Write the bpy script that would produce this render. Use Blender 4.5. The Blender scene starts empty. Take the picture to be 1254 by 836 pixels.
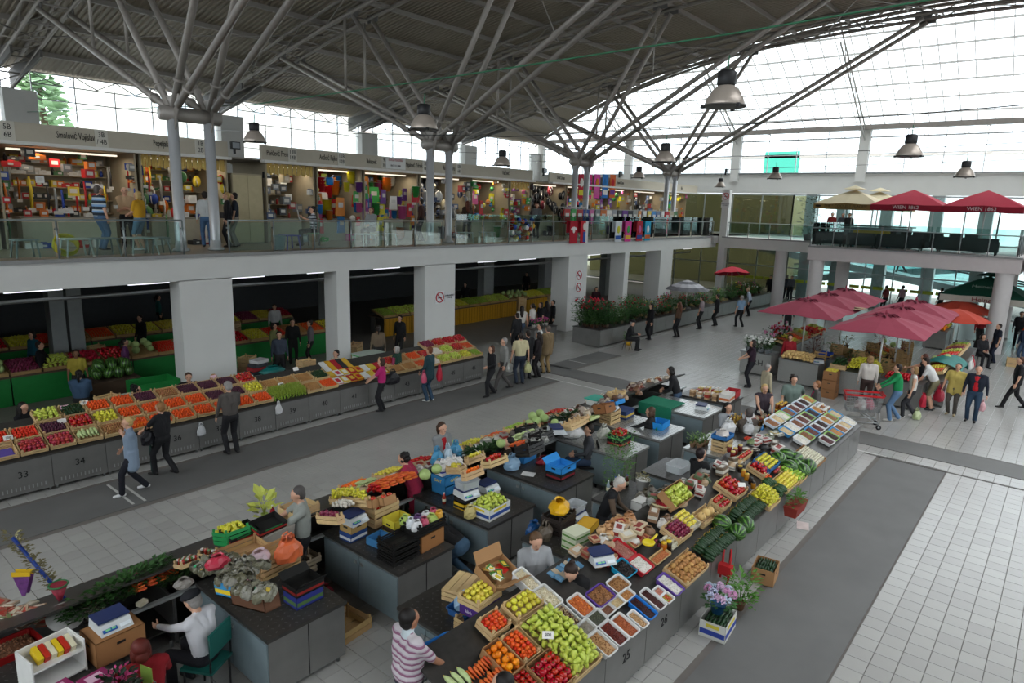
import bpy, bmesh, math, random
from math import sin, cos, pi, sqrt, atan2, radians
from mathutils import Vector, Matrix, Euler
random.seed(7)
SC = bpy.context.scene
COL = SC.collection
# ---------------------------------------------------------------- camera, sky, exposure
H = 6.0
YAW, PITCH, ROLL, FPX, CX, CY = 0.69631435, 0.20057267, -0.03026064, 819.37, 627.0, 418.0
_F = Vector((cos(YAW)*cos(PITCH), sin(YAW)*cos(PITCH), -sin(PITCH)))
_R0 = Vector((sin(YAW), -cos(YAW), 0.0)); _D0 = _F.cross(_R0)
CR = _R0*cos(ROLL) + _D0*sin(ROLL); CD = _D0*cos(ROLL) - _R0*sin(ROLL)
cam = bpy.data.objects.new('camera', bpy.data.cameras.new('camera'))
COL.objects.link(cam)
cam.data.sensor_width = 36.0; cam.data.lens = 36.0*FPX/1254.0
cam.data.clip_start = 0.1; cam.data.clip_end = 600
m = Matrix((( CR.x, -CD.x, -_F.x, 0), (CR.y, -CD.y, -_F.y, 0), (CR.z, -CD.z, -_F.z, H), (0, 0, 0, 1)))
cam.matrix_world = m
SC.camera = cam
SC.view_settings.view_transform = 'Standard'; SC.view_settings.look = 'None'
SC.view_settings.gamma = 1.0; SC.view_settings.exposure = -0.6
try: SC.view_settings.use_curve_mapping = False
except Exception: pass
SC.cycles.use_denoising = True
SC.cycles.max_bounces = 8; SC.cycles.diffuse_bounces = 4; SC.cycles.transparent_max_bounces = 24
SC.cycles.sample_clamp_indirect = 6.0
W = bpy.data.worlds.new('overcast_sky'); SC.world = W; W.use_nodes = True
nt = W.node_tree; nt.nodes.clear()
o_ = nt.nodes.new('ShaderNodeOutputWorld'); bg = nt.nodes.new('ShaderNodeBackground')
tc = nt.nodes.new('ShaderNodeTexCoord'); sx = nt.nodes.new('ShaderNodeSeparateXYZ'); rp = nt.nodes.new('ShaderNodeValToRGB')
nt.links.new(tc.outputs['Generated'], sx.inputs[0]); nt.links.new(sx.outputs['Z'], rp.inputs[0])
rp.color_ramp.elements[0].position = 0.0; rp.color_ramp.elements[0].color = (0.62, 0.66, 0.70, 1)
rp.color_ramp.elements[1].position = 1.0; rp.color_ramp.elements[1].color = (0.95, 0.97, 1.0, 1)
bg.inputs['Strength'].default_value = 9.0
nt.links.new(rp.outputs[0], bg.inputs[0]); nt.links.new(bg.outputs[0], o_.inputs[0])

def ray(px, py): return CR*(px-CX) + CD*(py-CY) + _F*FPX
def Q(px, py, z=0.0):
    d = ray(px, py); t = (z-H)/d.z; return Vector((0, 0, H)) + d*t
def QY(px, py, y):
    d = ray(px, py); return Vector((0, 0, H)) + d*(y/d.y)
def QX(px, py, x):
    d = ray(px, py); return Vector((0, 0, H)) + d*(x/d.x)

# ---------------------------------------------------------------- materials
def lin(c):
    if isinstance(c, str):
        c = c.lstrip('#'); c = c if len(c) == 6 else ''.join(q*2 for q in c); c = [int(c[i:i+2], 16)/255 for i in (0, 2, 4)]
        return tuple((v/12.92 if v <= 0.04045 else ((v+0.055)/1.055)**2.4) for v in c)
    return tuple(c)
_mats = {}
def M(color, rough=0.6, metal=0.0, var=0.12, scale=6.0, rnd=0.0, emit=0.0, alpha=1.0, bump=0.0, spec=0.4):
    """procedural material: base colour broken up by noise; rnd varies it from object to object"""
    key = (color if isinstance(color, str) else tuple(color), rough, metal, var, scale, rnd, emit, alpha, bump, spec)
    if key in _mats: return _mats[key]
    c = lin(color)
    mt = bpy.data.materials.new('surface'); mt.use_nodes = True
    n = mt.node_tree; b = n.nodes['Principled BSDF']; L = n.links.new
    b.inputs['Roughness'].default_value = rough; b.inputs['Metallic'].default_value = metal
    b.inputs['Specular IOR Level'].default_value = spec
    nz = n.nodes.new('ShaderNodeTexNoise'); nz.inputs['Scale'].default_value = scale; nz.inputs['Detail'].default_value = 3
    tx = n.nodes.new('ShaderNodeTexCoord'); L(tx.outputs['Object'], nz.inputs['Vector'])
    mp = n.nodes.new('ShaderNodeMapRange'); mp.inputs[3].default_value = 1-var; mp.inputs[4].default_value = 1+var
    L(nz.outputs[0], mp.inputs[0])
    hs = n.nodes.new('ShaderNodeHueSaturation'); hs.inputs['Color'].default_value = (*c, 1)
    if rnd:
        oi = n.nodes.new('ShaderNodeObjectInfo'); m2 = n.nodes.new('ShaderNodeMapRange')
        m2.inputs[3].default_value = 0.5-rnd*0.035; m2.inputs[4].default_value = 0.5+rnd*0.035
        L(oi.outputs['Random'], m2.inputs[0]); L(m2.outputs[0], hs.inputs['Hue'])
        m3 = n.nodes.new('ShaderNodeMath'); m3.operation = 'MULTIPLY_ADD'; m3.inputs[1].default_value = rnd*0.5; m3.inputs[2].default_value = 1-rnd*0.25
        L(oi.outputs['Random'], m3.inputs[0])
        m4 = n.nodes.new('ShaderNodeMath'); m4.operation = 'MULTIPLY'; L(m3.outputs[0], m4.inputs[0]); L(mp.outputs[0], m4.inputs[1])
        L(m4.outputs[0], hs.inputs['Value'])
    else:
        L(mp.outputs[0], hs.inputs['Value'])
    L(hs.outputs[0], b.inputs['Base Color'])
    if bump:
        bp = n.nodes.new('ShaderNodeBump'); bp.inputs['Strength'].default_value = bump; L(nz.outputs[0], bp.inputs['Height']); L(bp.outputs[0], b.inputs['Normal'])
    if emit:
        b.inputs['Emission Color'].default_value = (*c, 1); b.inputs['Emission Strength'].default_value = emit
    if alpha < 1: b.inputs['Alpha'].default_value = alpha
    _mats[key] = mt
    return mt
def glass(tint=(0.8, 0.9, 0.88), refl=0.06, key='g', rough=0.02):
    k = ('glass', tint, refl, rough)
    if k in _mats: return _mats[k]
    mt = bpy.data.materials.new('clear_glass'); mt.use_nodes = True; n = mt.node_tree; n.nodes.clear(); L = n.links.new
    o = n.nodes.new('ShaderNodeOutputMaterial'); mx = n.nodes.new('ShaderNodeMixShader'); t = n.nodes.new('ShaderNodeBsdfTransparent')
    g = n.nodes.new('ShaderNodeBsdfGlossy'); t.inputs[0].default_value = (*tint, 1); g.inputs['Roughness'].default_value = rough
    fr = n.nodes.new('ShaderNodeFresnel'); fr.inputs[0].default_value = 1.18
    ad = n.nodes.new('ShaderNodeMath'); ad.operation = 'ADD'; ad.inputs[1].default_value = refl; L(fr.outputs[0], ad.inputs[0])
    L(ad.outputs[0], mx.inputs[0]); L(t.outputs[0], mx.inputs[1]); L(g.outputs[0], mx.inputs[2]); L(mx.outputs[0], o.inputs[0])
    _mats[k] = mt; return mt
def film(color, a=0.35, rough=0.3):
    """thin translucent plastic"""
    k = ('film', color, a, rough)
    if k in _mats: return _mats[k]
    mt = bpy.data.materials.new('thin_plastic'); mt.use_nodes = True; n = mt.node_tree; b = n.nodes['Principled BSDF']; L = n.links.new
    b.inputs['Base Color'].default_value = (*lin(color), 1); b.inputs['Roughness'].default_value = rough; b.inputs['Alpha'].default_value = a
    _mats[k] = mt; return mt

# ---------------------------------------------------------------- mesh building
class MB:
    def __init__(s): s.v = []; s.f = []; s.m = []; s.cur = 0; s.T = None; s.smooth = []
    def mat(s, i): s.cur = i; return s
    def add(s, vs, fs, smooth=False):
        n = len(s.v)
        if s.T is not None: vs = [s.T @ Vector(v) for v in vs]
        s.v.extend([tuple(v) for v in vs])
        for f in fs: s.f.append(tuple(i+n for i in f)); s.m.append(s.cur); s.smooth.append(smooth)
        return s
    def box(s, c, d, rz=0.0, R=None):
        x, y, z = d[0]/2, d[1]/2, d[2]/2
        vs = [Vector((a*x, b*y, e*z)) for e in (-1, 1) for b in (-1, 1) for a in (-1, 1)]
        Rm = R if R is not None else (Matrix.Rotation(rz, 3, 'Z') if rz else None)
        if Rm is not None: vs = [Rm @ v for v in vs]
        vs = [v + Vector(c) for v in vs]
        return s.add(vs, [(0, 2, 3, 1), (4, 5, 7, 6), (0, 1, 5, 4), (2, 6, 7, 3), (0, 4, 6, 2), (1, 3, 7, 5)])
    def bar(s, a, b, w, h=None, up=(0, 0, 1)):
        a, b = Vector(a), Vector(b); h = h or w; d = b-a; l = d.length
        if l < 1e-6: return s
        d /= l; u = Vector(up)
        if abs(d.dot(u)) > .98: u = Vector((1, 0, 0))
        r = d.cross(u).normalized(); u = r.cross(d)
        R = Matrix((r, d, u)).transposed()
        return s.box((a+b)/2, (w, l, h), R=R)
    def tube(s, pts, r, n=8, cap=True, sm=True):
        pts = [Vector(p) for p in pts]; k = len(pts); rs = r if isinstance(r, (list, tuple)) else [r]*k
        vs = []; fs = []; prev = None
        for i, p in enumerate(pts):
            d = (pts[min(i+1, k-1)] - pts[max(i-1, 0)])
            d = d.normalized() if d.length > 1e-9 else Vector((0, 0, 1))
            if prev is None:
                u = Vector((0, 0, 1)) if abs(d.z) < .9 else Vector((1, 0, 0))
                a = d.cross(u).normalized()
            else:
                a = (prev - d*prev.dot(d)); a = a.normalized() if a.length > 1e-6 else d.orthogonal().normalized()
            prev = a; b = d.cross(a)
            ri = rs[i]; ra, rb = ri if isinstance(ri, (tuple, list)) else (ri, ri)
            for j in range(n):
                t = 2*pi*j/n; vs.append(p + a*(cos(t)*ra) + b*(sin(t)*rb))
        for i in range(k-1):
            for j in range(n):
                j2 = (j+1) % n; fs.append((i*n+j, i*n+j2, (i+1)*n+j2, (i+1)*n+j))
        if cap: fs.append(tuple(range(n-1, -1, -1))); fs.append(tuple((k-1)*n+j for j in range(n)))
        return s.add(vs, fs, sm)
    def lathe(s, prof, n=12, c=(0, 0, 0), sc=(1, 1, 1), R=None, sm=True):
        """prof: list of (radius, z) from bottom to top"""
        vs = []; fs = []; k = len(prof)
        for r, z in prof:
            for j in range(n):
                t = 2*pi*j/n; v = Vector((r*cos(t)*sc[0], r*sin(t)*sc[1], z*sc[2]))
                if R is not None: v = R @ v
                vs.append(v+Vector(c))
        for i in range(k-1):
            for j in range(n):
                j2 = (j+1) % n; fs.append((i*n+j, i*n+j2, (i+1)*n+j2, (i+1)*n+j))
        if prof[0][0] > 1e-4: fs.append(tuple(range(n-1, -1, -1)))
        if prof[-1][0] > 1e-4: fs.append(tuple((k-1)*n+j for j in range(n)))
        return s.add(vs, fs, sm)
    def ell(s, c, r, n=10, k=6, R=None, sm=True):
        if not isinstance(r, (tuple, list)): r = (r, r, r)
        prof = [(max(1e-5, sin(pi*i/k)), -cos(pi*i/k)) for i in range(k+1)]
        vs = []; fs = []
        for q, z in prof[1:-1]:
            for j in range(n):
                t = 2*pi*j/n; v = Vector((q*cos(t)*r[0], q*sin(t)*r[1], z*r[2])); vs.append((R @ v if R is not None else v)+Vector(c))
        b = Vector((0, 0, -r[2])); t_ = Vector((0, 0, r[2]))
        if R is not None: b, t_ = R @ b, R @ t_
        vs += [b+Vector(c), t_+Vector(c)]; nb = (k-1)*n
        for i in range(k-2):
            for j in range(n):
                j2 = (j+1) % n; fs.append((i*n+j, i*n+j2, (i+1)*n+j2, (i+1)*n+j))
        for j in range(n):
            j2 = (j+1) % n; fs.append((nb, j2, j)); fs.append(((k-2)*n+j, (k-2)*n+j2, nb+1))
        return s.add(vs, fs, sm)
    def prism(s, poly, z0, z1):
        n = len(poly); vs = [Vector((p[0], p[1], z0)) for p in poly] + [Vector((p[0], p[1], z1)) for p in poly]
        fs = [tuple(range(n-1, -1, -1)), tuple(range(n, 2*n))] + [(i, (i+1) % n, n+(i+1) % n, n+i) for i in range(n)]
        return s.add(vs, fs)
    def quad(s, a, b, c, d): return s.add([Vector(a), Vector(b), Vector(c), Vector(d)], [(0, 1, 2, 3)])
    def mesh(s, name, mats):
        me = bpy.data.meshes.new(name); me.from_pydata(s.v, [], s.f)
        for x in (mats if isinstance(mats, (list, tuple)) else [mats]): me.materials.append(x)
        me.polygons.foreach_set('material_index', s.m); me.polygons.foreach_set('use_smooth', s.smooth)
        me.update(); return me
    def build(s, name, mats, parent=None, loc=(0, 0, 0), rot=(0, 0, 0)):
        return put(name, s.mesh(name, mats), parent, loc, rot)
def put(name, me, parent=None, loc=(0, 0, 0), rot=(0, 0, 0), sc=None):
    o = bpy.data.objects.new(name, me); COL.objects.link(o)
    o.location = loc; o.rotation_euler = rot
    if sc is not None: o.scale = sc if isinstance(sc, (tuple, list)) else (sc, sc, sc)
    if parent is not None: o.parent = parent
    return o
def tag(o, label, cat, group=None):
    o['label'] = label; o['category'] = cat
    if group: o['group'] = group
    return o
def thing(name, label, cat, loc=(0, 0, 0), rz=0.0, group=None, rot=None):
    o = bpy.data.objects.new(name, None); COL.objects.link(o); o.empty_display_size = .1
    o.location = loc; o.rotation_euler = rot if rot else (0, 0, rz)
    return tag(o, label, cat, group)
def struct(name, mb, mats, parent=None):
    o = mb.build(name, mats, parent)
    if parent is None: o['kind'] = 'structure'
    return o
def stuff(o, label, cat=None):
    o['kind'] = 'stuff'; o['label'] = label
    if cat: o['category'] = cat
    return o
_mc = {}
def cached(key, fn):
    if key not in _mc: _mc[key] = fn()
    return _mc[key]
def text(s, size, loc, rot, mt, parent, name='lettering', align='CENTER', ext=.003, sx=1.0):
    cu = bpy.data.curves.new('lettering', 'FONT'); cu.body = s; cu.size = size; cu.align_x = align; cu.align_y = 'CENTER'; cu.extrude = ext; cu.resolution_u = 2
    t = bpy.data.objects.new('tmp', cu); me = bpy.data.meshes.new_from_object(t); bpy.data.objects.remove(t)
    me.materials.clear(); me.materials.append(mt)
    o = put(name, me, parent, loc, rot)
    if sx != 1: o.scale = (sx, 1, 1)
    return o
rnd = random.uniform
# ================================================================ the hall
WHITE = M('#cfcfcb', .8, var=.05, scale=1.5); CONC = M('#b4b4b0', .85, var=.08, scale=2)
STEEL = M('#85807a', .55, .2, var=.06); DARKST = M('#5d5b58', .6, .2, var=.08)
GREYMET = M('#8a8c8c', .35, .8, var=.08); BLACK = M('#141414', .6)
ZM = 4.4
def zroof(y): return 16.5 - (y-5)**2/236.0
def xhip(y): return 49.5 - (zroof(y)-11.55)/.575
# ---- floor: bed, strips and tiles
BED = M('#6b6661', .8)
fl = struct('floor', MB().box((22, 4.5, -.06), (76, 71, .1)), BED)
# stone strips let into the tiling
STRIPM = M('#686866', .6, var=.22, scale=1.3, spec=.35)
strips = [(-14, 18.45, 1.765, 3.02), (-14, 18.45, 13.5, 14.88), (-14, 18.45, 9.6, 10.93), (19.35, 20.3, -29, 15.0), (20.3, 50, 14.1, 15.0)]
for i, (x0, x1, y0, y1) in enumerate(strips):
    struct('trim_%d' % (i+1), MB().box(((x0+x1)/2, (y0+y1)/2, -.004), (x1-x0+.14, y1-y0+.14, .0115)), STRIPM)
MARK = M('#b9b9b4', .7)
n_ = 6
for (x, y0, y1) in [(4.68, 13.52, 14.86), (4.9, 13.52, 14.86), (3.95, 10.0, 10.9), (18.62, 3, 15), (21.5, 14.12, 14.98)]:
    struct('trim_%d' % n_, MB().box((x, (y0+y1)/2, .0015), (.05, y1-y0, .006)), MARK); n_ += 1
struct('trim_%d' % n_, MB().box((18.5, -10, .002), (.09, 27, .008)), M('#4c4845', .7)); n_ += 1
TILE_L = M('#a3a29e', .26, var=.10, scale=.9, rnd=.25, spec=.6)
def tile_mesh():
    b = MB(); a, c = .1495, .147
    b.add([(-a, -a, -.006), (a, -a, -.006), (a, a, -.006), (-a, a, -.006), (-c, -c, .004), (c, -c, .004), (c, c, .004), (-c, c, .004)],
          [(4, 5, 6, 7), (0, 1, 5, 4), (1, 2, 6, 5), (2, 3, 7, 6), (3, 0, 4, 7)])
    return b.mesh('tile', TILE_L)
tm = tile_mesh(); P_ = .305
def instrip(x, y):
    for (x0, x1, y0, y1) in strips:
        if x0-.13 < x < x1+.13 and y0-.13 < y < y1+.13: return True
    return False
cells = []
for i in range(-10, 150):
    for j in range(-50, 64):
        x, y = i*P_+.155, j*P_-.01
        if instrip(x, y): continue
        v = Vector((x, y, -H)); zc = v.dot(_F)
        if zc < .5: continue
        px, py = CX+FPX*v.dot(CR)/zc, CY+FPX*v.dot(CD)/zc
        if -260 < px < 1650 and -30 < py < 1000: cells.append((zc+(0 if -5 < px < 1259 and py < 841 else 100), x, y))
cells.sort()
near = []; rest = []
blocked = lambda x, y: (2.2 < x < 18.3 and 3.6 < y < 9.7) or (2.2 < x < 17 and y > 15.4)
for c in cells: (near if len(near) < 300 and not blocked(c[1], c[2]) else rest).append(c)
for z, x, y in near: put('tile', tm, fl, (x, y, 0))
b = MB(); a, c = .1495, .147
for z, x, y in rest:
    if z % 100 > 34: continue
    b.add([(x-a, y-a, -.006), (x+a, y-a, -.006), (x+a, y+a, -.006), (x-a, y+a, -.006), (x-c, y-c, .004), (x+c, y-c, .004), (x+c, y+c, .004), (x-c, y+c, .004)],
          [(4, 5, 6, 7), (0, 1, 5, 4), (1, 2, 6, 5), (2, 3, 7, 6), (3, 0, 4, 7)])
o = b.build('tile', M('#a3a29e', .26, var=.16, scale=.9, spec=.6), fl); o['kind'] = 'stuff'
# far floor, where tiles can no longer be told apart
far = M('#918f8c', .3, var=.1, scale=1.2, spec=.5)
struct('floor_far', MB().box((36.8, -6.4, -.002), (26, 43.2, .01)), far)
struct('floor_side', MB().box((10, 27, -.002), (80, 23.5, .01)), M('#7d7a74', .5, var=.15))

# ---- mezzanine: slab, facade, columns
struct('mezzanine_floor', MB().box((16, 28.9, 4.17), (66, 20.3, .44)), M('#8d8577', .35, var=.12))
struct('floor_gallery', MB().box((46.4, 0, 4.17), (6.6, 40, .44)).box((46, 20, 4.17), (7, 3, .44)), M('#a9a9a4', .5))
struct('wall_left', MB().box((14.55, 18.87, 4.02), (57.5, .34, .66)), WHITE)
struct('trim_%d' % n_, MB().box((14.55, 18.69, 4.37), (57.5, .1, .09)), M('#8b8b89', .6)); n_ += 1
px2x = lambda p: QY(p, 340, 18.7).x
piers = [(8.1, 9.6, .62), (13.2, 13.72, .7), (17.15, 18.75, .62), (26.45, 28.05, 1.0), (31.65, 32.1, .9), (35.7, 37.2, 1.0)]
for x0, x1, d in piers: struct('pillar', MB().box(((x0+x1)/2, 18.7+d/2, 1.86), (x1-x0, d, 3.7)), WHITE)
struct('pillar', MB().box((-2.2, 19.05, 1.86), (1.6, .7, 3.7)), WHITE)
for x in (6.9, 17.2, 27.5, 33, 40): struct('pillar', MB().box((x, 25.2, 1.95), (.42, .5, 3.95)).box((x+.55, 25.3, 1.95), (.42, .4, 3.95)), M('#9b9f9d', .8))
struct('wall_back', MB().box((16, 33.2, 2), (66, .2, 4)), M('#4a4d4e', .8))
struct('wall_side', MB().box((-13.1, 4.5, 3.5), (.2, 69, 7.4)), CONC)
# corner column and gallery edge along the far side
struct('pillar', MB().box((43.3, 18.2, 3.7), (.45, .45, 7.4)), WHITE)
struct('wall_gallery', MB().box((43.2, 4.2, 4.03), (.3, 28.3, .66)), WHITE)
struct('trim_%d' % n_, MB().box((43.05, 14.6, 4.37), (.1, 7.2, .08)), M('#8b8b89', .6)); n_ += 1
# terrace
struct('terrace_floor', MB().box((40.2, 6.4, 4.03), (6.5, 9.0, .7)), M('#c2bab8', .8, var=.05))
struct('trim_%d' % n_, MB().box((36.93, 6.4, 4.37), (.08, 9.04, .07)), M('#8b8b89', .6)); n_ += 1
struct('terrace_floor', MB().box((40.2, -2.5, 4.03), (6.0, 8.6, .7)), M('#c2bab8', .8, var=.05))
for (x, y) in ((37.35, 10.5), (37.35, 2.45), (43, 10.6), (43, 2.6), (43.2, 14.3)):
    struct('pillar', MB().tube([(x, y, 0), (x, y, 3.7)], .36, 20, cap=False), M('#c9c4c2', .75, var=.04))

# ---- far wall
ZE = 11.55
struct('wall_far', MB().box((49.65, 4.8, 8.05), (.3, 69, 1.34)), WHITE)
struct('trim_%d' % n_, MB().box((49.45, 4.8, 8.76), (.16, 69, .08)), GREYMET); n_ += 1
fp = [38.6, 29.5, 20.4, 11.85, 2.8, -6.3, -15.4, -24.5]
for y in fp: struct('pillar', MB().box((49.6, y, 9.9), (.5, .62, 3.4)), WHITE)
LEADW = M('#bcbebe', .5)
PANE = glass((.93, .96, .97), .02)
wn = 1
def window(pts_h, pts_v, x=None, y=None, bar=.045, mt=LEADW, pane=PANE, dep=.09):
    """glazed wall in a plane x=const or y=const: frame bars at pts_h along and pts_v up, one pane per field"""
    global wn
    f = MB(); h0, h1, v0, v1 = pts_h[0], pts_h[-1], pts_v[0], pts_v[-1]
    def bx(hc, vc, dh, dv): f.box((x, hc, vc) if x is not None else (hc, y, vc), (dep, dh, dv) if x is not None else (dh, dep, dv))
    for v in pts_v: bx((h0+h1)/2, v, abs(h1-h0)+bar, bar)
    for h in pts_h: bx(h, (v0+v1)/2, bar*.85, v1-v0)
    root = f.build('window_%d' % wn, mt); root['kind'] = 'structure'; wn += 1
    for a, c in zip(pts_h, pts_h[1:]):
        for d, e in zip(pts_v, pts_v[1:]):
            cc = ((x, (a+c)/2, (d+e)/2), (.012, abs(c-a)-.05, e-d-.05)) if x is not None else (((a+c)/2, y, (d+e)/2), (abs(c-a)-.05, .012, e-d-.05))
            MB().box(*cc).build('pane', pane, root)
    return root
for a, c in zip(fp, fp[1:]):
    k = 4; h = [a-.31 + (c+.31-a+.31)*i/k for i in range(k+1)]
    window(h, [8.8, 10.0, 11.0, 11.5], x=49.6)
    t = MB()
    for i in range(k*2):
        y0 = h[0]+(h[-1]-h[0])*i/(k*2); y1 = h[0]+(h[-1]-h[0])*(i+1)/(k*2)
        t.bar((49.3, y0, 11.02 if i % 2 else 11.45), (49.3, y1, 11.45 if i % 2 else 11.02), .035)
    t.bar((49.3, h[0], 11.02), (49.3, h[-1], 11.02), .05)
    struct('window_truss', t, LEADW)
struct('trim_%d' % n_, MB().box((49.3, 4.8, 11.62), (.5, 69, .3)), STEEL); n_ += 1
# gallery-level glazing and doors, and the glass wall at ground level
for (y0, y1, k, clear) in ((38, 27, 5, 0), (27, 16, 5, 0), (16, 4, 7, 1), (4, -10, 7, 1)):
    h = [y0+(y1-y0)*i/k for i in range(k+1)]
    window(h, [4.45, 7.3], x=49.6, bar=.09, mt=M('#9aa0a0', .4, .5), pane=glass((.85, .93, .92), .02) if clear else glass((.40, .42, .36), .05))
    window(h, [0.1, 2.2, 3.75], x=49.7, bar=.08, mt=M('#9aa0a0', .4, .5), pane=glass((.8, .88, .87), .05) if y0 < 20 else glass((.5, .52, .45), .05))
for y in (14.9, 12.8, 10.1, 7.3, 4.7, 1.2): struct('pillar', MB().box((50.2, y, 3.7), (.6, .7, 7.4)), M('#9fa6a5', .7))
struct('wall_corridor', MB().box((56, 27, 3.7), (.3, 20, 7.4)), M('#8f8a68', .9))
g = MB()
for i in range(34): g.box((49.5, 20-i*.72, 1.32), (.02, .6, .2))
struct('trim_%d' % n_, g, M('#a8b52a', .6)); n_ += 1

# ---- left clerestory
lp = [-.6, 10.1, 20.3, 30.2, 40.3, 49.2]
for x in lp: struct('pillar', MB().box((x, 38.9, 8.3), (1.35, .7, 4.55)), CONC)
struct('wall_upper', MB().box((18, 39.05, 5.7), (64, .3, 2.7)), CONC)
for a, c in zip([-13]+lp, lp):
    k = 5; h = [a+.6+(c-a-1.2)*i/k for i in range(k+1)]
    window(h, [7.0, 8.9, 10.3, 11.0, 11.5], y=39.0, mt=M('#9a9ea0', .5))
    t = MB()
    for i in range(k*2):
        x0 = h[0]+(h[-1]-h[0])*i/(k*2); x1 = h[0]+(h[-1]-h[0])*(i+1)/(k*2)
        t.bar((x0, 38.7, 11.0 if i % 2 else 11.45), (x1, 38.7, 11.45 if i % 2 else 11.0), .04)
    struct('window_truss', t, DARKST)
# right-hand side and the wall behind, out of the picture
struct('wall_right', MB().box((18, -29.2, 3.7), (64, .3, 7.4)), WHITE)
for a, c in zip([-13]+lp, lp): window([a+.6+(c-a-1.2)*i/3 for i in range(4)], [7.4, 9.4, 11.5], y=-29.1)
window([-29+68*i/17 for i in range(18)], [7.2, 9.4, 11.5], x=-13.0)

# ---- roof: corrugated deck, purlins, skylight
DECK = M('#8a8275', .65, .1, var=.06, scale=.8)
b = MB(); NY = 40; Y0, Y1 = -29.3, 39.3
def xend_inv(x):   # y where the hip edge passes over x (upper side)
    z = 11.55+.575*(49.5-x); d = (16.5-z)*236
    return sqrt(max(0, d))
xs = []; x = -13.0; k = 0
while x < 49.3:
    for dx, dz in ((0, 0), (.09, 0), (.11, .055), (.2, .055)): xs.append((x+dx, dz))
    x += .24
for (xa, za), (xb, zb) in zip(xs, xs[1:]):
    segs = []
    if xb <= xhip(5.0): segs = [(Y0, Y1, NY)]
    else:
        w = xend_inv(xb)
        segs = [(5+w, Y1, max(2, int((Y1-5-w)/1.7)))] + ([(Y0, 5-w, max(2, int((5-w-Y0)/1.7)))] if 5-w > Y0 else [])
    if 7.0 < xa < 31.0: segs = [(Y0, -15.0, 8), (-1.5, segs[0][1], 24)]
    for a, c, n in segs:
        vs = []; fs = []
        for i in range(n+1):
            y = a+(c-a)*i/n; z = zroof(y); vs += [(xa, y, z+za), (xb, y, z+zb)]
        for i in range(n): fs.append((2*i, 2*i+2, 2*i+3, 2*i+1))
        b.add(vs, fs)
ceil = struct('ceiling', b, DECK)
# an outer skin so that no daylight leaks through the deck
b = MB()
for i in range(NY):
    ya = Y0+(Y1-Y0)*i/NY; yb = Y0+(Y1-Y0)*(i+1)/NY; cuts = [(-13.2, 7.0), (31.0, None)] if (yb > -14.9 and ya < -1.6) else [(-13.2, None)]
    for (xa, xb) in cuts: b.add([(xa, ya, zroof(ya)+.12), (xa, yb, zroof(yb)+.12), (xb if xb else xhip(yb)-.05, yb, zroof(yb)+.12), (xb if xb else xhip(ya)-.05, ya, zroof(ya)+.12)], [(0, 1, 2, 3)])
struct('roof', b, DARKST)
rl = bpy.data.objects.new('unseen_rooflight', None); COL.objects.link(rl); rl['kind'] = 'structure'; g_ = MB(); h_ = MB()  # glazed roof strip out of view, added to brighten the right-hand floor
for i in range(11):
    y = -15.0+1.35*i; h_.bar((7, y, zroof(y)), (31, y, zroof(y)), .05, .1)
    if i < 10: y2 = y+1.35; g_.quad((7, y, zroof(y)+.1), (31, y, zroof(y)+.1), (31, y2, zroof(y2)+.1), (7, y2, zroof(y2)+.1))
g_.build('pane', glass((.95, .96, .96), .03), rl)['kind'] = 'stuff'; h_.build('glazing_bar', STEEL, rl)['kind'] = 'stuff'
for i in range(24):
    y = -28.5+i*2.85
    if abs(y-39) < .5: y = 38.8
    xe = min(49.2, xhip(y)); MB().bar((-13, y, zroof(y)-.1), (xe-.1, y, zroof(y)-.1), .09, .2).build('purlin', STEEL, ceil)
# trusses
def truss(xc, skylight=False):
    r = bpy.data.objects.new('roof_truss', None); COL.objects.link(r); r['kind'] = 'structure'; r.location = (xc, 0, 0)
    ys = [39.0-i*1.7 for i in range(41)]
    for s in (-.52, .52):
        MB().tube([(s, y, zroof(y)-.98) for y in ys], .085, 6).build('lower_chord', STEEL, r)
        MB().tube([(s, y, zroof(y)-.25) for y in ys], .07, 6).build('upper_chord', STEEL, r)
        lc = MB()
        for i in range(0, 40):
            a, c = (ys[i], -.98 if i % 2 else -.25), (ys[i+1], -.25 if i % 2 else -.98)
            lc.bar((s, a[0], zroof(a[0])+a[1]), (s, c[0], zroof(c[0])+c[1]), .05)
        o = lc.build('lacing', STEEL, r); o['kind'] = 'stuff'
        for sg in (1, -1):
            ye = 39.0 if sg > 0 else -29.0
            MB().prism([(0, 0), (.06, 0), (.06, .001), (0, .001)], 0, .001)
            w = MB(); yb = ye-sg*4.6
            w.add([(s-.05, ye, zroof(ye)-1.0), (s+.05, ye, zroof(ye)-1.0), (s+.05, ye, zroof(ye)-.2), (s-.05, ye, zroof(ye)-.2),
                   (s-.05, yb, zroof(yb)-1.35), (s+.05, yb, zroof(yb)-1.35), (s+.05, yb, zroof(yb)-.9), (s-.05, yb, zroof(yb)-.9)],
                  [(0, 1, 2, 3), (4, 7, 6, 5), (0, 4, 5, 1), (1, 5, 6, 2), (2, 6, 7, 3), (3, 7, 4, 0)])
            w.build('web_plate', DARKST, r)
    cr = MB()
    for i in range(0, 41, 1):
        y = ys[i]; cr.bar((-.52, y, zroof(y)-.98), (.52, y, zroof(y)-.98), .06)
        if i < 40: cr.bar((-.52, y, zroof(y)-.98), (.52, ys[i+1], zroof(ys[i+1])-.98), .04)
    o = cr.build('cross_bracing', STEEL, r); o['kind'] = 'stuff'
    for yy in (30.6, 25.0, 16.0, 7.4):
        for s in (-.52, .52): MB().prism([(-.02, -.35), (.02, -.35), (.02, .35), (-.02, .35)], -.15, .2).build('gusset', DARKST, r, (s, yy, zroof(yy)-1.05))
    return r
TX = [-.5, 9.4, 19.3, 29.3, 39.2]
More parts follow.
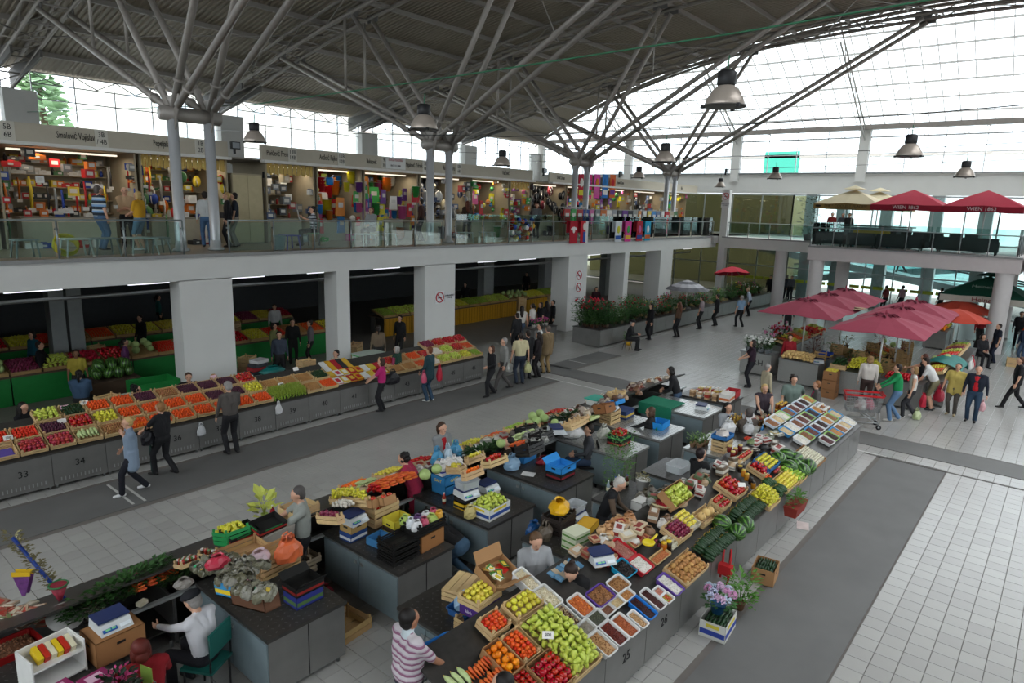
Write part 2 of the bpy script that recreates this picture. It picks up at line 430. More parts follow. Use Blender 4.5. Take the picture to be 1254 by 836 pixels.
for x in TX: truss(x)
# column trees
ALU = M('#b9bbbd', .35, .25, var=.05, scale=3); BR = M('#97918a', .5, .3, var=.05)
for k, x in enumerate(TX):
    for side in (1, -1):
        yc = 20.2 if side > 0 else -10.2
        r = bpy.data.objects.new('column_tree', None); COL.objects.link(r); r['kind'] = 'structure'; r.location = (x, yc, 0)
        MB().tube([(-.85, 0, 8.25), (.85, 0, 8.25)], .2, 14).build('node_tube', BR, r)
        for s in (-.52, .52):
            MB().tube([(s, 0, 0), (s, 0, 8.1)], .15, 14).build('column', ALU, r)
            MB().lathe([(.24, 4.41), (.24, 4.45), (.16, 4.5), (.15, 4.7)], 14, (s, 0, 0)).build('base_collar', ALU, r)
            MB().add([(s-.02, -.55, 8.75), (s-.02, .55, 8.75), (s-.02, .12, 7.75), (s-.02, -.12, 7.75), (s+.02, -.55, 8.75), (s+.02, .55, 8.75), (s+.02, .12, 7.75), (s+.02, -.12, 7.75)],
                     [(0, 1, 2, 3), (7, 6, 5, 4), (0, 4, 5, 1), (1, 5, 6, 2), (2, 6, 7, 3), (3, 7, 4, 0)]).build('node_plate', BR, r)
            for yy in (30.6, 25.0, 16.0, 7.4):
                yl = (yy-20.2); d = Vector((0, yl, zroof(yy)-1.15-8.35)); a = Vector((s, yl*.03, 8.45))
                MB().tube([a, Vector((s, yl*side if 0 else yl, zroof(yy)-1.15)) if side > 0 else Vector((s, -yl, zroof(yy)-1.15))], .1, 10).build('branch', BR, r)
                p = a+d.normalized()*.75 if side > 0 else a+Vector((0, -d.y, d.z)).normalized()*.75
                dd = d.normalized() if side > 0 else Vector((0, -d.y, d.z)).normalized()
                MB().tube([p, p+dd*.06], .15, 10).build('flange', BR, r)
            # vertical hangers between the shallow branch and the truss
            yy = 25.6; t = (yy-20.2)/(30.6-20.2); zz = 8.45+t*(zroof(30.6)-1.15-8.45)
            MB().tube([(s, (yy-20.2)*side, zz), (s, (yy-20.2)*side, zroof(yy)-1.0)], .055, 8).build('hanger', BR, r)
# tie rods between trusses
for a, c in zip(TX, TX[1:]):
    for y in (33.5, 22, 12):
        z = zroof(y)-1.0
        struct('tie_rod', MB().tube([(a, y, z), (c, y-5.5, zroof(y-5.5)-.9)], .03, 6), STEEL)
        struct('tie_rod', MB().tube([(a, y-5.5, zroof(y-5.5)-.9), (c, y, z)], .03, 6), STEEL)
# skylight on the hipped far end
sk = bpy.data.objects.new('skylight', None); COL.objects.link(sk); sk['kind'] = 'structure'
zs = lambda x: 11.55+.575*(49.5-x)
RAF = M('#d4d4d0', .6); SKG = glass((.62, .64, .64), .03)
ry = [38.6-.82*i for i in range(83)]
px_ = [49.5-1.22*i for i in range(8)]
for y in ry:
    xe = xhip(y)
    if xe < 49.2: MB().bar((49.5, y, zs(49.5)), (xe, y, zs(xe)), .036, .07).build('rafter', RAF, sk)
for xx in px_[1:]:
    w = xend_inv(xx)
    if w > 0: MB().bar((xx, 5-w, zs(xx)-.06), (xx, 5+w, zs(xx)-.06), .06, .1).build('purlin', RAF, sk)
extra = MB(); npane = 0
for ya, yb in zip(ry, ry[1:]):
    lim = min(xhip(ya), xhip(yb)); 
    for i in range(8):
        x0 = 49.5-1.22*i; x1a = max(x0-1.22, xhip(ya)); x1b = max(x0-1.22, xhip(yb))
        if x1a >= x0-.02 and x1b >= x0-.02: break
        x1a = min(x1a, x0); x1b = min(x1b, x0)
        vs = [(x0, ya-.02, zs(x0)+.03), (x0, yb+.02, zs(x0)+.03), (x1b, yb+.02, zs(x1b)+.03), (x1a, ya-.02, zs(x1a)+.03)]
        if npane < 300 and ya > -6: MB().add(vs, [(0, 1, 2, 3)]).build('pane', SKG, sk); npane += 1
        else: extra.add(vs, [(0, 1, 2, 3)])
o = extra.build('pane', SKG, sk); o['kind'] = 'stuff'
hp = [Y0+(Y1-.8-Y0)*i/48 for i in range(49)]
MB().tube([(xhip(y), y, zroof(y)-.12) for y in hp], .1, 6).build('hip_chord', STEEL, sk)
MB().tube([(xhip(y)-.7, y, zroof(y)-.55) for y in hp], .08, 6).build('hip_chord', STEEL, sk)
for y in (29.5, 20.4, 11.85, 2.8, -6.3, -15.4):
    xe = xhip(y); q = MB(); n = 10
    q.tube([(49.4, y, zs(49.4)-.15), (xe, y, zs(xe)-.15)], .05, 6); q.tube([(49.4, y, zs(49.4)-.75), (xe+.4, y, zs(xe+.4)-.75)], .05, 6)
    for i in range(n):
        xa = 49.4+(xe+.4-49.4)*i/n; xb = 49.4+(xe+.4-49.4)*(i+1)/n
        q.bar((xa, y, zs(xa)-(.15 if i % 2 else .75)), (xb, y, zs(xb)-(.75 if i % 2 else .15)), .035)
    o = q.build('rafter_truss', M('#aeaeaa', .6), sk)

# ---- outdoors, seen pale through the glass
struct('ground_outside', MB().box((30, 10, -.4), (300, 300, .2)), M('#b9b9b5', .9))
def block(x, y, w, d, h, rows, cols, face, label, colr):
    t = thing('apartment_block', label, 'building', (x, y, -.3), 0, None)
    MB().box((0, 0, h/2), (w, d, h)).build('facade', M(colr, .9), t)
    MB().box((0, 0, h+.15), (w+.4, d+.4, .3)).build('roof', M('#a09890', .9), t)
    for i in range(rows):
        for j in range(cols):
            u = ((j+.5)/cols-.5)*(w if face == 'y' else d)*.92; z = 2+i*3.0
            if face == 'y': MB().box((u, -d/2, z), (1.5, .12, 1.5)).build('window', M('#c8d0d4', .3), t)
            else: MB().box((-w/2, u, z), (.12, 1.5, 1.5)).build('window', M('#c8d0d4', .3), t)
    return t
block(48, 92, 34, 10, 24, 7, 10, 'y', 'pale apartment block with rows of windows outside the left clerestory', '#d8d2c8')
block(88, 100, 22, 10, 18, 5, 7, 'y', 'lower pale block far outside, beside the larger apartment block', '#cfd0cc')
t_ = block(92, 30, 10, 60, 13, 4, 18, 'x', 'pale office block outside the far clerestory, with green netting hung on its face', '#d4d8d8')
MB().box((-5.1, 0, 12.2), (.2, 4.2, 3.2)).build('scaffold_netting', M('#3f9c86', .9), t_)
t = thing('cedar_tree', 'pale green spreading tree outside the leftmost clerestory window', 'tree', (17, 60, -.3))
MB().tube([(0, 0, 0), (.3, 0, 7), (0, .3, 14)], [.5, .4, .15], 8).build('trunk', M('#6a5a48', .9), t)
b = MB()
for i in range(900):
    z = rnd(3, 15); r = (15.5-z)*.5*sqrt(rnd(.02, 1))+.4; a = rnd(0, 2*pi); z += -.1*r
    s = rnd(.25, .55); p = Vector((r*cos(a), r*sin(a), z)); R = Euler((rnd(-.5, .5), rnd(-.5, .5), rnd(0, 6))).to_matrix()
    b.add([p+R@Vector(v)*s for v in ((-1, -.6, 0), (1, -.6, 0), (1, .6, .1), (-1, .6, .1))], [(0, 1, 2, 3)])
b.build('foliage', M('#a4bd9a', .9), t)
# travelator ramps beyond the glass wall
for i, (y0, z0, y1, z1) in enumerate(((19, 3.6, -3, .4), (-3, 4.3, 17, 1.2))):
    r = MB(); x = 53+i*2.4
    r.add([(x-.9, y0, z0), (x+.9, y0, z0), (x+.9, y1, z1), (x-.9, y1, z1), (x-.9, y0, z0-.5), (x+.9, y0, z0-.5), (x+.9, y1, z1-.5), (x-.9, y1, z1-.5)],
          [(0, 1, 2, 3), (7, 6, 5, 4), (0, 4, 5, 1), (1, 5, 6, 2), (2, 6, 7, 3), (3, 7, 4, 0)])
    o = r.build('ramp', M('#7d8888', .6)); o['kind'] = 'structure'
    for s in (-.95, .95):
        MB().bar((x+s, y0, z0+.95), (x+s, y1, z1+.95), .08, .1).build('handrail', M('#3a4042', .5), o)
        MB().add([(x+s, y0, z0), (x+s, y1, z1), (x+s, y1, z1+.9), (x+s, y0, z0+.9)], [(0, 1, 2, 3)]).build('balustrade_pane', glass((.62, .82, .82), .05), o)
# ================================================================ people
import numpy as np
def ik(a, b, l1, l2, hint):
    d = b-a; L = d.length
    if L > (l1+l2)*.995: b = a+d*((l1+l2)*.995/L); d = b-a; L = d.length
    u = d/L; h = hint-u*hint.dot(u); h = h.normalized() if h.length > 1e-5 else u.orthogonal().normalized()
    x = (l1*l1-l2*l2+L*L)/(2*L); y = sqrt(max(0, l1*l1-x*x))
    return a+u*x+h*y, b
SKIN = '#c89a80'
HAIRC = dict(black='#17120f', brown='#3b2618', grey='#8b8783', blond='#b79a62', red='#5a1c12', dark='#221813', white='#b9b5ae', auburn='#6b3a1e')
_pend = []
def hand_bm(b, wrist, fdir, palm_n, s, side, curl=.5):
    """palm, four unequal curled fingers and a thumb that leaves the side of the palm"""
    f = fdir.normalized(); n = (palm_n-f*palm_n.dot(f)).normalized(); w = n.cross(f)*side   # w points to the thumb side
    R = Matrix((w, f, n)).transposed()
    b.ell(wrist+f*.045*s, (.04*s, .052*s, .018*s), 8, 5, R)
    for i, (o, l) in enumerate(((.028, .072), (.010, .082), (-.009, .076), (-.027, .058))):
        p = wrist+f*.082*s+w*o*s; pts = [p-f*.02*s]; d = f.copy(); a = 0
        for k in range(3):
            pts.append(pts[-1]+d*(l/3+(.02 if k == 0 else 0))*s); a += curl*(.55 if k else .5); d = (f*cos(a)+n*sin(a)).normalized()
        b.tube(pts, [.0095*s, .009*s, .0085*s, .0065*s], 5)
    p = wrist+f*.02*s+w*.03*s; d = (f*.65+w*.7+n*.25).normalized(); q = p+d*.045*s
    b.tube([p, q, q+(f*.85+w*.15+n*.4).normalized()*.032*s], [.013*s, .011*s, .008*s], 5)
def person(loc, rz, label, top='#333', bottom='#222', skin=SKIN, hair='dark', style='short', h=1.72, w=1.0, lean=0.0, twist=0, pel=None,
           hands=None, feet=None, sleeve='long', shoe='#1c1a19', head=(0, 0), seat=None, hem=.86, coat=None, skirt=None, legs='long', belly=0, detail=1,
           vest=None, hat=None, stripes=None, inner=None, collar=None, group=None, walk=0):
    s = h/1.72; V = Vector
    root = (Vector(loc), rz)
    hipz = .93*s if pel is None else pel
    if seat is not None: hipz = seat+.11*s
    P = []   # primitives: a, ra, b, rb, tag  (radii may be (x, y))
    pelv = V((0, 0, hipz)); ax = V((sin(lean), 0, cos(lean)))
    fw = V((cos(lean), 0, -sin(lean)))
    chest = pelv+ax*.34*s; neck = pelv+ax*.53*s
    sh = [neck+V((0, y, 0))*.185*s*w-ax*.055*s for y in (1, -1)]
    ha, hy = head
    hax = V((sin(lean*.5+ha), 0, cos(lean*.5+ha)))
    hc = neck+hax*.155*s+fw*.02*s
    Rh = Matrix.Rotation(hy, 3, 'Z') @ Matrix.Rotation(lean*.5+ha, 3, 'Y')
    hd = lambda x, y, z: hc+Rh@(V((x, y, z))*s)
    add = lambda a, ra, b_, rb, t: P.append((a, ra, b_, rb, t))
    # torso: hips, waist, chest, shoulders
    tt = 'top'
    R1, R2, R3 = .125*s*w, .115*s*w, .125*s*w
    add(pelv+V((0, .06*s*w, -.02*s)), R1*.92, pelv+V((0, -.06*s*w, -.02*s)), R1*.92, 'bottom')
    add(pelv+V((0, .05*s*w, 0))+ax*.10*s, R2+belly*.03, pelv+V((0, -.05*s*w, 0))+ax*.10*s, R2+belly*.03, tt)
    if belly: add(pelv+ax*.12*s+fw*.04*belly, R2+.02*belly, pelv+ax*.25*s+fw*.03*belly, R2+.01*belly, tt)
    add(pelv+V((0, .055*s*w, 0))+ax*.10*s, R2, chest+V((0, .075*s*w, 0)), R3*.98, tt)
    add(pelv+V((0, -.055*s*w, 0))+ax*.10*s, R2, chest+V((0, -.075*s*w, 0)), R3*.98, tt)
    add(chest+V((0, .08*s*w, 0)), R3*.95, sh[0]-V((0, .06*s, 0)), .088*s, tt); add(chest+V((0, -.08*s*w, 0)), R3*.95, sh[1]+V((0, .06*s, 0)), .088*s, tt)
    add(chest, R3, neck-ax*.06*s, .085*s, tt)
    add(sh[0], .066*s, neck-ax*.01*s, .055*s, tt); add(sh[1], .066*s, neck-ax*.01*s, .055*s, tt)
    if hem < .86 or coat:                                   # shirt or coat hanging over the hips
        zz = (hem if coat is None else coat)*s; dz = .93*s-zz
        for y in (1, -1): add(pelv+V((0, y*.06*s*w, 0))+ax*.06*s, R1, pelv+V((0, y*.075*s*w, -dz)), R1*1.0, tt)
    if inner: add(pelv+ax*.12*s+fw*.075*s*w, .075*s, neck-ax*.09*s+fw*.055*s, .055*s, 'inner')
    add(neck-ax*.02*s, .055*s, hc-hax*.06*s, .05*s, 'skin')
    if collar: add(neck-ax*.01*s, .068*s, neck+ax*.015*s, .06*s, 'collar')
    # head
    add(hd(-.012, 0, .025), .086*s, hd(.02, 0, .015), .084*s, 'skin'); add(hd(.03, 0, -.03), .064*s, hd(.05, 0, -.085), .038*s, 'skin')
    add(hd(.085, 0, .0), .012*s, hd(.108, 0, -.03), .016*s, 'skin')
    for y in (1, -1): add(hd(-.005, y*.083, .01), .018*s, hd(-.01, y*.083, -.02), .014*s, 'skin')
    # legs
    if feet is None:
        if seat is not None: feet = [V((.44, .11, .08)), V((.40, -.12, .08))]
        elif walk: feet = [V((.30*walk, .08, .09)), V((-.30*walk, -.08, .13))]
        else: feet = [V((.02, .1, .08)), V((-.03, -.1, .08))]
    feet = [V(f)*s for f in feet]
    if seat is not None:
        for f in feet: f.z = max(f.z, .08)
    sg = (1, -1)
    for k in (0, 1):
        hip = pelv+V((0, sg[k]*.085*s*w, -.03*s)); kn, an = ik(hip, feet[k], .44*s, .43*s, V((1, sg[k]*.12, .25 if seat else 0)))
        if skirt: pass
        lt = 'bottom' if legs == 'long' else 'skin'
        add(hip, .098*s*w, kn, (.07 if legs == 'long' else .06)*s, 'bottom' if legs != 'bare' else 'skin')
        mid = kn+(an-kn)*.35
        add(kn, (.068 if legs == 'long' else .056)*s, mid, (.066 if legs == 'long' else .056)*s, lt); add(mid, (.066 if legs == 'long' else .056)*s, an, .04*s if legs != 'long' else .062*s, lt)
        d = (an-feet[k])
        toe = an+V((.15*s, sg[k]*.02, -.045*s)); add(an+V((-.045*s, 0, -.035*s)), .04*s, toe, .034*s, 'shoe')
        if legs == 'long': add(an, .05*s, an+V((0, 0, -.02*s)), .05*s, lt)
    if skirt:
        for y in (1, -1): add(pelv+V((0, y*.05, 0)), R1, V((.0, y*.10*s, skirt*s)), .11*s, 'bottom')
    # arms
    if hands is None: hands = [V((.08, .27, .80)), V((.05, -.27, .80))] if seat is None else [V((.30, .10, .70)), V((.30, -.10, .70))]
    hm = []
    for k in (0, 1):
        t = V(hands[k])*s; el, wr = ik(sh[k], t, .285*s, .25*s, V((-.6, sg[k]*.55, -.5)))
        st = {'long': ('top', 'top'), 'short': ('top', 'skin'), 'none': ('skin', 'skin')}[sleeve]
        if vest: st = ('sleeve', 'sleeve') if sleeve == 'long' else ('sleeve', 'skin')
        if sleeve == 'short' and not vest:
            m_ = sh[k]+(el-sh[k])*.75; add(sh[k], .063*s, m_, .057*s, 'top'); add(m_, .045*s, el, .042*s, 'skin')
        else: add(sh[k], .06*s, el, .047*s, st[0])
        add(el, .045*s if st[1] != 'skin' else .04*s, wr, .034*s if st[1] != 'skin' else .028*s, st[1])
        hm.append((wr, (wr-el).normalized(), el, sg[k]))
    mats = {'top': M(top, .85, var=.1), 'bottom': M(bottom, .85, var=.1), 'skin': M(skin, .55, var=.05), 'shoe': M(shoe, .5), 'inner': M(inner or top, .85),
            'collar': M(collar or top, .8), 'sleeve': M(vest or top, .85)}
    if stripes: mats['top'] = stripe_mat(*stripes)
    _pend.append(dict(P=P, root=root, label=label, mats=mats, hm=hm, hd=hd, Rh=Rh, s=s, hair=hair, style=style, hat=hat, detail=detail, group=group, neck=neck, chest=chest, fw=fw, ax=ax))
def stripe_mat(ca, cb, cc, freq):
    k = ('stripe', ca, cb, cc, freq)
    if k in _mats: return _mats[k]
    mt = bpy.data.materials.new('striped_cloth'); mt.use_nodes = True; n = mt.node_tree; b = n.nodes['Principled BSDF']; L = n.links.new; b.inputs['Roughness'].default_value = .85
    tx = n.nodes.new('ShaderNodeTexCoord'); s_ = n.nodes.new('ShaderNodeSeparateXYZ'); L(tx.outputs['Object'], s_.inputs[0])
    mu = n.nodes.new('ShaderNodeMath'); mu.operation = 'MULTIPLY'; mu.inputs[1].default_value = freq; L(s_.outputs[2], mu.inputs[0])
    fr = n.nodes.new('ShaderNodeMath'); fr.operation = 'FRACT'; L(mu.outputs[0], fr.inputs[0])
    r = n.nodes.new('ShaderNodeValToRGB'); r.color_ramp.interpolation = 'CONSTANT'; e = r.color_ramp.elements
    e[0].position = 0; e[0].color = (*lin(ca), 1); e[1].position = .35; e[1].color = (*lin(cb), 1); q = e.new(.68); q.color = (*lin(cc), 1); q2 = e.new(.85); q2.color = (*lin(ca), 1)
    L(fr.outputs[0], r.inputs[0]); L(r.outputs[0], b.inputs['Base Color']); _mats[k] = mt; return mt
def finish_people():
    tmp = []
    for d in _pend:
        b = MB()
        for a, ra, c, rb, t in d['P']:
            b.ell(a, ra, 10, 6); b.ell(c, rb, 10, 6)
            if (c-a).length > 1e-4: b.tube([a, c], [ra, rb], 10)
        me = b.mesh('tmp', [])
        o = bpy.data.objects.new('tmp', me); COL.objects.link(o)
        r = o.modifiers.new('r', 'REMESH'); r.mode = 'VOXEL'; r.voxel_size = {2: .0135, 1: .02, 0: .028}[d['detail']]*d['s']
        sm = o.modifiers.new('s', 'SMOOTH'); sm.factor = .5; sm.iterations = 2
        tmp.append(o)
    dg = bpy.context.evaluated_depsgraph_get(); dg.update()
    for o, d in zip(tmp, _pend):
        me = bpy.data.meshes.new_from_object(o.evaluated_get(dg)); old = o.data; bpy.data.objects.remove(o); bpy.data.meshes.remove(old)
        keys = ['top', 'bottom', 'skin', 'shoe', 'inner', 'collar', 'sleeve']; n = len(me.polygons)
        c = np.empty(n*3, dtype=np.float32); me.polygons.foreach_get('center', c); c = c.reshape(n, 3)
        best = np.full(n, 1e9, dtype=np.float32); idx = np.zeros(n, dtype=np.int32)
        for a, ra, e, rb, t in d['P']:
            a_ = np.array(a, dtype=np.float32); u = np.array(e-a, dtype=np.float32); L2 = float(u@u)+1e-9
            tt = np.clip((c-a_)@u/L2, 0, 1); dist = np.linalg.norm(c-a_-tt[:, None]*u, axis=1)-(ra+(rb-ra)*tt)
            if t in ('inner', 'collar'): dist -= .012
            k = dist < best; best[k] = dist[k]; idx[k] = keys.index(t)
        # islands added after the remesh: hands and eyes
        b = MB(); s = d['s']; det = d['detail']
        b.mat(2)
        for wr, fd, el, sg in d['hm']:
            hand_bm(b, wr, fd, Vector((0, -sg*.8, -.2))+fd.cross(Vector((0, 0, 1)))*.1, s, -sg if False else sg, .5)
        vs = np.empty(len(me.vertices)*3, dtype=np.float32); me.vertices.foreach_get('co', vs)
        lv = [v.vertices[:] for v in me.polygons]
        nv = len(me.vertices)
        EY = 7
        b.mat(EY)
        for y in (1, -1): b.ell(d['hd'](.083, y*.032, .008), (.012*s, .016*s, .009*s), 6, 4)
        b.mat(8); b.ell(d['hd'](.086, 0, -.062), (.009*s, .024*s, .006*s), 6, 4)
        m2 = bpy.data.meshes.new('person')
        m2.from_pydata([tuple(v) for v in vs.reshape(-1, 3)]+b.v, [], lv+[tuple(i+nv for i in f) for f in b.f])
        for k in keys: m2.materials.append(d['mats'][k])
        m2.materials.append(M('#20160f', .4)); m2.materials.append(M('#8a4a40', .6))
        m2.polygons.foreach_set('material_index', list(idx)+b.m); m2.polygons.foreach_set('use_smooth', [True]*len(m2.polygons)); m2.update()
        bpy.data.meshes.remove(me)
        o = put('person', m2, None, d['root'][0], (0, 0, d['root'][1])); tag(o, d['label'], 'person', d['group'])
        hd = d['hd']; Rh = d['Rh']; hm = M(HAIRC.get(d['hair'], d['hair']), .6, var=.25, scale=40); st = d['style']; h = MB()
        if st != 'bald':
            h.ell(hd(-.03, 0, .042), (.094*s, .095*s, .094*s), 12, 8, Rh); h.ell(hd(-.05, 0, -.01), (.066*s, .088*s, .085*s), 10, 6, Rh)
            if st == 'bob':
                for y in (1, -1): h.ell(hd(-.03, y*.075, -.03), (.06*s, .03*s, .09*s), 8, 6, Rh)
                h.ell(hd(-.075, 0, -.05), (.05*s, .08*s, .08*s), 8, 6, Rh)
            if st == 'curly':
                for i in range(16):
                    a = rnd(0, 2*pi); z = rnd(-.03, .12); h.ell(hd(-.03+.08*cos(a)*(-1 if cos(a) > .5 else 1), .085*sin(a), z), .035*s, 6, 4)
            if st == 'long':
                h.tube([hd(-.05, 0, .02), hd(-.10, 0, -.08), d['neck']-d['ax']*.12*s-d['fw']*.10*s, d['neck']-d['ax']*.24*s-d['fw']*.12*s], [.085*s, .085*s, .085*s, .03*s], 8)
                for y in (1, -1): h.ell(hd(-.02, y*.08, -.06), (.05*s, .025*s, .11*s), 8, 6, Rh)
            if st == 'pony':
                h.tube([hd(-.1, 0, .04), hd(-.15, 0, .0), hd(-.15, 0, -.10), hd(-.13, 0, -.2)], [.03*s, .04*s, .035*s, .012*s], 8)
            if st == 'bun': h.ell(hd(-.12, 0, .06), .042*s, 8, 6)
            h.build('hair', hm, o)
            for y in (1, -1):
                pass
        else:
            h.ell(hd(-.06, 0, -.005), (.055*s, .09*s, .05*s), 10, 6, Rh); h.build('hair', hm, o)
        if d['hat']:
            q = MB(); q.lathe([(.115, .0), (.12, .02), (.105, .055), (.05, .08), (0, .085)], 14, hd(-.01, 0, .06), (s, s, s), Rh); q.ell(hd(.09, 0, .065), (.07*s, .075*s, .012*s), 10, 4, Rh)
            q.build('cap', M(d['hat'], .8), o)
    _pend.clear()
# ================================================================ builders for crates, boxes, produce and goods
WOOD = M('#c9ab7c', .8, var=.18, scale=9, rnd=.25); WOODD = M('#a98a5c', .8, var=.2, scale=9, rnd=.2)
KRAFT = M('#a57c52', .85, var=.08, rnd=.15); WHT = M('#dcdcd8', .6)
def rotm(rz=0, rx=0, ry=0): return (rx, ry, rz)
def crate(loc, rot, L, Wd, h, label, group=None, detail=1, wood=None, n=2, name='wooden_crate', cat='crate', posts=True):
    """slatted wooden crate, open at the top; origin at the middle of its base"""
    t = thing(name, label, cat, loc, 0, group, rot); w = wood or WOOD
    sh = (h-.012*(n+1))/n
    k = ('cr', round(L, 2), round(Wd, 2), round(h, 2), n, w.name, detail)
    sl = cached(k+('s',), lambda: MB().box((0, 0, 0), (L, .009, sh)).mesh('slat', w))
    en = cached(k+('e',), lambda: MB().box((0, 0, 0), (.010, Wd-.02, sh)).mesh('slat', w))
    po = cached(k+('p',), lambda: MB().box((0, 0, (h+.03)/2), (.028, .028, h+.03)).mesh('corner_post', w))
    ba = cached(k+('b',), lambda: MB().box((0, 0, 0), (L-.01, (Wd-.04)/3, .008)).mesh('base_board', w))
    if detail:
        for i in range(n):
            z = .012+sh/2+i*(sh+.012)
            for s in (-1, 1): put('slat', sl, t, (0, s*(Wd/2-.005), z)); put('slat', en, t, (s*(L/2-.006), 0, z))
        if posts:
            for a in (-1, 1):
                for c in (-1, 1): put('corner_post', po, t, (a*(L/2-.025), c*(Wd/2-.024), 0))
        for i in (-1, 0, 1): put('base_board', ba, t, (0, i*(Wd/3-.005), .006))
    else:
        def sides():
            b = MB()
            for i in range(n):
                z = .012+sh/2+i*(sh+.012)
                for s in (-1, 1): b.box((0, s*(Wd/2-.005), z), (L, .009, sh)); b.box((s*(L/2-.006), 0, z), (.010, Wd-.02, sh))
            for a in (-1, 1):
                for c in (-1, 1): b.box((a*(L/2-.025), c*(Wd/2-.024), (h+.03)/2), (.028, .028, h+.03))
            return b.mesh('sides', w)
        put('sides', cached(k+('S',), sides), t); put('base', cached(k+('B',), lambda: MB().box((0, 0, .008), (L-.01, Wd-.01, .01)).mesh('base', w)), t)
    return t
def carton(loc, rot, L, Wd, h, label, col='#a57c52', band=None, group=None, name='cardboard_box', flaps=False, closed=False, band2=None, holes=True, cat='box', textp=None, tcol='#e8c21a'):
    t = thing(name, label, cat, loc, 0, group, rot); mt = M(col, .8, var=.08)
    k = ('ct', round(L, 2), round(Wd, 2), round(h, 2), mt.name, closed)
    def body():
        b = MB().box((0, 0, .006), (L, Wd, .012))
        for s in (-1, 1): b.box((0, s*(Wd/2-.004), h/2), (L, .008, h)); b.box((s*(L/2-.004), 0, h/2), (.008, Wd, h))
        if closed: b.box((0, 0, h-.004), (L, Wd, .008))
        return b.mesh('body', mt)
    put('body', cached(k, body), t)
    if holes:
        hm_ = cached(('hole',), lambda: MB().box((0, 0, 0), (.09, .004, .03)).mesh('hand_hole', BLACK))
        for s in (-1, 1): put('hand_hole', hm_, t, (0, s*(Wd/2+.0005), h*.68)); put('hand_hole', hm_, t, (s*(L/2+.0005), 0, h*.68), (0, 0, pi/2))
    if band:
        bb = MB()
        for s in (-1, 1): bb.box((0, s*(Wd/2+.001), h*.38), (L*.96, .003, h*.3)); bb.box((s*(L/2+.001), 0, h*.38), (.003, Wd*.94, h*.3))
        bb.build('printed_band', M(band, .7), t)
    if band2:
        bb = MB()
        for s in (-1, 1): bb.box((0, s*(Wd/2+.0015), h*.78), (L*.6, .003, h*.2)); bb.box((s*(L/2+.0015), 0, h*.78), (.003, Wd*.5, h*.2))
        bb.build('printed_panel', M(band2, .7), t)
    if textp:
        for (x, y, r) in ((0, -Wd/2-.003, 0), (-L/2-.003, 0, -pi/2)): text(textp, h*.42, (x, y, h*.5), (pi/2, 0, r), M(tcol, .7), t, 'printed_lettering')
    if flaps and not closed:
        f1 = MB().box((0, 0, 0), (L*.98, .006, Wd*.4)).mesh('flap', mt)
        for s in (-1, 1): put('flap', f1, t, (0, s*(Wd/2+Wd*.12), h+Wd*.12), (s*-.8, 0, 0))
    return t
def rr(L, Wd, r, n=4):
    p = []
    for cx_, cy_, a0 in ((1, 1, 0), (-1, 1, 1), (-1, -1, 2), (1, -1, 3)):
        for i in range(n+1):
            a = (a0+i/n)*pi/2; p.append((cx_*(L/2-r)+r*cos(a), cy_*(Wd/2-r)+r*sin(a)))
    return p
def tub(loc, rot, L, Wd, h, label, col='#dcdcdc', group=None, name='plastic_tub', clear=False, cat='tub', rim=None, rad=None):
    t = thing(name, label, cat, loc, 0, group, rot); mt = film(col, .45) if clear else M(col, .4, var=.04); r = rad or min(L, Wd)*.16
    rm = M(rim, .4) if rim else mt
    k = ('tub', round(L, 2), round(Wd, 2), round(h, 2), mt.name, round(r, 3), rm.name)
    def mk(layers, close, nm, m_):
        b = MB(); n = len(rr(1, 1, .1)); vs = []
        for (g, z) in layers: vs += [Vector((x, y, z)) for x, y in rr(L+g, Wd+g, max(.005, r+g/2))]
        fs = [(i*n+j, i*n+(j+1) % n, (i+1)*n+(j+1) % n, (i+1)*n+j) for i in range(len(layers)-1) for j in range(n)]
        if close: fs.append(tuple(range(n-1, -1, -1))); fs.append(tuple((len(layers)-1)*n+j for j in range(n)))
        b.add(vs, fs, False); return b.mesh(nm, m_)
    put('basin', cached(k+('b',), lambda: mk([(-.05, 0), (-.012, h-.006), (-.018, h-.006), (-.056, .008)], True, 'basin', mt)), t)
    put('rim', cached(k+('r',), lambda: mk([(-.014, h-.008), (.016, h-.012), (.016, h), (-.014, h), (-.014, h-.008)], False, 'rim', rm)), t)
    return t
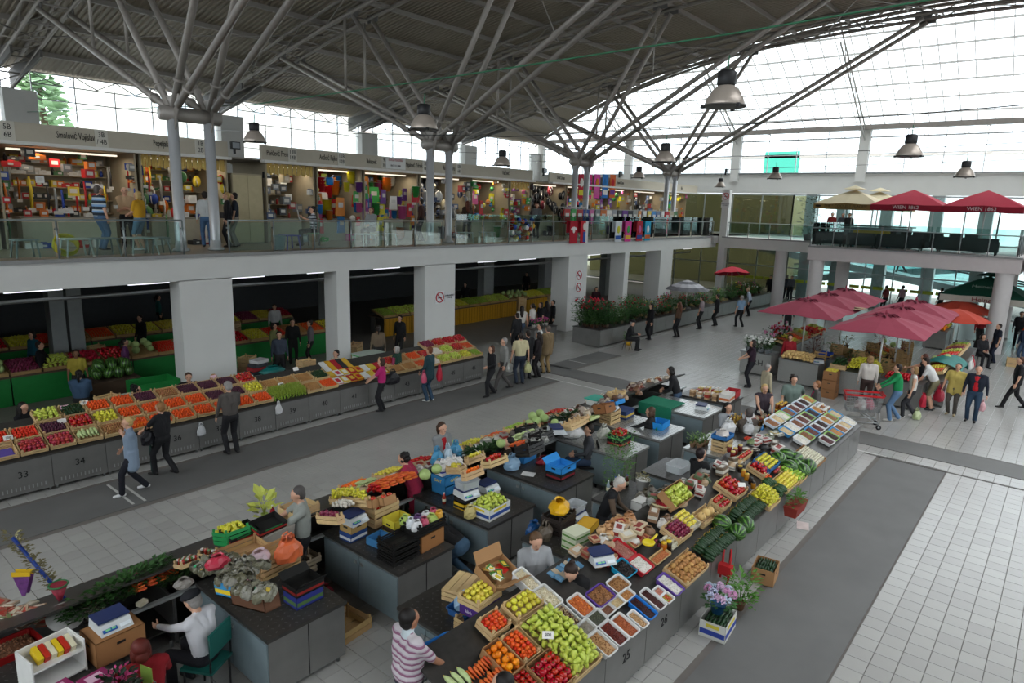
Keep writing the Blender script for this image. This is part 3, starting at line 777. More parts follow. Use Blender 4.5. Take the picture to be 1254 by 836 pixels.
# ---- produce templates (mesh, radius)
def _fruit(kind):
    b = MB()
    if kind in ('tomato', 'cherry_tomato'):
        b.lathe([(.001, -.8), (.6, -.72), (.95, -.3), (1, .1), (.82, .55), (.45, .76), (.1, .68)], 9); b.mat(1).lathe([(.32, .70), (.1, .78), (.05, .98)], 5)
        return b.mesh(kind, [M('#b3150e', .25, var=.15, rnd=.3, spec=.6), M('#3d6b22', .7)])
    if kind in ('apricot', 'tangerine', 'orange'):
        b.ell((0, 0, 0), (1, 1, .92), 9, 6); b.mat(1).ell((0, 0, .9), (.12, .12, .08), 5, 3)
        return b.mesh(kind, [M({'apricot': '#e0501a', 'tangerine': '#e8670f', 'orange': '#f08a0c'}[kind], .45, var=.12, rnd=.35), M('#5c5a20', .7)])
    if kind in ('yellow_apple', 'green_apple', 'red_apple', 'lemon', 'peach', 'plum'):
        b.lathe([(.001, -.82), (.35, -.88), (.8, -.6), (1, 0), (.92, .45), (.55, .8), (.2, .78), (.001, .62)], 9); b.mat(1).tube([(0, 0, .6), (.05, .02, 1.0)], .05, 4)
        c = {'yellow_apple': '#cfc53c', 'green_apple': '#93b43c', 'red_apple': '#a8323a', 'lemon': '#dccb4a', 'peach': '#d98a3c', 'plum': '#4a1830'}[kind]
        return b.mesh(kind, [M(c, .35, var=.2, scale=2, rnd=.4), M('#4a3a20', .7)])
    if kind in ('bell_pepper', 'red_pepper', 'yellow_pepper'):
        pr = [(.001, -1.15), (.3, -1.2), (.52, -.95), (.62, -.4), (.78, .3), (.85, .75), (.6, 1.0), (.15, .86)]
        n = 10; vs = []; fs = []
        for i, (r, z) in enumerate(pr):
            for j in range(n):
                t = 2*pi*j/n; q = r*(1+.12*cos(4*t)); vs.append((q*cos(t), q*sin(t), z))
        for i in range(len(pr)-1):
            for j in range(n): fs.append((i*n+j, i*n+(j+1) % n, (i+1)*n+(j+1) % n, (i+1)*n+j))
        b.add(vs, fs, True); b.mat(1).tube([(0, 0, .85), (.05, 0, 1.15), (.2, .05, 1.4)], [.14, .09, .08], 5)
        c = {'bell_pepper': '#bcc850', 'red_pepper': '#b0150f', 'yellow_pepper': '#d0c83c'}[kind]
        return b.mesh(kind, [M(c, .3, var=.12, scale=2, rnd=.3, spec=.5), M('#6d8f2c', .6)])
    if kind == 'potato':
        b.lathe([(.001, -1.1), (.55, -.95), (.9, -.45), (.95, .15), (.75, .7), (.35, 1.05), (.001, 1.1)], 9); b.v = [(x*(1+.15*sin(z*3)), y*.85, z) for x, y, z in b.v]
        return b.mesh(kind, M('#b4854f', .8, var=.2, rnd=.25))
    if kind in ('red_onion', 'white_onion', 'garlic'):
        b.lathe([(.001, -.85), (.45, -.75), (.95, -.2), (.95, .25), (.5, .75), (.14, 1.05), (.08, 1.4)], 8)
        return b.mesh(kind, M({'red_onion': '#7c2440', 'white_onion': '#d4cfb8', 'garlic': '#d9d2c6'}[kind], .35, var=.25, rnd=.3))
    if kind in ('cucumber', 'zucchini', 'pale_zucchini'):
        pts = [(.12*sin(i*.5), .35*sin(i/7*pi)*.5, -3.2+i*.92) for i in range(8)]
        b.tube(pts, [.35, .8, .95, 1, 1, .95, .75, .3], 8); b.mat(1).tube([pts[-1], (0, 0, 3.7)], [.25, .15], 5)
        c = {'cucumber': '#1d3a1c', 'zucchini': '#24481f', 'pale_zucchini': '#b4c489'}[kind]
        return b.mesh(kind, [M(c, .45, var=.25, scale=3, rnd=.3), M('#c2a440', .7)])
    if kind == 'carrot':
        b.tube([(0, 0, -3), (.1, .1, -1), (0, 0, 2), (0, 0, 2.6)], [.1, .55, .9, .5], 7); b.mat(1).tube([(0, 0, 2.5), (.1, 0, 3.1)], [.3, .1], 5)
        return b.mesh(kind, [M('#d9622a', .6, var=.12, rnd=.3), M('#5a7a30', .7)])
    if kind == 'green_chili':
        b.tube([(0, 0, -2.4), (.3, 0, -1), (.2, 0, .6), (0, 0, 1.8)], [.08, .4, .6, .45], 6); b.mat(1).tube([(0, 0, 1.7), (.1, 0, 2.5)], .12, 4)
        return b.mesh(kind, [M('#8fb03c', .4, var=.2, rnd=.6), M('#547a2c', .7)])
    if kind == 'watermelon':
        b.ell((0, 0, 0), (1, 1, 1.15), 16, 10); return b.mesh(kind, striped_rind())
    if kind == 'melon':
        b.ell((0, 0, 0), (1, 1, .92), 12, 8); b.mat(1).tube([(0, 0, .88), (.1, 0, 1.08)], .1, 5); return b.mesh(kind, [M('#cfae72', .8, var=.25, scale=25, rnd=.2), M('#7a6a3c', .8)])
    if kind == 'cabbage':
        b.ell((0, 0, 0), (.9, .9, .82), 12, 8)
        for i in range(7):
            a = i*.9; R = Euler((0, .5+.25*(i % 3), a)).to_matrix(); n0 = len(b.v)
            g = [[R @ Vector((.98*sin(u)*cos(v)*1.0, .98*sin(v), .98*cos(u)*cos(v)*.9)) for v in (-.7, -.3, .1, .5, .8)] for u in (-.7, -.3, .1, .5)]
            b.add([p for r_ in g for p in r_], [(i_*5+j, i_*5+j+1, (i_+1)*5+j+1, (i_+1)*5+j) for i_ in range(3) for j in range(4)], True)
        return b.mesh(kind, M('#a6bf78', .6, var=.2, scale=4, rnd=.3))
    if kind == 'beet':
        b.lathe([(.001, -1.5), (.15, -1.0), (.8, -.4), (1, .1), (.7, .7), (.2, .9)], 8); return b.mesh(kind, M('#4a1420', .7, var=.2, rnd=.3))
    if kind == 'mushroom':
        b.lathe([(.3, -.8), (.3, 0), (.9, .05), (1, .35), (.6, .8), (.001, .95)], 8); return b.mesh(kind, M('#a8764a', .8, var=.3, rnd=.4))
def striped_rind():
    mt = bpy.data.materials.new('striped_rind'); mt.use_nodes = True; n = mt.node_tree; b = n.nodes['Principled BSDF']; L = n.links.new; b.inputs['Roughness'].default_value = .35
    tx = n.nodes.new('ShaderNodeTexCoord'); s_ = n.nodes.new('ShaderNodeSeparateXYZ'); L(tx.outputs['Object'], s_.inputs[0])
    at_ = n.nodes.new('ShaderNodeMath'); at_.operation = 'ARCTAN2'; L(s_.outputs[1], at_.inputs[0]); L(s_.outputs[0], at_.inputs[1])
    nz = n.nodes.new('ShaderNodeTexNoise'); nz.inputs['Scale'].default_value = 3; L(tx.outputs['Object'], nz.inputs[0])
    m1 = n.nodes.new('ShaderNodeMath'); m1.operation = 'MULTIPLY_ADD'; m1.inputs[1].default_value = 10; L(at_.outputs[0], m1.inputs[0]); 
    m2 = n.nodes.new('ShaderNodeMath'); m2.operation = 'MULTIPLY'; m2.inputs[1].default_value = 5; L(nz.outputs[0], m2.inputs[0]); L(m2.outputs[0], m1.inputs[2])
    sn = n.nodes.new('ShaderNodeMath'); sn.operation = 'SINE'; L(m1.outputs[0], sn.inputs[0])
    r = n.nodes.new('ShaderNodeValToRGB'); r.color_ramp.elements[0].position = .35; r.color_ramp.elements[0].color = (*lin('#1f3d17'), 1); r.color_ramp.elements[1].position = .62; r.color_ramp.elements[1].color = (*lin('#5d8a3a'), 1)
    L(sn.outputs[0], r.inputs[0]); L(r.outputs[0], b.inputs['Base Color']); return mt
RAD = dict(tomato=.043, cherry_tomato=.027, apricot=.027, tangerine=.03, orange=.04, yellow_apple=.04, green_apple=.036, red_apple=.038, lemon=.036, peach=.035, plum=.026, bell_pepper=.042, red_pepper=.042,
           yellow_pepper=.036, potato=.038, red_onion=.036, white_onion=.028, garlic=.028, cucumber=.026, zucchini=.03, pale_zucchini=.034, carrot=.022, green_chili=.02, watermelon=.15, melon=.075, cabbage=.11, beet=.04, mushroom=.024)
LONG = {'cucumber', 'zucchini', 'pale_zucchini', 'carrot', 'green_chili'}
_cnt = {}; _rest = {}; LIMIT = 290
def frame(loc, rot): return Matrix.Translation(Vector(loc)) @ Euler(rot).to_matrix().to_4x4()
def drop(kind, Mw, label, group, r, rest=False):
    """one piece of produce: an object of its own for the nearest 290 of a kind, the others joined into one heap at the end"""
    me = cached(('fruit', kind), lambda: _fruit(kind)); c = _cnt.get(kind, 0); _cnt[kind] = c+(not rest)
    if c < LIMIT and not rest:
        o = put(kind, me); o.matrix_world = Mw @ Matrix.Scale(r, 4); tag(o, label, {'cherry_tomato': 'tomato'}.get(kind, kind.replace('_', ' ')), group)
    else: _rest.setdefault(kind, []).append(Mw @ Matrix.Scale(r, 4))
def heap(kind, loc, rot, L, Wd, z, label, layers=2, dome=.0, group=None, r=None, align=None, fill=1.0, rest=False):
    """pile produce over an L by Wd rectangle at height z of the frame (loc, rot)"""
    F_ = frame(loc, rot); r = r or RAD[kind]; group = group or label
    def place(x, y, zz, k):
        if kind in LONG:
            a = (align if align is not None else 0)+rnd(-.12, .12)
            R = Matrix.Rotation(a, 4, 'Z') @ Matrix.Rotation(pi/2, 4, 'Y') @ Matrix.Rotation(rnd(0, 6.28), 4, 'Z')
        elif kind in ('bell_pepper', 'red_pepper', 'yellow_pepper', 'potato'): R = Euler((rnd(-1.9, 1.9), rnd(-.8, .8), rnd(0, 6.28))).to_matrix().to_4x4()
        else: R = Euler((rnd(-.6, .6), rnd(-.6, .6), rnd(0, 6.28))).to_matrix().to_4x4()
        drop(kind, F_ @ Matrix.Translation((x, y, zz)) @ R, label, group, r*rnd(.9, 1.1), rest)
    if kind in LONG:
        ll = r*6.4 if kind != 'green_chili' else r*4.4; al = align or 0; alx = abs(cos(al)) > .5
        A, B = (L, Wd) if alx else (Wd, L)
        na = max(1, int(A/ll+.35)); nb = max(1, int(B/(r*1.95)))
        for k in range(layers):
            for i in range(na):
                for j in range(nb-k):
                    u = (i+.5)/na*A-A/2+rnd(-.02, .02); v = (j+.5+k*.5)/nb*B-B/2+rnd(-.004, .004)
                    x, y = (u, v) if alx else (v, u)
                    place(x, y, z+r*.95+k*r*1.6+dome*(1-(2*x/L)**2)*(1-(2*y/Wd)**2), k)
        return
    for k in range(layers):
        sp = r*(1.95 if kind not in ('bell_pepper', 'red_pepper', 'yellow_pepper') else 2.0); LL, WW = L-k*r*1.1, Wd-k*r*1.1
        nx = max(1, int(LL/sp)); ny = max(1, int(WW/(sp*.88)))
        for j in range(ny):
            for i in range(nx):
                if fill < 1 and rnd(0, 1) > fill: continue
                x = -LL/2+sp/2+i*(LL-sp)/max(1, nx-1) if nx > 1 else 0
                if j % 2: x = min(LL/2-r*.8, x+sp*.3)
                y = -WW/2+sp/2+j*(WW-sp)/max(1, ny-1) if ny > 1 else 0
                place(x+rnd(-.1, .1)*r, y+rnd(-.1, .1)*r, z+r*.9+k*r*1.35+rnd(0, .25)*r+dome*(1-(2*x/L)**2)*(1-(2*y/Wd)**2), k)
def finish_heaps():
    for kind, ms in _rest.items():
        me = cached(('fruit', kind), lambda: None); q = MB(); ex = [max(abs(v.co[i]) for v in me.vertices) for i in range(3)]
        (q.tube([(0, 0, -ex[2]), (0, 0, 0), (0, 0, ex[2])], [.25, ex[0]*.95, .4], 5) if kind in LONG else q.ell((0, 0, 0), tuple(e*.95 for e in ex), 7, 4)); n = len(q.v)
        v = np.c_[np.array(q.v), np.ones(n)]; f = q.f; mi = [0]*len(f)
        V_ = []; F2 = []
        for i, m_ in enumerate(ms):
            V_.append((v @ np.array(m_).T)[:, :3]); F2 += [tuple(a+i*n for a in q) for q in f]
        m2 = bpy.data.meshes.new(kind); m2.from_pydata(np.concatenate(V_).tolist(), [], F2)
        for x in me.materials: m2.materials.append(x)
        m2.polygons.foreach_set('material_index', mi*len(ms)); m2.polygons.foreach_set('use_smooth', [True]*len(F2)); m2.update()
        o = put(kind, m2); stuff(o, 'more of the %s heaped in the farther crates' % kind.replace('_', ' '), kind.replace('_', ' '))
def grains(loc, rot, L, Wd, z, c1, c2, label, r=.008, n=140, dome=.03, name='beans', cat='beans', par=None):
    """loose dry goods: a mound with its grains, one object"""
    F_ = Euler(rot).to_matrix()
    def mk():
        b = MB(); N = 7; hz = lambda u, v: dome*(1-u*u)*(1-v*v)
        vs = [(u*L/2, v*Wd/2, z+hz(u, v)+rnd(-.002, .002)) for u in [i/3.0-1 for i in range(N)] for v in [j/3.0-1 for j in range(N)]]
        b.add(vs, [(i*N+j, (i+1)*N+j, (i+1)*N+j+1, i*N+j+1) for i in range(N-1) for j in range(N-1)], True)
        for i in range(n):
            u, v = rnd(-.97, .97), rnd(-.97, .97); b.mat(i % 2); R = Euler((rnd(0, 6), rnd(0, 6), rnd(0, 6))).to_matrix()
            b.ell((u*L/2, v*Wd/2, z+hz(u, v)+r*.3), (r*1.4, r*.9, r*.8), 5, 3, R)
        return b.mesh(name, [M(c1, .6, var=.25, scale=90), M(c2, .6, var=.2)])
    me = cached(('gr', round(L, 2), round(Wd, 2), round(z, 3), c1, c2, r, n, dome, name), mk)
    o = put(name, me, par, loc, rot)
    if par is None: stuff(o, label, cat)
    else: o['kind'] = 'stuff'
    return o
def scale_(loc, rz, label, pan=True):
    t = thing('weighing_scale', label, 'scale', loc, rz)
    b = MB(); b.add([(-.17, -.18, 0), (.17, -.18, 0), (.17, .17, 0), (-.17, .17, 0), (-.16, -.11, .10), (.16, -.11, .10), (.16, .16, .10), (-.16, .16, .10)], [(3, 2, 1, 0), (4, 5, 6, 7), (0, 1, 5, 4), (1, 2, 6, 5), (2, 3, 7, 6), (3, 0, 4, 7)])
    b.build('housing', M('#c4c8c8', .5), t)
    MB().box((0, .03, .125), (.33, .25, .022)).box((0, .03, .108), (.1, .1, .02)).build('weighing_plate', M('#26335f', .45), t)
    R = Euler((.62, 0, 0)).to_matrix()
    MB().box((-.07, -.149, .048), (.15, .055, .006), R=R).build('display', M('#2b5aa0', .3), t); MB().box((.09, -.149, .048), (.11, .06, .006), R=R).build('keypad', M('#d8e0e4', .5), t)
    MB().box((-.09, -.152, .05), (.05, .02, .007), R=R).box((-.03, -.152, .05), (.04, .02, .007), R=R).build('readout', M('#7fd08a', .4), t)
    return t
def bag(loc, rz, label, col='#e4e4e2', sz=(.22, .16, .28), a=.55, handles=True, cat='bag', name='carrier_bag', inside=None, group=None, rot=None):
    t = thing(name, label, cat, loc, rz, group, rot); w, d, h = sz; b = MB(); n = 14; vs = []; fs = []
    pr = [(.55, 0), (.92, .08), (1, .3), (.9, .52), (.62, .72), (.38, .82), (.5, .9)]
    sd = random.Random(int(abs(loc[0])*977+abs(loc[1])*131))
    for r, z in pr:
        for j in range(n):
            t_ = 2*pi*j/n; q = r*(1+sd.uniform(-.13, .13)); vs.append((q*w/2*cos(t_), q*d/2*sin(t_), z*h+sd.uniform(-.03, .03)*h))
    for i in range(len(pr)-1):
        for j in range(n): fs.append((i*n+j, i*n+(j+1) % n, (i+1)*n+(j+1) % n, (i+1)*n+j))
    fs.append(tuple(range(n-1, -1, -1))); b.add(vs, fs, False)
    mt = film(col, a, .35) if a < 1 else M(col, .45, var=.08); b.build('sack', mt, t)
    if handles:
        q = MB()
        for s in (-1, 1): q.tube([(-.15*w, s*.12*d, .86*h), (-.09*w, s*.1*d, 1.08*h), (.09*w, s*.1*d, 1.08*h), (.15*w, s*.12*d, .86*h)], .012, 5)
        q.build('handle', mt, t)
    if inside:
        g = MB()
        for i in range(7): g.ell((sd.uniform(-.25, .25)*w, sd.uniform(-.25, .25)*d, h*sd.uniform(.12, .45)), min(w, d)*.19, 7, 5)
        g.build('contents', M(inside, .5, rnd=.2), t)
    return t
def packet(loc, rot, sz, label, c, group, name='packet', c2=None, cat='packet'):
    w, d, h = sz
    k = ('pk', round(w, 3), round(d, 3), round(h, 3), c, c2)
    def mk():
        b = MB().box((0, 0, h/2), sz)
        if c2: b.mat(1).box((0, 0, h*.5), (w*1.01, d*1.01, h*.35)).box((0, 0, h), (w*.6, d*.6, .003))
        return b.mesh(name, [M(c, .5), M(c2 or c, .5)])
    return tag(put(name, cached(k, mk), None, loc, rot), label, cat, group)
def bottle(loc, label, c, cap, group, h=.28, r=.038, name='bottle', parts=True):
    t = thing(name, label, 'bottle', loc, 0, group)
    me = cached(('bt', c, h, r), lambda: MB().lathe([(r, 0), (r, h*.6), (r*.45, h*.78), (r*.38, h*.93)], 9).mesh('glass', M(c, .15, spec=.7)))
    put('glass', me, t); put('cap', cached(('bc', cap, h, r), lambda: MB().lathe([(r*.42, h*.92), (r*.42, h)], 8).mesh('cap', M(cap, .5))), t)
    put('paper_label', cached(('bl', h, r), lambda: MB().lathe([(r*1.02, h*.18), (r*1.02, h*.45)], 9).mesh('paper_label', M('#d8d0b0', .7))), t)
    return t
def jar(loc, label, c, lid, group, h=.13, r=.04, name='jar'):
    t = thing(name, label, 'jar', loc, 0, group)
    put('glass', cached(('jr', c, h, r), lambda: MB().lathe([(r*.95, 0), (r, h*.1), (r, h*.75), (r*.8, h*.86)], 10).mesh('glass', M(c, .15, spec=.7))), t)
    put('lid', cached(('jl', lid, h, r), lambda: MB().lathe([(r*.88, h*.84), (r*.88, h)], 10).mesh('lid', M(lid, .4))), t)
    return t
def leaves(b, c, R, n, s, up=.5, flat=False):
    """n single leaves about c within radius R added to b"""
    for i in range(n):
        a, q = rnd(0, 2*pi), sqrt(rnd(0, 1)); p = Vector(c)+Vector((q*R[0]*cos(a), q*R[1]*sin(a), rnd(0, R[2])))
        d = Vector((cos(a)*rnd(.3, 1), sin(a)*rnd(.3, 1), rnd(-.2, 1)*up)).normalized(); w = d.cross(Vector((rnd(-.3, .3), rnd(-.3, .3), 1))).normalized()
        l = s*rnd(.7, 1.3); m_ = p+d*l*.5+Vector((0, 0, l*.08))
        b.add([p, m_+w*l*.28, p+d*l, m_-w*l*.28], [(0, 1, 2, 3)])
def greens(loc, rot, L, Wd, h, c, label, n=260, s=.09, name='parsley', cat='greens', c2=None):
    b = MB(); leaves(b, (0, 0, 0), (L/2, Wd/2, h), n, s)
    o = b.build(name, M(c, .6, var=.35, scale=8), None, loc, rot); return stuff(o, label, cat)
def plant(loc, label, pot='#7a3b22', c='#3f6b2c', blossom=None, h=.45, w=.2, n=70, group=None, name='potted_plant', ph=.13, bn=10, bs=.03, s=.1, cat='plant'):
    t = thing(name, label, cat, loc, rnd(0, 6), group)
    put('pot', cached(('pot', pot, ph), lambda: MB().lathe([(ph*.5, 0), (ph*.7, ph*.9), (ph*.76, ph), (ph*.6, ph), (ph*.58, ph*.9), (0.001, ph*.88)], 10).mesh('pot', M(pot, .7))), t)
    k = ('pl', c, round(h, 2), round(w, 2), n, blossom, random.randint(0, 2))
    def fo():
        b = MB()
        for i in range(6):
            a = i*1.05; b.tube([(0, 0, ph*.9), (w*.4*cos(a), w*.4*sin(a), ph+(h-ph)*.5), (w*.7*cos(a), w*.7*sin(a), h*.85)], [.007, .005, .003], 4)
        leaves(b, (0, 0, ph*.9), (w, w, h-ph), n, s); return b.mesh('foliage', M(c, .6, var=.3, scale=7))
    put('foliage', cached(k+('f',), fo), t)
    if blossom:
        def bl():
            b = MB()
            for i in range(bn):
                a, q = rnd(0, 6.28), sqrt(rnd(0.05, 1))*w; b.ell((q*cos(a), q*sin(a), h*rnd(.7, 1.08)), bs, 6, 4)
            return b.mesh('blossom', M(blossom, .6, var=.2))
        put('blossom', cached(k+('b',), bl), t)
    return t
def card(loc, rz, label, s='', w=.13, h=.085, c='#e6e4de', tilt=-.9, tc='#333333'):
    t = thing('price_card', label, 'sign', loc, 0, 'price cards', (0, 0, 0)); t.rotation_euler = (pi/2+tilt, 0, rz)
    MB().box((0, h/2, 0), (w, h, .003)).build('paper', M(c, .8), t)
    if s: text(s, h*.6, (0, h*.5, .003), (0, 0, 0), M(tc, .8), t)
    return t
def chair_(loc, rz, label, c='#1f6b4f', seat=.44):
    t = thing('chair', label, 'chair', loc, rz)
    lg = MB().tube([(0, 0, 0), (0, 0, seat)], .014, 6).mesh('leg', M('#2a2a2a', .4, .5))
    for x in (-.18, .18):
        for y in (-.18, .18): put('leg', lg, t, (x, y, 0))
    MB().box((0, 0, seat), (.42, .42, .035)).build('seat', M(c, .6), t)
    MB().box((-.2, 0, seat+.36), (.025, .42, .3)).build('backrest', M(c, .6), t)
    MB().tube([(-.19, -.2, seat), (-.2, -.2, seat+.45)], .012, 6).tube([(-.19, .2, seat), (-.2, .2, seat+.45)], .012, 6).build('back_frame', M('#2a2a2a', .4, .5), t)
    return t
# ================================================================ counters, cabinets, and what lies on the two island rows
PANEL = M('#7c7b78', .36, .45, var=.2, scale=3); TOPST = M('#4a4845', .35, .5, var=.3, scale=14); DOOR = M('#76858a', .5, .2, var=.12); LATCH = M('#a4a8a8', .3, .8)
NUM = M('#1b1b1b', .7)
def counter(x0, y, face, num=None, depth=1.25, w=1.0, zf=.78, sl=.35, label=None, vents=True, extra=None):
    """one counter unit; face=-1 looks to -Y, +1 to +Y, its top rising away from the front"""
    t = thing('market_counter', label, 'counter', (x0+w/2, y, 0), 0 if face < 0 else pi, 'counter units')
    k = ('cn', w, depth, zf, sl)
    put('front_panel', cached(k+('f',), lambda: MB().box((0, .02, .08+(zf-.08)/2), (w-.012, .03, zf-.08)).mesh('front_panel', PANEL)), t)
    def top():
        b = MB(); z1 = zf+sl*depth
        b.add([(-w/2, 0, zf-.03), (w/2, 0, zf-.03), (w/2, depth, z1-.03), (-w/2, depth, z1-.03), (-w/2, 0, zf), (w/2, 0, zf), (w/2, depth, z1), (-w/2, depth, z1)], [(3, 2, 1, 0), (4, 5, 6, 7), (0, 1, 5, 4), (1, 2, 6, 5), (2, 3, 7, 6), (3, 0, 4, 7)])
        return b.mesh('display_top', TOPST)
    put('display_top', cached(k+('t',), top), t)
    put('side_panel', cached(k+('s',), lambda: MB().box((0, depth/2, .4), (.02, depth-.06, .66)).mesh('side_panel', PANEL)), t, (-w/2+.012, 0, 0)); put('side_panel', cached(k+('s',), None), t, (w/2-.012, 0, 0))
    put('shelf', cached(k+('b',), lambda: MB().box((0, depth*.55, .28), (w-.05, depth*.8, .02)).mesh('shelf', TOPST)), t)
    put('work_ledge', cached(k+('l',), lambda: MB().box((0, depth+.035, .80), (w, .07, .035)).mesh('work_ledge', M('#b9bdbc', .35, .5))), t)
    ft = cached(('foot',), lambda: MB().tube([(0, 0, 0), (0, 0, .1)], .025, 8).mesh('foot', GREYMET))
    for a in (-w/2+.06, w/2-.06):
        for c in (.06, depth-.08): put('foot', ft, t, (a, c, 0))
    if vents:
        def vt():
            b = MB()
            for i in range(11): b.box((-w*.36+i*w*.072, .0025, .19), (.022, .006, .075))
            return b.mesh('vent', M('#a3a5a3', .4, .6))
        o = put('vent', cached(k+('v',), vt), t); o['kind'] = 'stuff'
    if num: text(num, .19, (0, .002, .47), (pi/2, 0, 0), NUM, t)
    return t
ORD = 'first second third fourth fifth sixth seventh eighth ninth tenth eleventh twelfth thirteenth fourteenth fifteenth sixteenth seventeenth'.split()
NW = 'three four five six seven eight nine'.split()
for i in range(14):
    n = {2: '25', 3: '26'}.get(i)
    counter(4.25+i, 3.6, -1, n, 1.25, label=('steel counter unit numbered twenty-%s at the front edge of the island' % ('five' if n == '25' else 'six')) if n else '%s plain steel counter unit along the right-hand front of the island' % ORD[i], vents=False)
LEFTN = [str(33+i) for i in range(14)]
for i, n in enumerate(LEFTN): counter(2.87+i, 15.36, -1, n, 1.3, label='grey steel counter unit numbered %s in the row by the left wall' % (('thirty-'+NW[i]) if i < 7 else ('forty' if i == 7 else 'forty-'+['one', 'two', 'three', 'four', 'five', 'six'][i-8])))
counter(1.87, 15.36, -1, None, 1.3, label='grey steel counter unit at the left edge of the picture, before number 33')
for i in range(17): counter(1.35+i, 9.72, 1, None, 1.2, label='%s dark topped counter unit along the left-hand side of the island' % ORD[i], vents=False)
def cabinet(x0, w, y0, y1, label, end=-1, top=None):
    """metal cabinet with two doors towards -X and a chequer-plate top"""
    t = thing('stall_cabinet', label, 'cabinet', (x0, y0, 0)); d = y1-y0; zt = .86
    MB().box((w/2, d/2, .47), (w, d, .74)).build('body', PANEL, t)
    b = MB().box((w/2, d/2, zt), (w+.05, d+.05, .045))
    b.build('plate_top', top or TOPST, t)
    st = MB()
    for i in range(int(w/.09)):
        for j in range(int(d/.09)): st.box((.05+i*.09, .05+j*.09, zt+.024), (.035, .012, .004), rz=pi/4 if (i+j) % 2 else -pi/4)
    o = st.build('tread_stud', M('#6a6a68', .35, .7), t); o['kind'] = 'stuff'
    for k in (0, 1):
        dr = MB().box((-.012, d*(.25+.5*k), .46), (.02, d*.49, .68)).build('door', DOOR, t)
        MB().box((-.028, d*(.46+.08*k), .70), (.014, .06, .05)).build('latch', LATCH, dr)
    MB().box((w/2, -.004, .47), (.008, .006, .72)).build('panel_seam', BLACK, t)
    ft = cached(('foot',), None)
    for a in (.07, w-.07):
        for c in (.07, d-.07): put('foot', ft, t, (a, c, 0))
    return t
BRT = M('#b9bbb9', .3, .7, var=.15, scale=8)
lc = [(3.62, 1.08, 'with a blue and a black carton on its dark chequered top'), (5.62, 1.06, 'with stacked black crates on its top'), (7.5, 1.18, 'carrying the yellow pepper carton and two scales'), (9.42, 1.14, 'with an open blue carton on its top'),
      (11.75, 1.0, 'with bright bare top and a carton of tomatoes'), (13.3, 1.2, 'with a bright blue carton on its shiny top'), (15.6, 1.2, 'with a grey scale on its bright top, farthest of its row')]
for i, (x, w, l) in enumerate(lc): cabinet(x, w, 6.65, 8.42, 'grey metal stall cabinet '+l, top=BRT if i > 3 else None)
cabinet(.9, 1.2, 6.65, 8.42, 'grey metal stall cabinet at the left edge, beside the red haired woman')
rc = [(5.1, 1.2, 'with crates on its chequered top, beside the man with the basin'), (7.62, 1.35, 'behind the seated man in a grey hooded top'), (9.62, 1.15, 'behind the grey haired man in a vest'), (13.25, 1.3, 'behind the woman in black, with herbs on its pale top'), (11.4, 1.0, 'behind the tilted carton of peppers'), (14.6, 2.0, 'under white bags near the far end of the island')]
for i, (x, w, l) in enumerate(rc): cabinet(x, w, 4.98, 6.02, 'metal stall cabinet '+l, top=BRT if i == 3 else None)
# ---- planes of the displays
def plane(a, b, y0):
    def D(px, py, up=0.0):
        d = ray(px, py); t = (a+up-b*y0-H)/(d.z-b*d.y); return Vector((0, 0, H))+d*t
    D.rx = math.atan(b); return D
DR = plane(.80, .35, 3.6); DL = plane(.80, -.30, 9.72); DW = plane(.80, .35, 15.36)
def span(D, l, r, up=0.0):
    a, c = D(l[0], l[1], up), D(r[0], r[1], up)
    return (a+c)/2, max(.12, abs(c.x-a.x)), max(.12, abs(a.y-c.y))
TIL = 0.0
def box_of(D, l, r, kind, label, cont='crate', up=.0, h=.13, layers=2, col=None, dome=.02, align=None, fill=1.0, clab=None, detail=1, tilt=0, group=None):
    """a crate, carton or tub lying on display plane D between two picture corners, and the produce in it"""
    c, L, Wd = span(D, l, r, up+h*.8); rot = (D.rx+tilt, 0, 0); n_ = Euler(rot).to_matrix() @ Vector((0, 0, 1)); c = c-n_*h*.78
    clab = clab or ('of '+label)
    if cont == 'crate': crate(c, rot, L, Wd, h, 'wooden crate '+clab, detail=detail)
    elif cont == 'carton': carton(c, rot, L, Wd, h, 'open brown carton '+clab, col or '#a57c52', holes=False)
    elif cont == 'tub': tub(c, rot, L, Wd, h, 'plastic tub '+clab, col or '#dcdcdc')
    zf = h-RAD[kind]*(2.1 if layers == 2 else 1.1)-.01 if cont else 0
    if cont: heap(kind, c, rot, L-.05, Wd-.05, max(.012, zf), label, layers, dome, align=align, fill=fill, group=group)
    else: heap(kind, c+n_*h*.78-n_*(.03), rot, L, Wd, 0, label, layers, dome, align=align, fill=fill, group=group)
    return c, L, Wd
def dry(D, l, r, c1, c2, label, col='#d8d8d6', r_=.008, h=.09, up=0, n=150, name='beans', dome=.025, tl=None, clear=False, cat='beans'):
    c, L, Wd = span(D, l, r, up+h); rot = (D.rx, 0, 0); n_ = Euler(rot).to_matrix() @ Vector((0, 0, 1)); c = c-n_*h*.95; L += .03; Wd += .03
    tub(c, rot, L-.01, Wd-.01, h, (tl or 'shallow plastic tub')+' of '+label, col)
    grains(c, rot, L-.05, Wd-.05, h-.03, c1, c2, label+' filling the '+(tl or 'shallow plastic tub'), r_, n, dome, name, cat=cat)
    return c
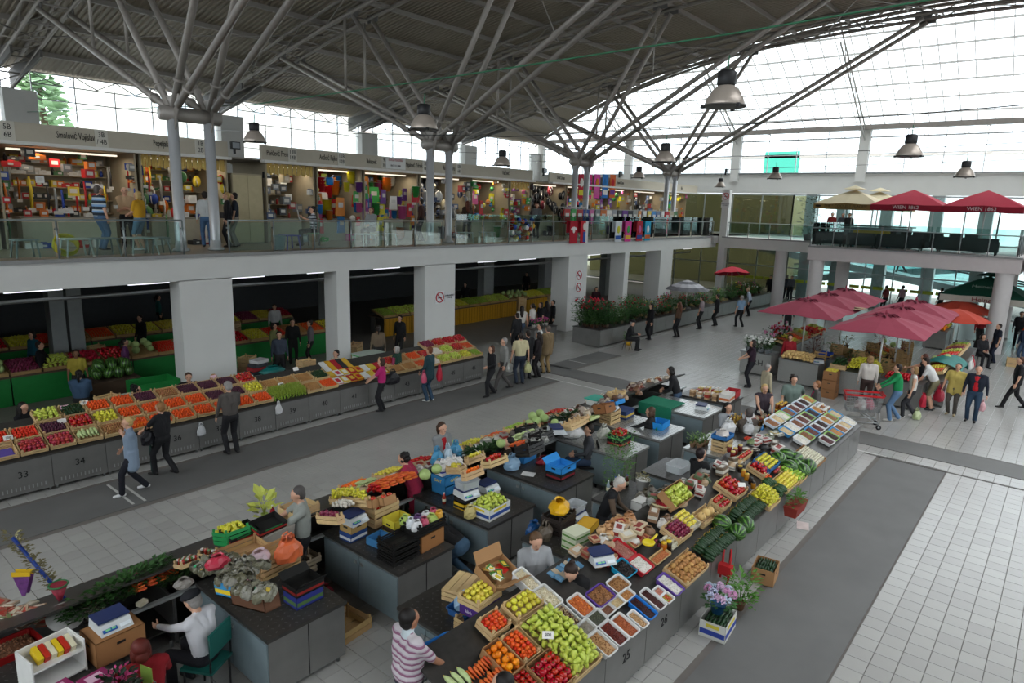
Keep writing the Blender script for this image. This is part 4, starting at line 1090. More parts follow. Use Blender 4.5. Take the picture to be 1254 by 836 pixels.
# ---- right-hand row, from the near end
heap('carrot', DR(595, 826, .05), (DR.rx, 0, 0), .42, .34, -.03, 'carrot in the bundle beside the tangerine carton, front of the island', 3, align=pi/2)
heap('pale_zucchini', DR(560, 834, .04), (DR.rx, 0, 0), .26, .32, 0, 'pale zucchini beside the carrots at the bottom edge', 1, align=pi/2)
box_of(DR, (642, 816), (708, 828), 'tomato', 'large red tomato in the carton below the heap of peppers', 'carton', h=.15)
box_of(DR, (622, 828), (668, 846), 'cherry_tomato', 'small orange red tomato in the carton at the bottom edge', 'carton', h=.12)
box_of(DR, (588, 795), (644, 817), 'orange', 'tangerine in the brown carton by the carrots', 'carton', h=.14, dome=.03)
box_of(DR, (583, 759), (627, 764), 'apricot', 'deep orange apricot in the tilted crate beside the boxed lemons', up=.02)
box_of(DR, (610, 781), (663, 799), 'apricot', 'deep orange apricot in the crate between the tangerines and the peppers')
box_of(DR, (631, 764), (740, 807), 'bell_pepper', 'pale yellow green pepper in the big heap above the tomatoes', 'crate', layers=3, dome=.07, h=.12, clab='overflowing with pale green peppers, front of island')
box_of(DR, (613, 740), (667, 739), 'yellow_apple', 'yellow apple in the crate above the pepper heap', 'crate', up=.03, layers=1, dome=.03)
wb = ('#d9cfb4', '#c9bb98')
dry(DR, (627, 701), (663, 716), *wb, 'cream white beans, topmost tub behind the yellow apples', r_=.011, h=.14, up=.06)
dry(DR, (653, 723), (690, 736), *wb, 'cream white beans, tub beside the yellow apples', r_=.011, h=.12, up=.03)
dry(DR, (680, 742), (712, 761), '#5a3426', '#cbb38c', 'brown and white mixed beans, above the pepper heap', r_=.011)
dry(DR, (693, 735), (730, 745), '#b65a24', '#d9803a', 'orange dried fruit with small clear pots, below the woman in black', r_=.012, tl='white tray')
dry(DR, (718, 755), (745, 756), '#3d4030', '#6d7058', 'dark green seeds', r_=.005)
dry(DR, (706, 766), (731, 768), '#8d8578', '#a79f90', 'grey millet', r_=.004)
dry(DR, (719, 780), (757, 794), '#b88d5e', '#9c6c42', 'peanuts at the front edge above number 25', r_=.008)
dry(DR, (733, 767), (771, 781), '#5c1c12', '#7d3020', 'dark red beans at the front edge', r_=.008)
dry(DR, (748, 758), (784, 771), '#a3542a', '#8c4322', 'orange brown lentils at the front edge', r_=.006)
dry(DR, (768, 752), (795, 763), '#c29f74', '#a98258', 'pale peanuts at the front edge', r_=.008)
dry(DR, (769, 735), (806, 751), '#2c0c10', '#4a1418', 'dark dried berries', col='#1c74c8', r_=.007, tl='bright blue tray')
dry(DR, (783, 725), (817, 740), '#3c1410', '#54201a', 'dark cloves', r_=.006, tl='white tub')
dry(DR, (717, 727), (754, 729), '#9c6c40', '#7d5230', 'shelled walnuts', col='#5b3d90', r_=.016, h=.11, tl='purple rimmed tub')
dry(DR, (742, 713), (773, 715), '#a87a4a', '#8a5c34', 'hazelnuts behind the walnuts', r_=.013)
dry(DR, (757, 728), (778, 727), '#c48d52', '#a9713c', 'small pale kernels right of the walnuts', r_=.008)
dry(DR, (746, 737), (766, 736), '#cbb488', '#b09566', 'pine nuts between the walnuts and the seeds', r_=.006)
dry(DR, (735, 746), (754, 745), '#6d4430', '#845a40', 'brown flax seed', r_=.004)
dry(DR, (800, 723), (815, 724), '#b06a58', '#c98a74', 'pink sugared nuts', r_=.008, n=60)
dry(DR, (809, 730), (826, 732), '#c24a30', '#a4b43c', 'bright mixed sweets at the front edge', r_=.009, n=80)
dry(DR, (803, 708), (839, 721), '#dedbd2', '#c9c6ba', 'white beans', col='#5b3d90', r_=.009, tl='purple tub')
dry(DR, (748, 692), (781, 698), '#14100f', '#2c2422', 'black prunes', col='#1b8fb4', r_=.016, tl='teal blue tub')
dry(DR, (728, 675), (758, 684), '#120f10', '#28221f', 'black prunes', col='#b8202c', r_=.016, tl='red tub')
dry(DR, (744, 666), (780, 677), '#a0685a', '#b98274', 'pinkish brown beans', col='#b8202c', r_=.008, tl='red tub')
dry(DR, (769, 687), (802, 693), '#dedbd2', '#c9c6ba', 'white beans', col='#b8202c', r_=.008, tl='red tub')
dry(DR, (768, 662), (792, 660), '#9a5038', '#b46a4c', 'reddish speckled beans', col='#b99a6a', r_=.009, tl='wooden sided tub')
dry(DR, (796, 684), (821, 677), '#b4683c', '#c98450', 'shelled orange peanuts under the yellow scoop', col='#b99a6a', r_=.009, tl='wooden sided tub')
box_of(DR, (812, 694), (869, 694), 'potato', 'brown potato in the heap at the front edge', 'crate', layers=2, dome=.07, h=.1, clab='full of potatoes at the front edge of the island')
box_of(DR, (846, 670), (901, 662), 'cucumber', 'dark green cucumber in the heap beside the potatoes', None, layers=3, align=pi/2, h=.05)
box_of(DR, (889, 630), (938, 622), 'cucumber', 'dark green cucumber in the farther heap, beyond the two watermelons', None, layers=3, align=pi/2, h=.05)
def melons(lst, kind, D, lab, r):
    for i, (px, py) in enumerate(lst):
        p = D(px, py, r*.6); me = cached(('fruit', kind), lambda: _fruit(kind)); o = put(kind, me, None, p, (rnd(1.2, 1.9), rnd(-.3, .3), rnd(0, 6)), r*rnd(.94, 1.06)); tag(o, lab, kind, lab)
melons([(884, 640), (903, 651), (913, 642)], 'watermelon', DR, 'striped watermelon between the two heaps of cucumbers', .15)
melons([(953, 562), (963, 558), (973, 562), (966, 572), (982, 576), (990, 571), (974, 570)], 'watermelon', DR, 'striped watermelon in the heap behind the green apples', .16)
box_of(DR, (809, 645), (850, 651), 'red_onion', 'red onion in the crate behind the white onions', 'crate', up=.05, layers=2, dome=.03)
box_of(DR, (806, 661), (840, 662), 'white_onion', 'small white onion in front of the red onion crate', None, layers=2, h=.04)
box_of(DR, (790, 660), (812, 669), 'red_onion', 'loose red onion beside the white onions', None, layers=1, h=.04)
c_, L_, W_ = box_of(DR, (823, 632), (856, 638), 'lemon', 'green lime in the white box over the onions', None, up=.13, layers=1, h=.04, fill=.8)
carton(c_-Vector((0, 0, .06)), (DR.rx, 0, 0), L_+.06, W_+.06, .08, 'shallow white box holding green limes above the red onions', '#cfc8b4', holes=False)
box_of(DR, (845, 630), (880, 631), 'melon', 'tan netted melon behind the near watermelon', 'crate', layers=1, dome=.05)
box_of(DR, (868, 613), (897, 616), 'tomato', 'red tomato in the small crate behind the melons', 'crate', layers=1)
box_of(DR, (874, 591), (917, 600), 'tomato', 'red tomato in the large crate beside the price card', 'crate', layers=2, dome=.05, up=.03)
box_of(DR, (806, 604), (852, 606), 'bell_pepper', 'pale green pepper in the tilted brown carton beside the bowl of raspberries', 'carton', up=.14, layers=2, dome=.03, h=.16, tilt=.35, clab='by the bowl of raspberries')
box_of(DR, (915, 604), (957, 613), 'yellow_pepper', 'yellow green pepper heaped at the front edge beyond the cucumbers', 'crate', layers=3, dome=.06, h=.1)
box_of(DR, (929, 591), (966, 602), 'zucchini', 'dark zucchini between the peppers and the lemons', None, layers=2, align=pi/2, h=.05)
box_of(DR, (943, 588), (983, 587), 'lemon', 'yellow lemon at the front edge before the watermelons', 'crate', layers=2, dome=.03, h=.1)
box_of(DR, (950, 573), (990, 584), 'green_apple', 'green apple before the far watermelons', 'crate', layers=2, dome=.04, h=.1)
box_of(DR, (914, 569), (945, 577), 'tomato', 'red tomato in the box beside the blue box of yellow apples', 'crate', layers=2, dome=.04)
box_of(DR, (921, 563), (956, 567), 'yellow_apple', 'yellow apple in the blue edged box', 'carton', up=.05, layers=1, col='#2f6fae')
box_of(DR, (900, 561), (922, 555), 'tomato', 'red tomato in the crate beside the preserve jars', 'crate', up=.06, layers=1)
box_of(DR, (926, 579), (946, 584), 'apricot', 'orange apricot by the far red apples', None, layers=1, h=.04)
box_of(DR, (946, 578), (958, 574), 'red_apple', 'dark red apple beside the green apples', None, layers=1, h=.05)
box_of(DR, (968, 556), (1013, 562), 'white_onion', 'pale onion in the heap before the spice trays', 'carton', layers=2, dome=.03, h=.08)
dc = [('#7a4a2c', '#9a6a44'), ('#2c1410', '#4a2018'), ('#c9b48a', '#b09a70'), ('#5a2a1c', '#7a4030'), ('#b07a3c', '#c89450'), ('#dcd8cc', '#c4bfb0'), ('#4a1418', '#300c10'), ('#8a5a34', '#a87850')]
k_ = 0; nm_ = ['brown', 'near black', 'cream', 'dark red brown', 'ochre', 'white', 'wine red', 'tan']
for j in range(4):
    for i in range(8):
        x = 15.15+i*.385; y = 3.82+j*.34
        if x < 15.9 and j < 1: continue
        c1, c2 = dc[(i*3+j*5) % 8]; z = .80+.35*(y-3.6)
        col = ['#d8d8d6', '#c7d0dc', '#d8d8d6', '#9cc26a', '#3c8fc8'][(i+2*j) % 5]
        tub((x, y, z), (DR.rx, 0, 0), .36, .31, .08, 'tub of %s dry goods, %s row, %s column, far end of island' % (nm_[(i*3+j*5) % 8], ORD[j], ORD[i]), col, 'spice and bean tubs at the far end')
        grains((x, y, z), (DR.rx, 0, 0), .31, .26, .055, c1, c2, '%s seeds in the %s row, %s column of the far tubs' % (nm_[(i*3+j*5) % 8], ORD[j], ORD[i]), .008, 70, .03, cat='beans')
# raspberries, honey, oils
p = DR(811, 617, .1); t = thing('bowl', 'round cream bowl heaped with raspberries', 'bowl', p); MB().lathe([(.1, -.06), (.19, .02), (.2, .03), (.18, .02)], 18).build('basin', M('#d6d0a4', .5), t); grains(p, (0, 0, 0), .27, .27, .0, '#8a1420', '#a81c2c', 'raspberries heaped in the round cream bowl', .011, 200, .06, 'raspberries', cat='raspberries')
for i, (px, py) in enumerate([(812, 676), (818, 674)]):
    p = DR(px, py); jar(p, ['amber honey jar under the yellow scoop', 'dark jar with yellow lid under the yellow scoop'][i], ['#a85a10', '#2c1a10'][i], ['#c8a020', '#e0c020'][i], None, .17, .05)
tag(MB().lathe([(.02, 0), (.09, .02), (.1, .05), (.08, .05), (.001, .03)], 12).tube([(.08, 0, .04), (.25, 0, .07)], .02, 6).build('scoop', M('#e0c81c', .4), None, DR(794, 667, .14)), 'yellow plastic scoop lying over the honey jars', 'scoop')
for i in range(12):
    r_, q_ = divmod(i, 4); jar((16.75+.095*(q_ % 2), 5.15+.1*(q_ // 2), .9+r_*.14), 'amber honey jar with yellow lid in the tall stack at the far end', '#7a3a0c', '#d0a428', 'stacked honey jars', .135, .045)
for i in range(4):
    for r_ in range(3): jar((17.0+.1*(i % 2), 5.15+.1*(i//2), .9+r_*.14), 'amber honey jar with yellow lid in the tall stack at the far end', '#5a2a0c', '#d0a428', 'stacked honey jars', .135, .045)
for i in range(16): bottle((15.5+(i % 8)*.12, 5.1+(i//8)*.12, .89), 'dark oil bottle standing among the honey at the far end', ['#5a3a0c', '#3a2208', '#7a5a10', '#2a1a0c'][i % 4], ['#b02020', '#caa020', '#202020'][i % 3], 'oil bottles at the far end of the island', .3, .04)
bottle((15.35, 5.08, .89), 'bright blue bottle before the oil bottles', '#2c86c8', '#e0e0e0', None, .26, .045)
for i in range(10): bottle((15.3+(i % 5)*.11, 5.75+(i//5)*.12, .89), 'amber bottle on the table before the blonde vendor', ['#8a6a18', '#6a4a10', '#a08428'][i % 3], ['#caa020', '#303030'][i % 2], 'amber bottles before the blonde vendor', .28, .04)
for i in range(8): jar((17.55+(i % 4)*.13, 4.35+(i//4)*.16, 1.07+(i//4)*.056), 'clear lidded pot of ground spice at the far corner of the island', ['#8a4a2c', '#c8b890', '#6a5a40'][i % 3], '#d8d8d4', 'spice pots at the far corner', .12, .055)
for i, (px, py) in enumerate([(893, 553), (900, 556), (897, 560), (906, 552)]): jar(DR(px, py, .04), 'red preserve jar beside the crate of tomatoes', '#6a1410', '#c8b060', 'preserve jars', .14, .05)
for i, (px, py) in enumerate([(914, 588), (919, 593), (910, 583), (922, 598), (906, 578)]): jar(DR(px, py, .03), 'small jar of pickles behind the tomato crate', ['#a8701c', '#2a1a10', '#c07a20'][i % 3], ['#d0b040', '#202020'][i % 2], 'pickle jars behind the tomatoes', .14, .045)
card(DR(909, 596, .26), -.9, 'white price card standing in the large tomato crate'); card(DR(671, 782, .27), -.9, 'white price card reading 200 on the heap of peppers', '200')
def jumble(n, x0, x1, y0, y1, zf, lab, cols):
    for i in range(n):
        x, y = rnd(x0, x1), rnd(y0, y1); k = i % 4; c = cols[i % len(cols)]; z = zf(y)
        if k < 2: packet((x, y, z), (rnd(-.1, .3), 0, rnd(-.5, .5)), (round(rnd(.12, .26), 1)+.04, .15, [.05, .1, .16][i % 3]), lab, c, lab, c2=['#c8c4b8', '#8a2c24', '#b8a87c', '#3a4a7a'][i % 4])
        else: bag((x, y, z), i, lab, c, (rnd(.16, .26), .17, rnd(.1, .17)), .92, False, 'packet', 'packet', group=lab)
zr = lambda y: .81+.35*(y-3.6)
jumble(26, 7.3, 9.3, 4.35, 4.8, zr, 'small packet or box jumbled behind the bean tubs', ['#c8b898', '#a87850', '#d0ccc4', '#8a6a50', '#b89a78'])
jumble(30, 9.4, 12.6, 4.45, 4.8, zr, 'small packet or bag jumbled behind the onions and melons', ['#8a8a84', '#c8c4bc', '#6a5a48', '#b09878', '#d0d0cc', '#4a5a3a'])
jumble(16, 12.9, 14.2, 4.2, 4.8, zr, 'dark jar or packet jumbled behind the tomatoes', ['#5a4a3c', '#c8c4bc', '#2a2a2a', '#7a8a5c'])
jumble(26, 15.2, 18.0, 5.15, 5.9, lambda y: .89, 'packet on the table among the oil bottles', ['#c8c8c0', '#8a5a3c', '#b8a890', '#6a6a64', '#a03a2c'])
# boxes and crates on the right-hand cabinets
def on(px, py, z): return Q(px, py, z)
p = on(566, 752, .89); tub(p, (0, 0, .1), .26, .34, .1, 'small blue and red carton tray with a plastic bag on the bare cabinet top', '#2c5f9c')
bag(p+Vector((.05, .02, .06)), 0, 'crumpled pale blue plastic bag in the small tray on the cabinet', '#9cc0dc', (.28, .22, .24), .8, False)
p = Q(586, 728, 1.3); p.z = .885; crate(p, (0, 0, .05), .5, .36, .17, 'pale wooden crate at the bottom of the stack behind the apricots', n=3)
carton(p+Vector((.06, .03, .175)), (0, 0, .05), .42, .3, .13, 'purple printed carton under the crate of lemons', '#4a2a78', textp='klick', tcol='#d8d0e0', holes=False)
q = p+Vector((.06, .03, .31)); crate(q, (0, 0, .05), .46, .34, .12, 'crate of lemons on top of the purple carton')
heap('lemon', q, (0, 0, .05), .4, .28, .05, 'yellow lemon in the crate on the purple carton', 2, .02)
p = Vector((5.85, 5.65, .89)); crate(p, (0, 0, .3), .5, .32, .13, 'weathered wooden crate beside the carton of seed packets'); crate(p+Vector((0, 0, .17)), (pi, 0, .3), .5, .32, .05, 'upturned slatted lid on the weathered crate', n=1, posts=False)
p = DR(609, 706, .02); carton(p, (.35, 0, -.1), .46, .42, .12, 'open brown carton of seed packets', flaps=True, holes=False)
for i in range(14): packet(p+Vector((rnd(-.17, .17), rnd(-.15, .15), .08+rnd(0, .05))), (rnd(-.2, .6), rnd(-.3, .3), rnd(-.6, .6)), (.09, .13, .008), 'bright seed packet in the open brown carton', ['#3d7a2c', '#c02818', '#2c5a24', '#d0a020', '#7a9c30', '#e8e4da'][i % 6], 'seed packets', 'seed_packet', ['#e0d8b0', '#b82020', '#d8c030'][i % 3])
scale_(DR(742, 690, .05)+Vector((0, .1, .02)), -.5, 'blue topped scale between the woman in black and the prunes')
scale_(Vector((8.74, 5.8, .885)), 0, 'grey scale under the clear tub beside the man in a vest'); tub((8.74, 5.83, 1.02), (0, 0, 0), .36, .28, .13, 'clear empty tub standing on the grey scale', '#c9ced0', clear=True)
for i, (px, py, c1, lab) in enumerate([(700, 640, '#d9a514', 'yellow plastic sack')]): bag((8.25, 5.8, 1.19), .6, 'yellow plastic sack lying on the dark crate by the cabinets', c1, (.5, .34, .22), 1.0, False)
p = Q(686, 640, .86); crate(Vector((8.25, 5.8, .885)), (0, 0, .1), .5, .36, .28, 'dark plastic crate with grey bag film, under the yellow sack', wood=M('#2e2622', .6), n=4)
bag(Vector((8.15, 6.22, .6)), 0, 'blue plastic sack standing behind the grey hooded man', '#164a80', (.34, .24, .34), 1.0, False)
bag(Vector((7.82, 5.75, .885)), .4, 'brown cloth bag beside the stacked printed cartons', '#5a5044', (.36, .26, .28), 1.0)
for i in range(3): carton((7.95, 5.25, .885+i*.095), (0, 0, -.1), .34, .28, .09, ['lowest', 'middle', 'uppermost'][i]+' of three small green and white printed cartons near the yellow boxes', '#cfd4b8', band='#5a8a3c', holes=False, closed=True)
carton((8.55, 5.45, .885), (0, 0, .2), .42, .26, .12, 'yellow carton under the cardboard sheet by the scale', '#d9a82c', holes=False, closed=True)
for i in range(9): bag(Vector((8.05+.16*(i % 5), 4.72+.14*(i//5), 1.2)), i, 'clear bag of pasta or nuts on the cabinet before the red tubs', ['#c99a6a', '#b98454', '#d0a878'][i % 3], (.17, .15, .15), .9, False, group='bags of nuts by the red tubs', cat='bag')
for i in range(12): packet(Vector((6.65+.09*(i % 6), 4.62+.13*(i//6), 1.17)), (.2, 0, rnd(-.3, .3)), (.08, .11, .03), 'blue and clear sachet beside the seated woman in black', ['#6a98b8', '#b8a890', '#5a88a8'][i % 3], 'sachets beside the woman in black')
for i in range(7): bag(Vector((10.1+.2*(i % 4), 5.15+.2*(i//4), .9)), i*.7, 'silvery bag of dried herbs on the cabinet behind the vest man', ['#6a6258', '#8a8478', '#57503f'][i % 3], (.2, .18, .17), .9, False, group='bags of dried herbs on the cabinet')
p = Vector((10.55, 5.55, .89)); t = thing('bucket', 'white bucket of dried flowers on the cabinet', 'bucket', p); MB().lathe([(.1, 0), (.13, .22), (.135, .22), (.12, .2), (.001, .19)], 16).build('pail', M('#d8d8d4', .5), t); greens(p+Vector((0, 0, .2)), (0, 0, 0), .22, .22, .1, '#7a7450', 'dried flower heads in the white bucket', 80, .05, 'dried_flowers', 'dried flowers')
carton((9.85, 5.2, .885), (0, 0, 0), .3, .22, .16, 'white carton beside the blue box at the raspberry bowl', '#d6d6d0', holes=False, closed=True); carton((10.65, 5.05, .89), (0, 0, .1), .36, .26, .09, 'dark blue printed box beside the raspberry bowl', '#1d3a78', band='#c8ccd0', holes=False, closed=True)
for i in range(9): bottle((10.0+(i % 5)*.12, 5.85+(i//5)*.11, .89), 'small bottle standing before the tall dill plant', ['#4a1c10', '#8a9aa0', '#2a1a12', '#c8ccd0'][i % 4], ['#202020', '#3060b0', '#e0e0e0'][i % 3], 'bottles before the dill plant', .24, .035)
plant((10.95, 6.3, .0), 'tall feathery dill plant behind the grey haired man', '#3a3a34', '#4f7a34', h=1.75, w=.3, n=700, s=.06)
tub((11.9, 5.5, .89), (0, 0, 0), .5, .36, .16, 'clear empty tub behind the tilted pepper carton', '#c9ced0', clear=True)
for i in range(2): crate((13.65, 5.35, .89+i*.14), (0, 0, 0), .42, .32, .13, ['lower', 'upper'][i]+' pale crate with purple print below the blue box', n=2)
carton((13.65, 5.35, 1.18), (0, 0, 0), .44, .34, .09, 'blue carton on the two pale crates', '#2f6fae', holes=False); bag((13.65, 5.35, 1.22), 0, 'white film bag in the blue carton on the pale crates', '#d0c8c0', (.34, .28, .16), .8, False)
for i in range(5): plant((13.4+.17*(i % 3), 5.75+.16*(i//3), .89), 'small potted herb on the pale cabinet top beside the woman in black', '#8a6a50', '#5a7a3c', h=.3, w=.12, n=40, s=.06, group='potted herbs', ph=.1)
for i, (x, y, s) in enumerate([(14.85, 5.7, .42), (15.2, 5.35, .36), (14.4, 4.75, .34), (16.2, 5.7, .3)]): bag((x, y, .9), i, ['big white plastic bag before the woman in a grey cardigan', 'white plastic sack right of the big bag', 'white bag with an orange bag at its foot', 'white bag behind the taupe sweater man'][i], '#dcdcdc', (s, s*.8, s*.8), .85)
tub((14.75, 5.15, .89), (0, 0, 0), .2, .2, .05, 'orange red plastic dish at the foot of the white bags', '#c8442c')
for i in range(16): packet((14.1+rnd(0, 1.2), 4.5+rnd(0, .3), 1.14), (rnd(-.2, .3), rnd(-.3, .3), rnd(0, 3)), (.14, .1, .05), 'grey or green packet in the jumble behind the watermelons', ['#6a6e58', '#8a8c84', '#b8b8b0', '#4a5a3c', '#c8b070'][i % 5], 'jumbled packets behind the watermelons', c2=['#d8d8d0', '#7a8a5c'][i % 2])
# ---- left-hand row of the island, from the near end
for (l, r, lab) in [((212, 690), (246, 683), 'in the near tray'), ((243, 676), (272, 677), 'in the farther tray')]:
    c, L, Wd = span(DL, l, r, .08); crate(c-Vector((0, 0, .07)), (DL.rx, 0, 0), L, Wd, .07, 'wooden tray of small spice jars '+lab, n=1)
    for i in range(7):
        for j in range(5): jar(c+Vector(((i/6-.5)*(L-.1), (j/4-.5)*(Wd-.1), -.06-(j/4-.5)*(Wd-.1)*.3)), 'small jar with red or white lid '+lab, ['#7a1c14', '#3a2418', '#5a3a20'][(i+j) % 3], ['#b02018', '#d8d8d0', '#3d7a2c'][(i*2+j) % 3], 'spice jars '+lab, .11, .024)
def herbbags(l, r, n, lab, up=.08):
    c, L, Wd = span(DL, l, r, up)
    for i in range(n):
        x, y = rnd(-.46, .46)*L, rnd(-.46, .46)*Wd
        b = bag(c+Vector((x, y, -y*.3-.04+rnd(0, .05))), rnd(0, 6), 'clear packet of dried herbs '+lab, ['#6e6c58', '#7c7a68', '#5c5a44', '#8d8b80', '#4e4a3a'][i % 5], (rnd(.13, .19), rnd(.1, .14), rnd(.1, .14)), .92, False, 'packet', 'herb_packet', group='herb packets '+lab, rot=(rnd(-.6, .6), rnd(-.6, .6), rnd(0, 6)))
        if i % 4 == 0: MB().box((0, 0, .09), (.06, .04, .005)).build('sticker', M(['#c9b04a', '#d08ab0', '#3faf7a', '#c8c8c0'][i//4 % 4], .6), b)
herbbags((226, 697), (330, 690), 46, 'spread out beside the jar trays', .06)
for (l, r, lab, col, band) in [((263, 714), (316, 706), 'in the blue printed box', '#2f86b8', '#e0c020'), ((283, 725), (345, 726), 'in the brown wooden boxes by the old man', '#5a3a26', None)]:
    c, L, Wd = span(DL, l, r, .16); carton(c-Vector((0, 0, .14)), (DL.rx, 0, 0), L, Wd, .15, 'shallow box of dried herb packets '+lab, col, band=band, holes=False)
    herbbags((l[0]+4, l[1]), (r[0]-4, r[1]), 34, lab, .16)
bag(DL(267, 694, .1), 0, 'pink red plastic bag among the herb packets', '#c03048', (.3, .2, .18), .9, False)
CRW = M('#b08e60', .85, var=.2, scale=9, rnd=.25)
for i, (px, py, z, rz) in enumerate([(298, 686, 1.1, .05), (298, 680, 1.23, .0), (334, 696, 1.08, .1), (334, 690, 1.21, .05), (334, 684, 1.34, .05)]):
    p = Q(px, py, z); crate(p, (0, 0, rz), .6, .42, .13, 'pale slatted crate, '+['lower left of the empty stack by the man in a polo shirt', 'upper left of the empty stack by the man in a polo shirt', 'bottom of the stack under the orange bag', 'middle of the stack under the orange bag', 'top of the stack holding the orange bag'][i], n=2, wood=CRW)
p = Q(350, 676, 1.46); bag(p-Vector((.0, .05, .08)), .3, 'orange plastic bag on the stacked pale crates', '#d8693c', (.42, .32, .34), .85); bag(p-Vector((.35, -.05, .03)), .3, 'pinkish white bag left of the orange bag', '#d8c0c8', (.34, .24, .2), .8, False)
MB().box((0, 0, .2), (.55, .03, .36)).build('cardboard_sheet', M('#9a958c', .9), None, Vector((4.75, 8.35, .9)), (.2, 0, .15)); bpy.data.objects['cardboard_sheet']['label'] = 'grey cardboard sheet propped under the pale crates'; bpy.data.objects['cardboard_sheet']['category'] = 'cardboard'
c, L, Wd = span(DL, (261, 655), (309, 646), .2); crate(c-Vector((0, 0, .16)), (DL.rx, 0, 0), L, Wd, .2, 'green plastic crate of yellow peppers', wood=M('#1d8a48', .5), n=3); heap('yellow_pepper', c-Vector((0, 0, .16)), (DL.rx, 0, 0), L-.05, Wd-.05, .13, 'yellow pepper in the green plastic crate', 2, .03)
for i, (px, py) in enumerate([(293, 655), (327, 645)]):
    carton(DL(px, py, .12), (DL.rx+.5, 0, .1), .46, .3, .1, ['black printed carton with red tomatoes drawn on it, nearer', 'black and green printed carton held by the man in a polo shirt'][i], '#1a1a18', band='#a02018', band2='#1d7a3c', holes=False)
plant(DL(324, 634, .05), 'bunch of pale yellow green celery on the left row', '#8fa04a', '#b8bf58', h=.38, w=.13, n=26, s=.22, ph=.08)
bottle(DL(334, 634, .05), 'red bottle beside the celery', '#9a1c28', '#e0e0e0', None, .22, .04)
box_of(DL, (337, 634), (368, 624), 'tangerine', 'small orange tangerine beyond the man in a polo shirt', None, layers=2, h=.05)
box_of(DL, (388, 632), (420, 632), 'red_onion', 'red onion in the tilted crate on the left row', 'crate', layers=2, dome=.03, up=.04)
box_of(DL, (404, 620), (436, 616), 'garlic', 'white garlic bulb beside the red onions of the left row', None, layers=2, h=.06, up=.04)
box_of(DL, (402, 612), (456, 611), 'yellow_pepper', 'yellow pepper in the large heap on the left row', 'crate', layers=3, dome=.07)
box_of(DL, (432, 598), (465, 590), 'pale_zucchini', 'pale zucchini behind the heap of yellow peppers', None, layers=2, align=0, h=.06)
box_of(DL, (446, 603), (472, 600), 'red_pepper', 'red pepper beside the pale zucchini', None, layers=2, h=.07)
box_of(DL, (449, 615), (466, 611), 'tomato', 'red tomato in the left tilted box under the pink vest woman', 'carton', up=.05, layers=1)
box_of(DL, (464, 612), (484, 606), 'tomato', 'red tomato in the right tilted box under the pink vest woman', 'carton', up=.05, layers=1)
heap('carrot', DL(482, 592, .08), (DL.rx, 0, 0), .75, .5, 0, 'orange carrot in the heap under the hands of the pink vest woman', 3, .03)
# back crates and boxes on cabinet 5.6
p = Vector((6.45, 8.1, .885))
for i in range(2): crate(p+Vector((0, 0, .17*i)), (0, 0, .05), .52, .38, .16, ['lower pale crate beside the pink vest woman', 'upper pale crate with a few tomatoes beside the pink vest woman'][i])
heap('tomato', p+Vector((0, 0, .2)), (0, 0, .05), .3, .2, .03, 'red tomato in the upper pale crate beside the pink vest woman', 1)
crate((5.4, 8.78, 1.1), (0, 0, .1), .5, .4, .2, 'slatted crate on the left row behind the yellow carton', n=2)
carton((6.4, 7.6, .885), (0, 0, 0), .36, .3, .26, 'yellow printed carton behind the black crate of bags', '#d2c23c', band='#3a2a20', holes=True)
carton((5.82, 7.95, .885), (0, 0, .1), .34, .26, .14, 'dark blue printed carton under the near scale', '#20407c', band='#c8ccd0', holes=False); carton((5.82, 7.95, 1.025), (0, 0, .1), .32, .26, .13, 'wooden coloured carton under the near scale', '#b09058'); scale_((5.82, 7.95, 1.155), .1, 'blue topped scale on two small boxes beside the onions')
bag(Vector((4.95, 8.5, .62)), 0, 'orange red net sack of onions beside the scale boxes', '#b04a38', (.36, .3, .34), 1.0, False, cat='sack', name='net_sack')
BLK = M('#171615', .5)
for i in range(4): crate((5.9, 6.98, .885+i*.085), (0, 0, 0), .5, .38, .08, 'black plastic crate, %s of the stack of four on the cabinet' % ['lowest', 'second', 'third', 'topmost'][i], wood=BLK, n=2)
carton((5.98, 7.5, .885), (0, 0, .1), .3, .3, .12, 'blue carton beside the stack of black crates', '#3a78a8', holes=False)
carton((6.42, 7.02, .885), (0, 0, .05), .48, .42, .26, 'brown carton under the black crate of bags', '#9c6a3c', closed=True); crate((6.42, 7.02, 1.15), (0, 0, .05), .56, .42, .17, 'black plastic crate of coloured bags on the brown carton', wood=BLK, n=3)
for i in range(9): bag((6.2+.15*(i % 4), 6.92+.13*(i//4), 1.22), i, 'coloured plastic bag in the black crate on the brown carton', ['#d8d8d8', '#c0506a', '#a8c060', '#d8a030', '#d0d4d8', '#5a3a6a'][i % 6], (.2, .16, .18), .9, False, group='bags in the black crate')
# cabinet A
carton((4.36, 7.05, .885), (0, 0, .02), .4, .3, .17, 'dark blue printed carton on the near cabinet, below the open black one', '#27307c', band='#4a6a3c', holes=False, closed=True); carton((4.36, 7.05, 1.06), (0, 0, .02), .42, .32, .12, 'open black and green carton on the dark blue one', '#1a1a18', band='#8a1c18', holes=False, flaps=True)
crate((4.9, 7.15, .0), (0, 0, .1), .9, .5, .2, 'low brown wooden box on the floor beside the near cabinet', wood=WOODD)
bag(Vector((5.3, 8.0, .0)), 0, 'dark red bag on the floor under the left row', '#8a1c30', (.3, .26, .3), 1.0, False)
for i in range(4): crate((5.05+.08*i, 8.55, .3+.13*(i % 2)), (0, 0, 0), .45, .35, .12, 'crate stored on the shelf under the left row', wood=M('#c4b49a', .8), group='crates under the left row')
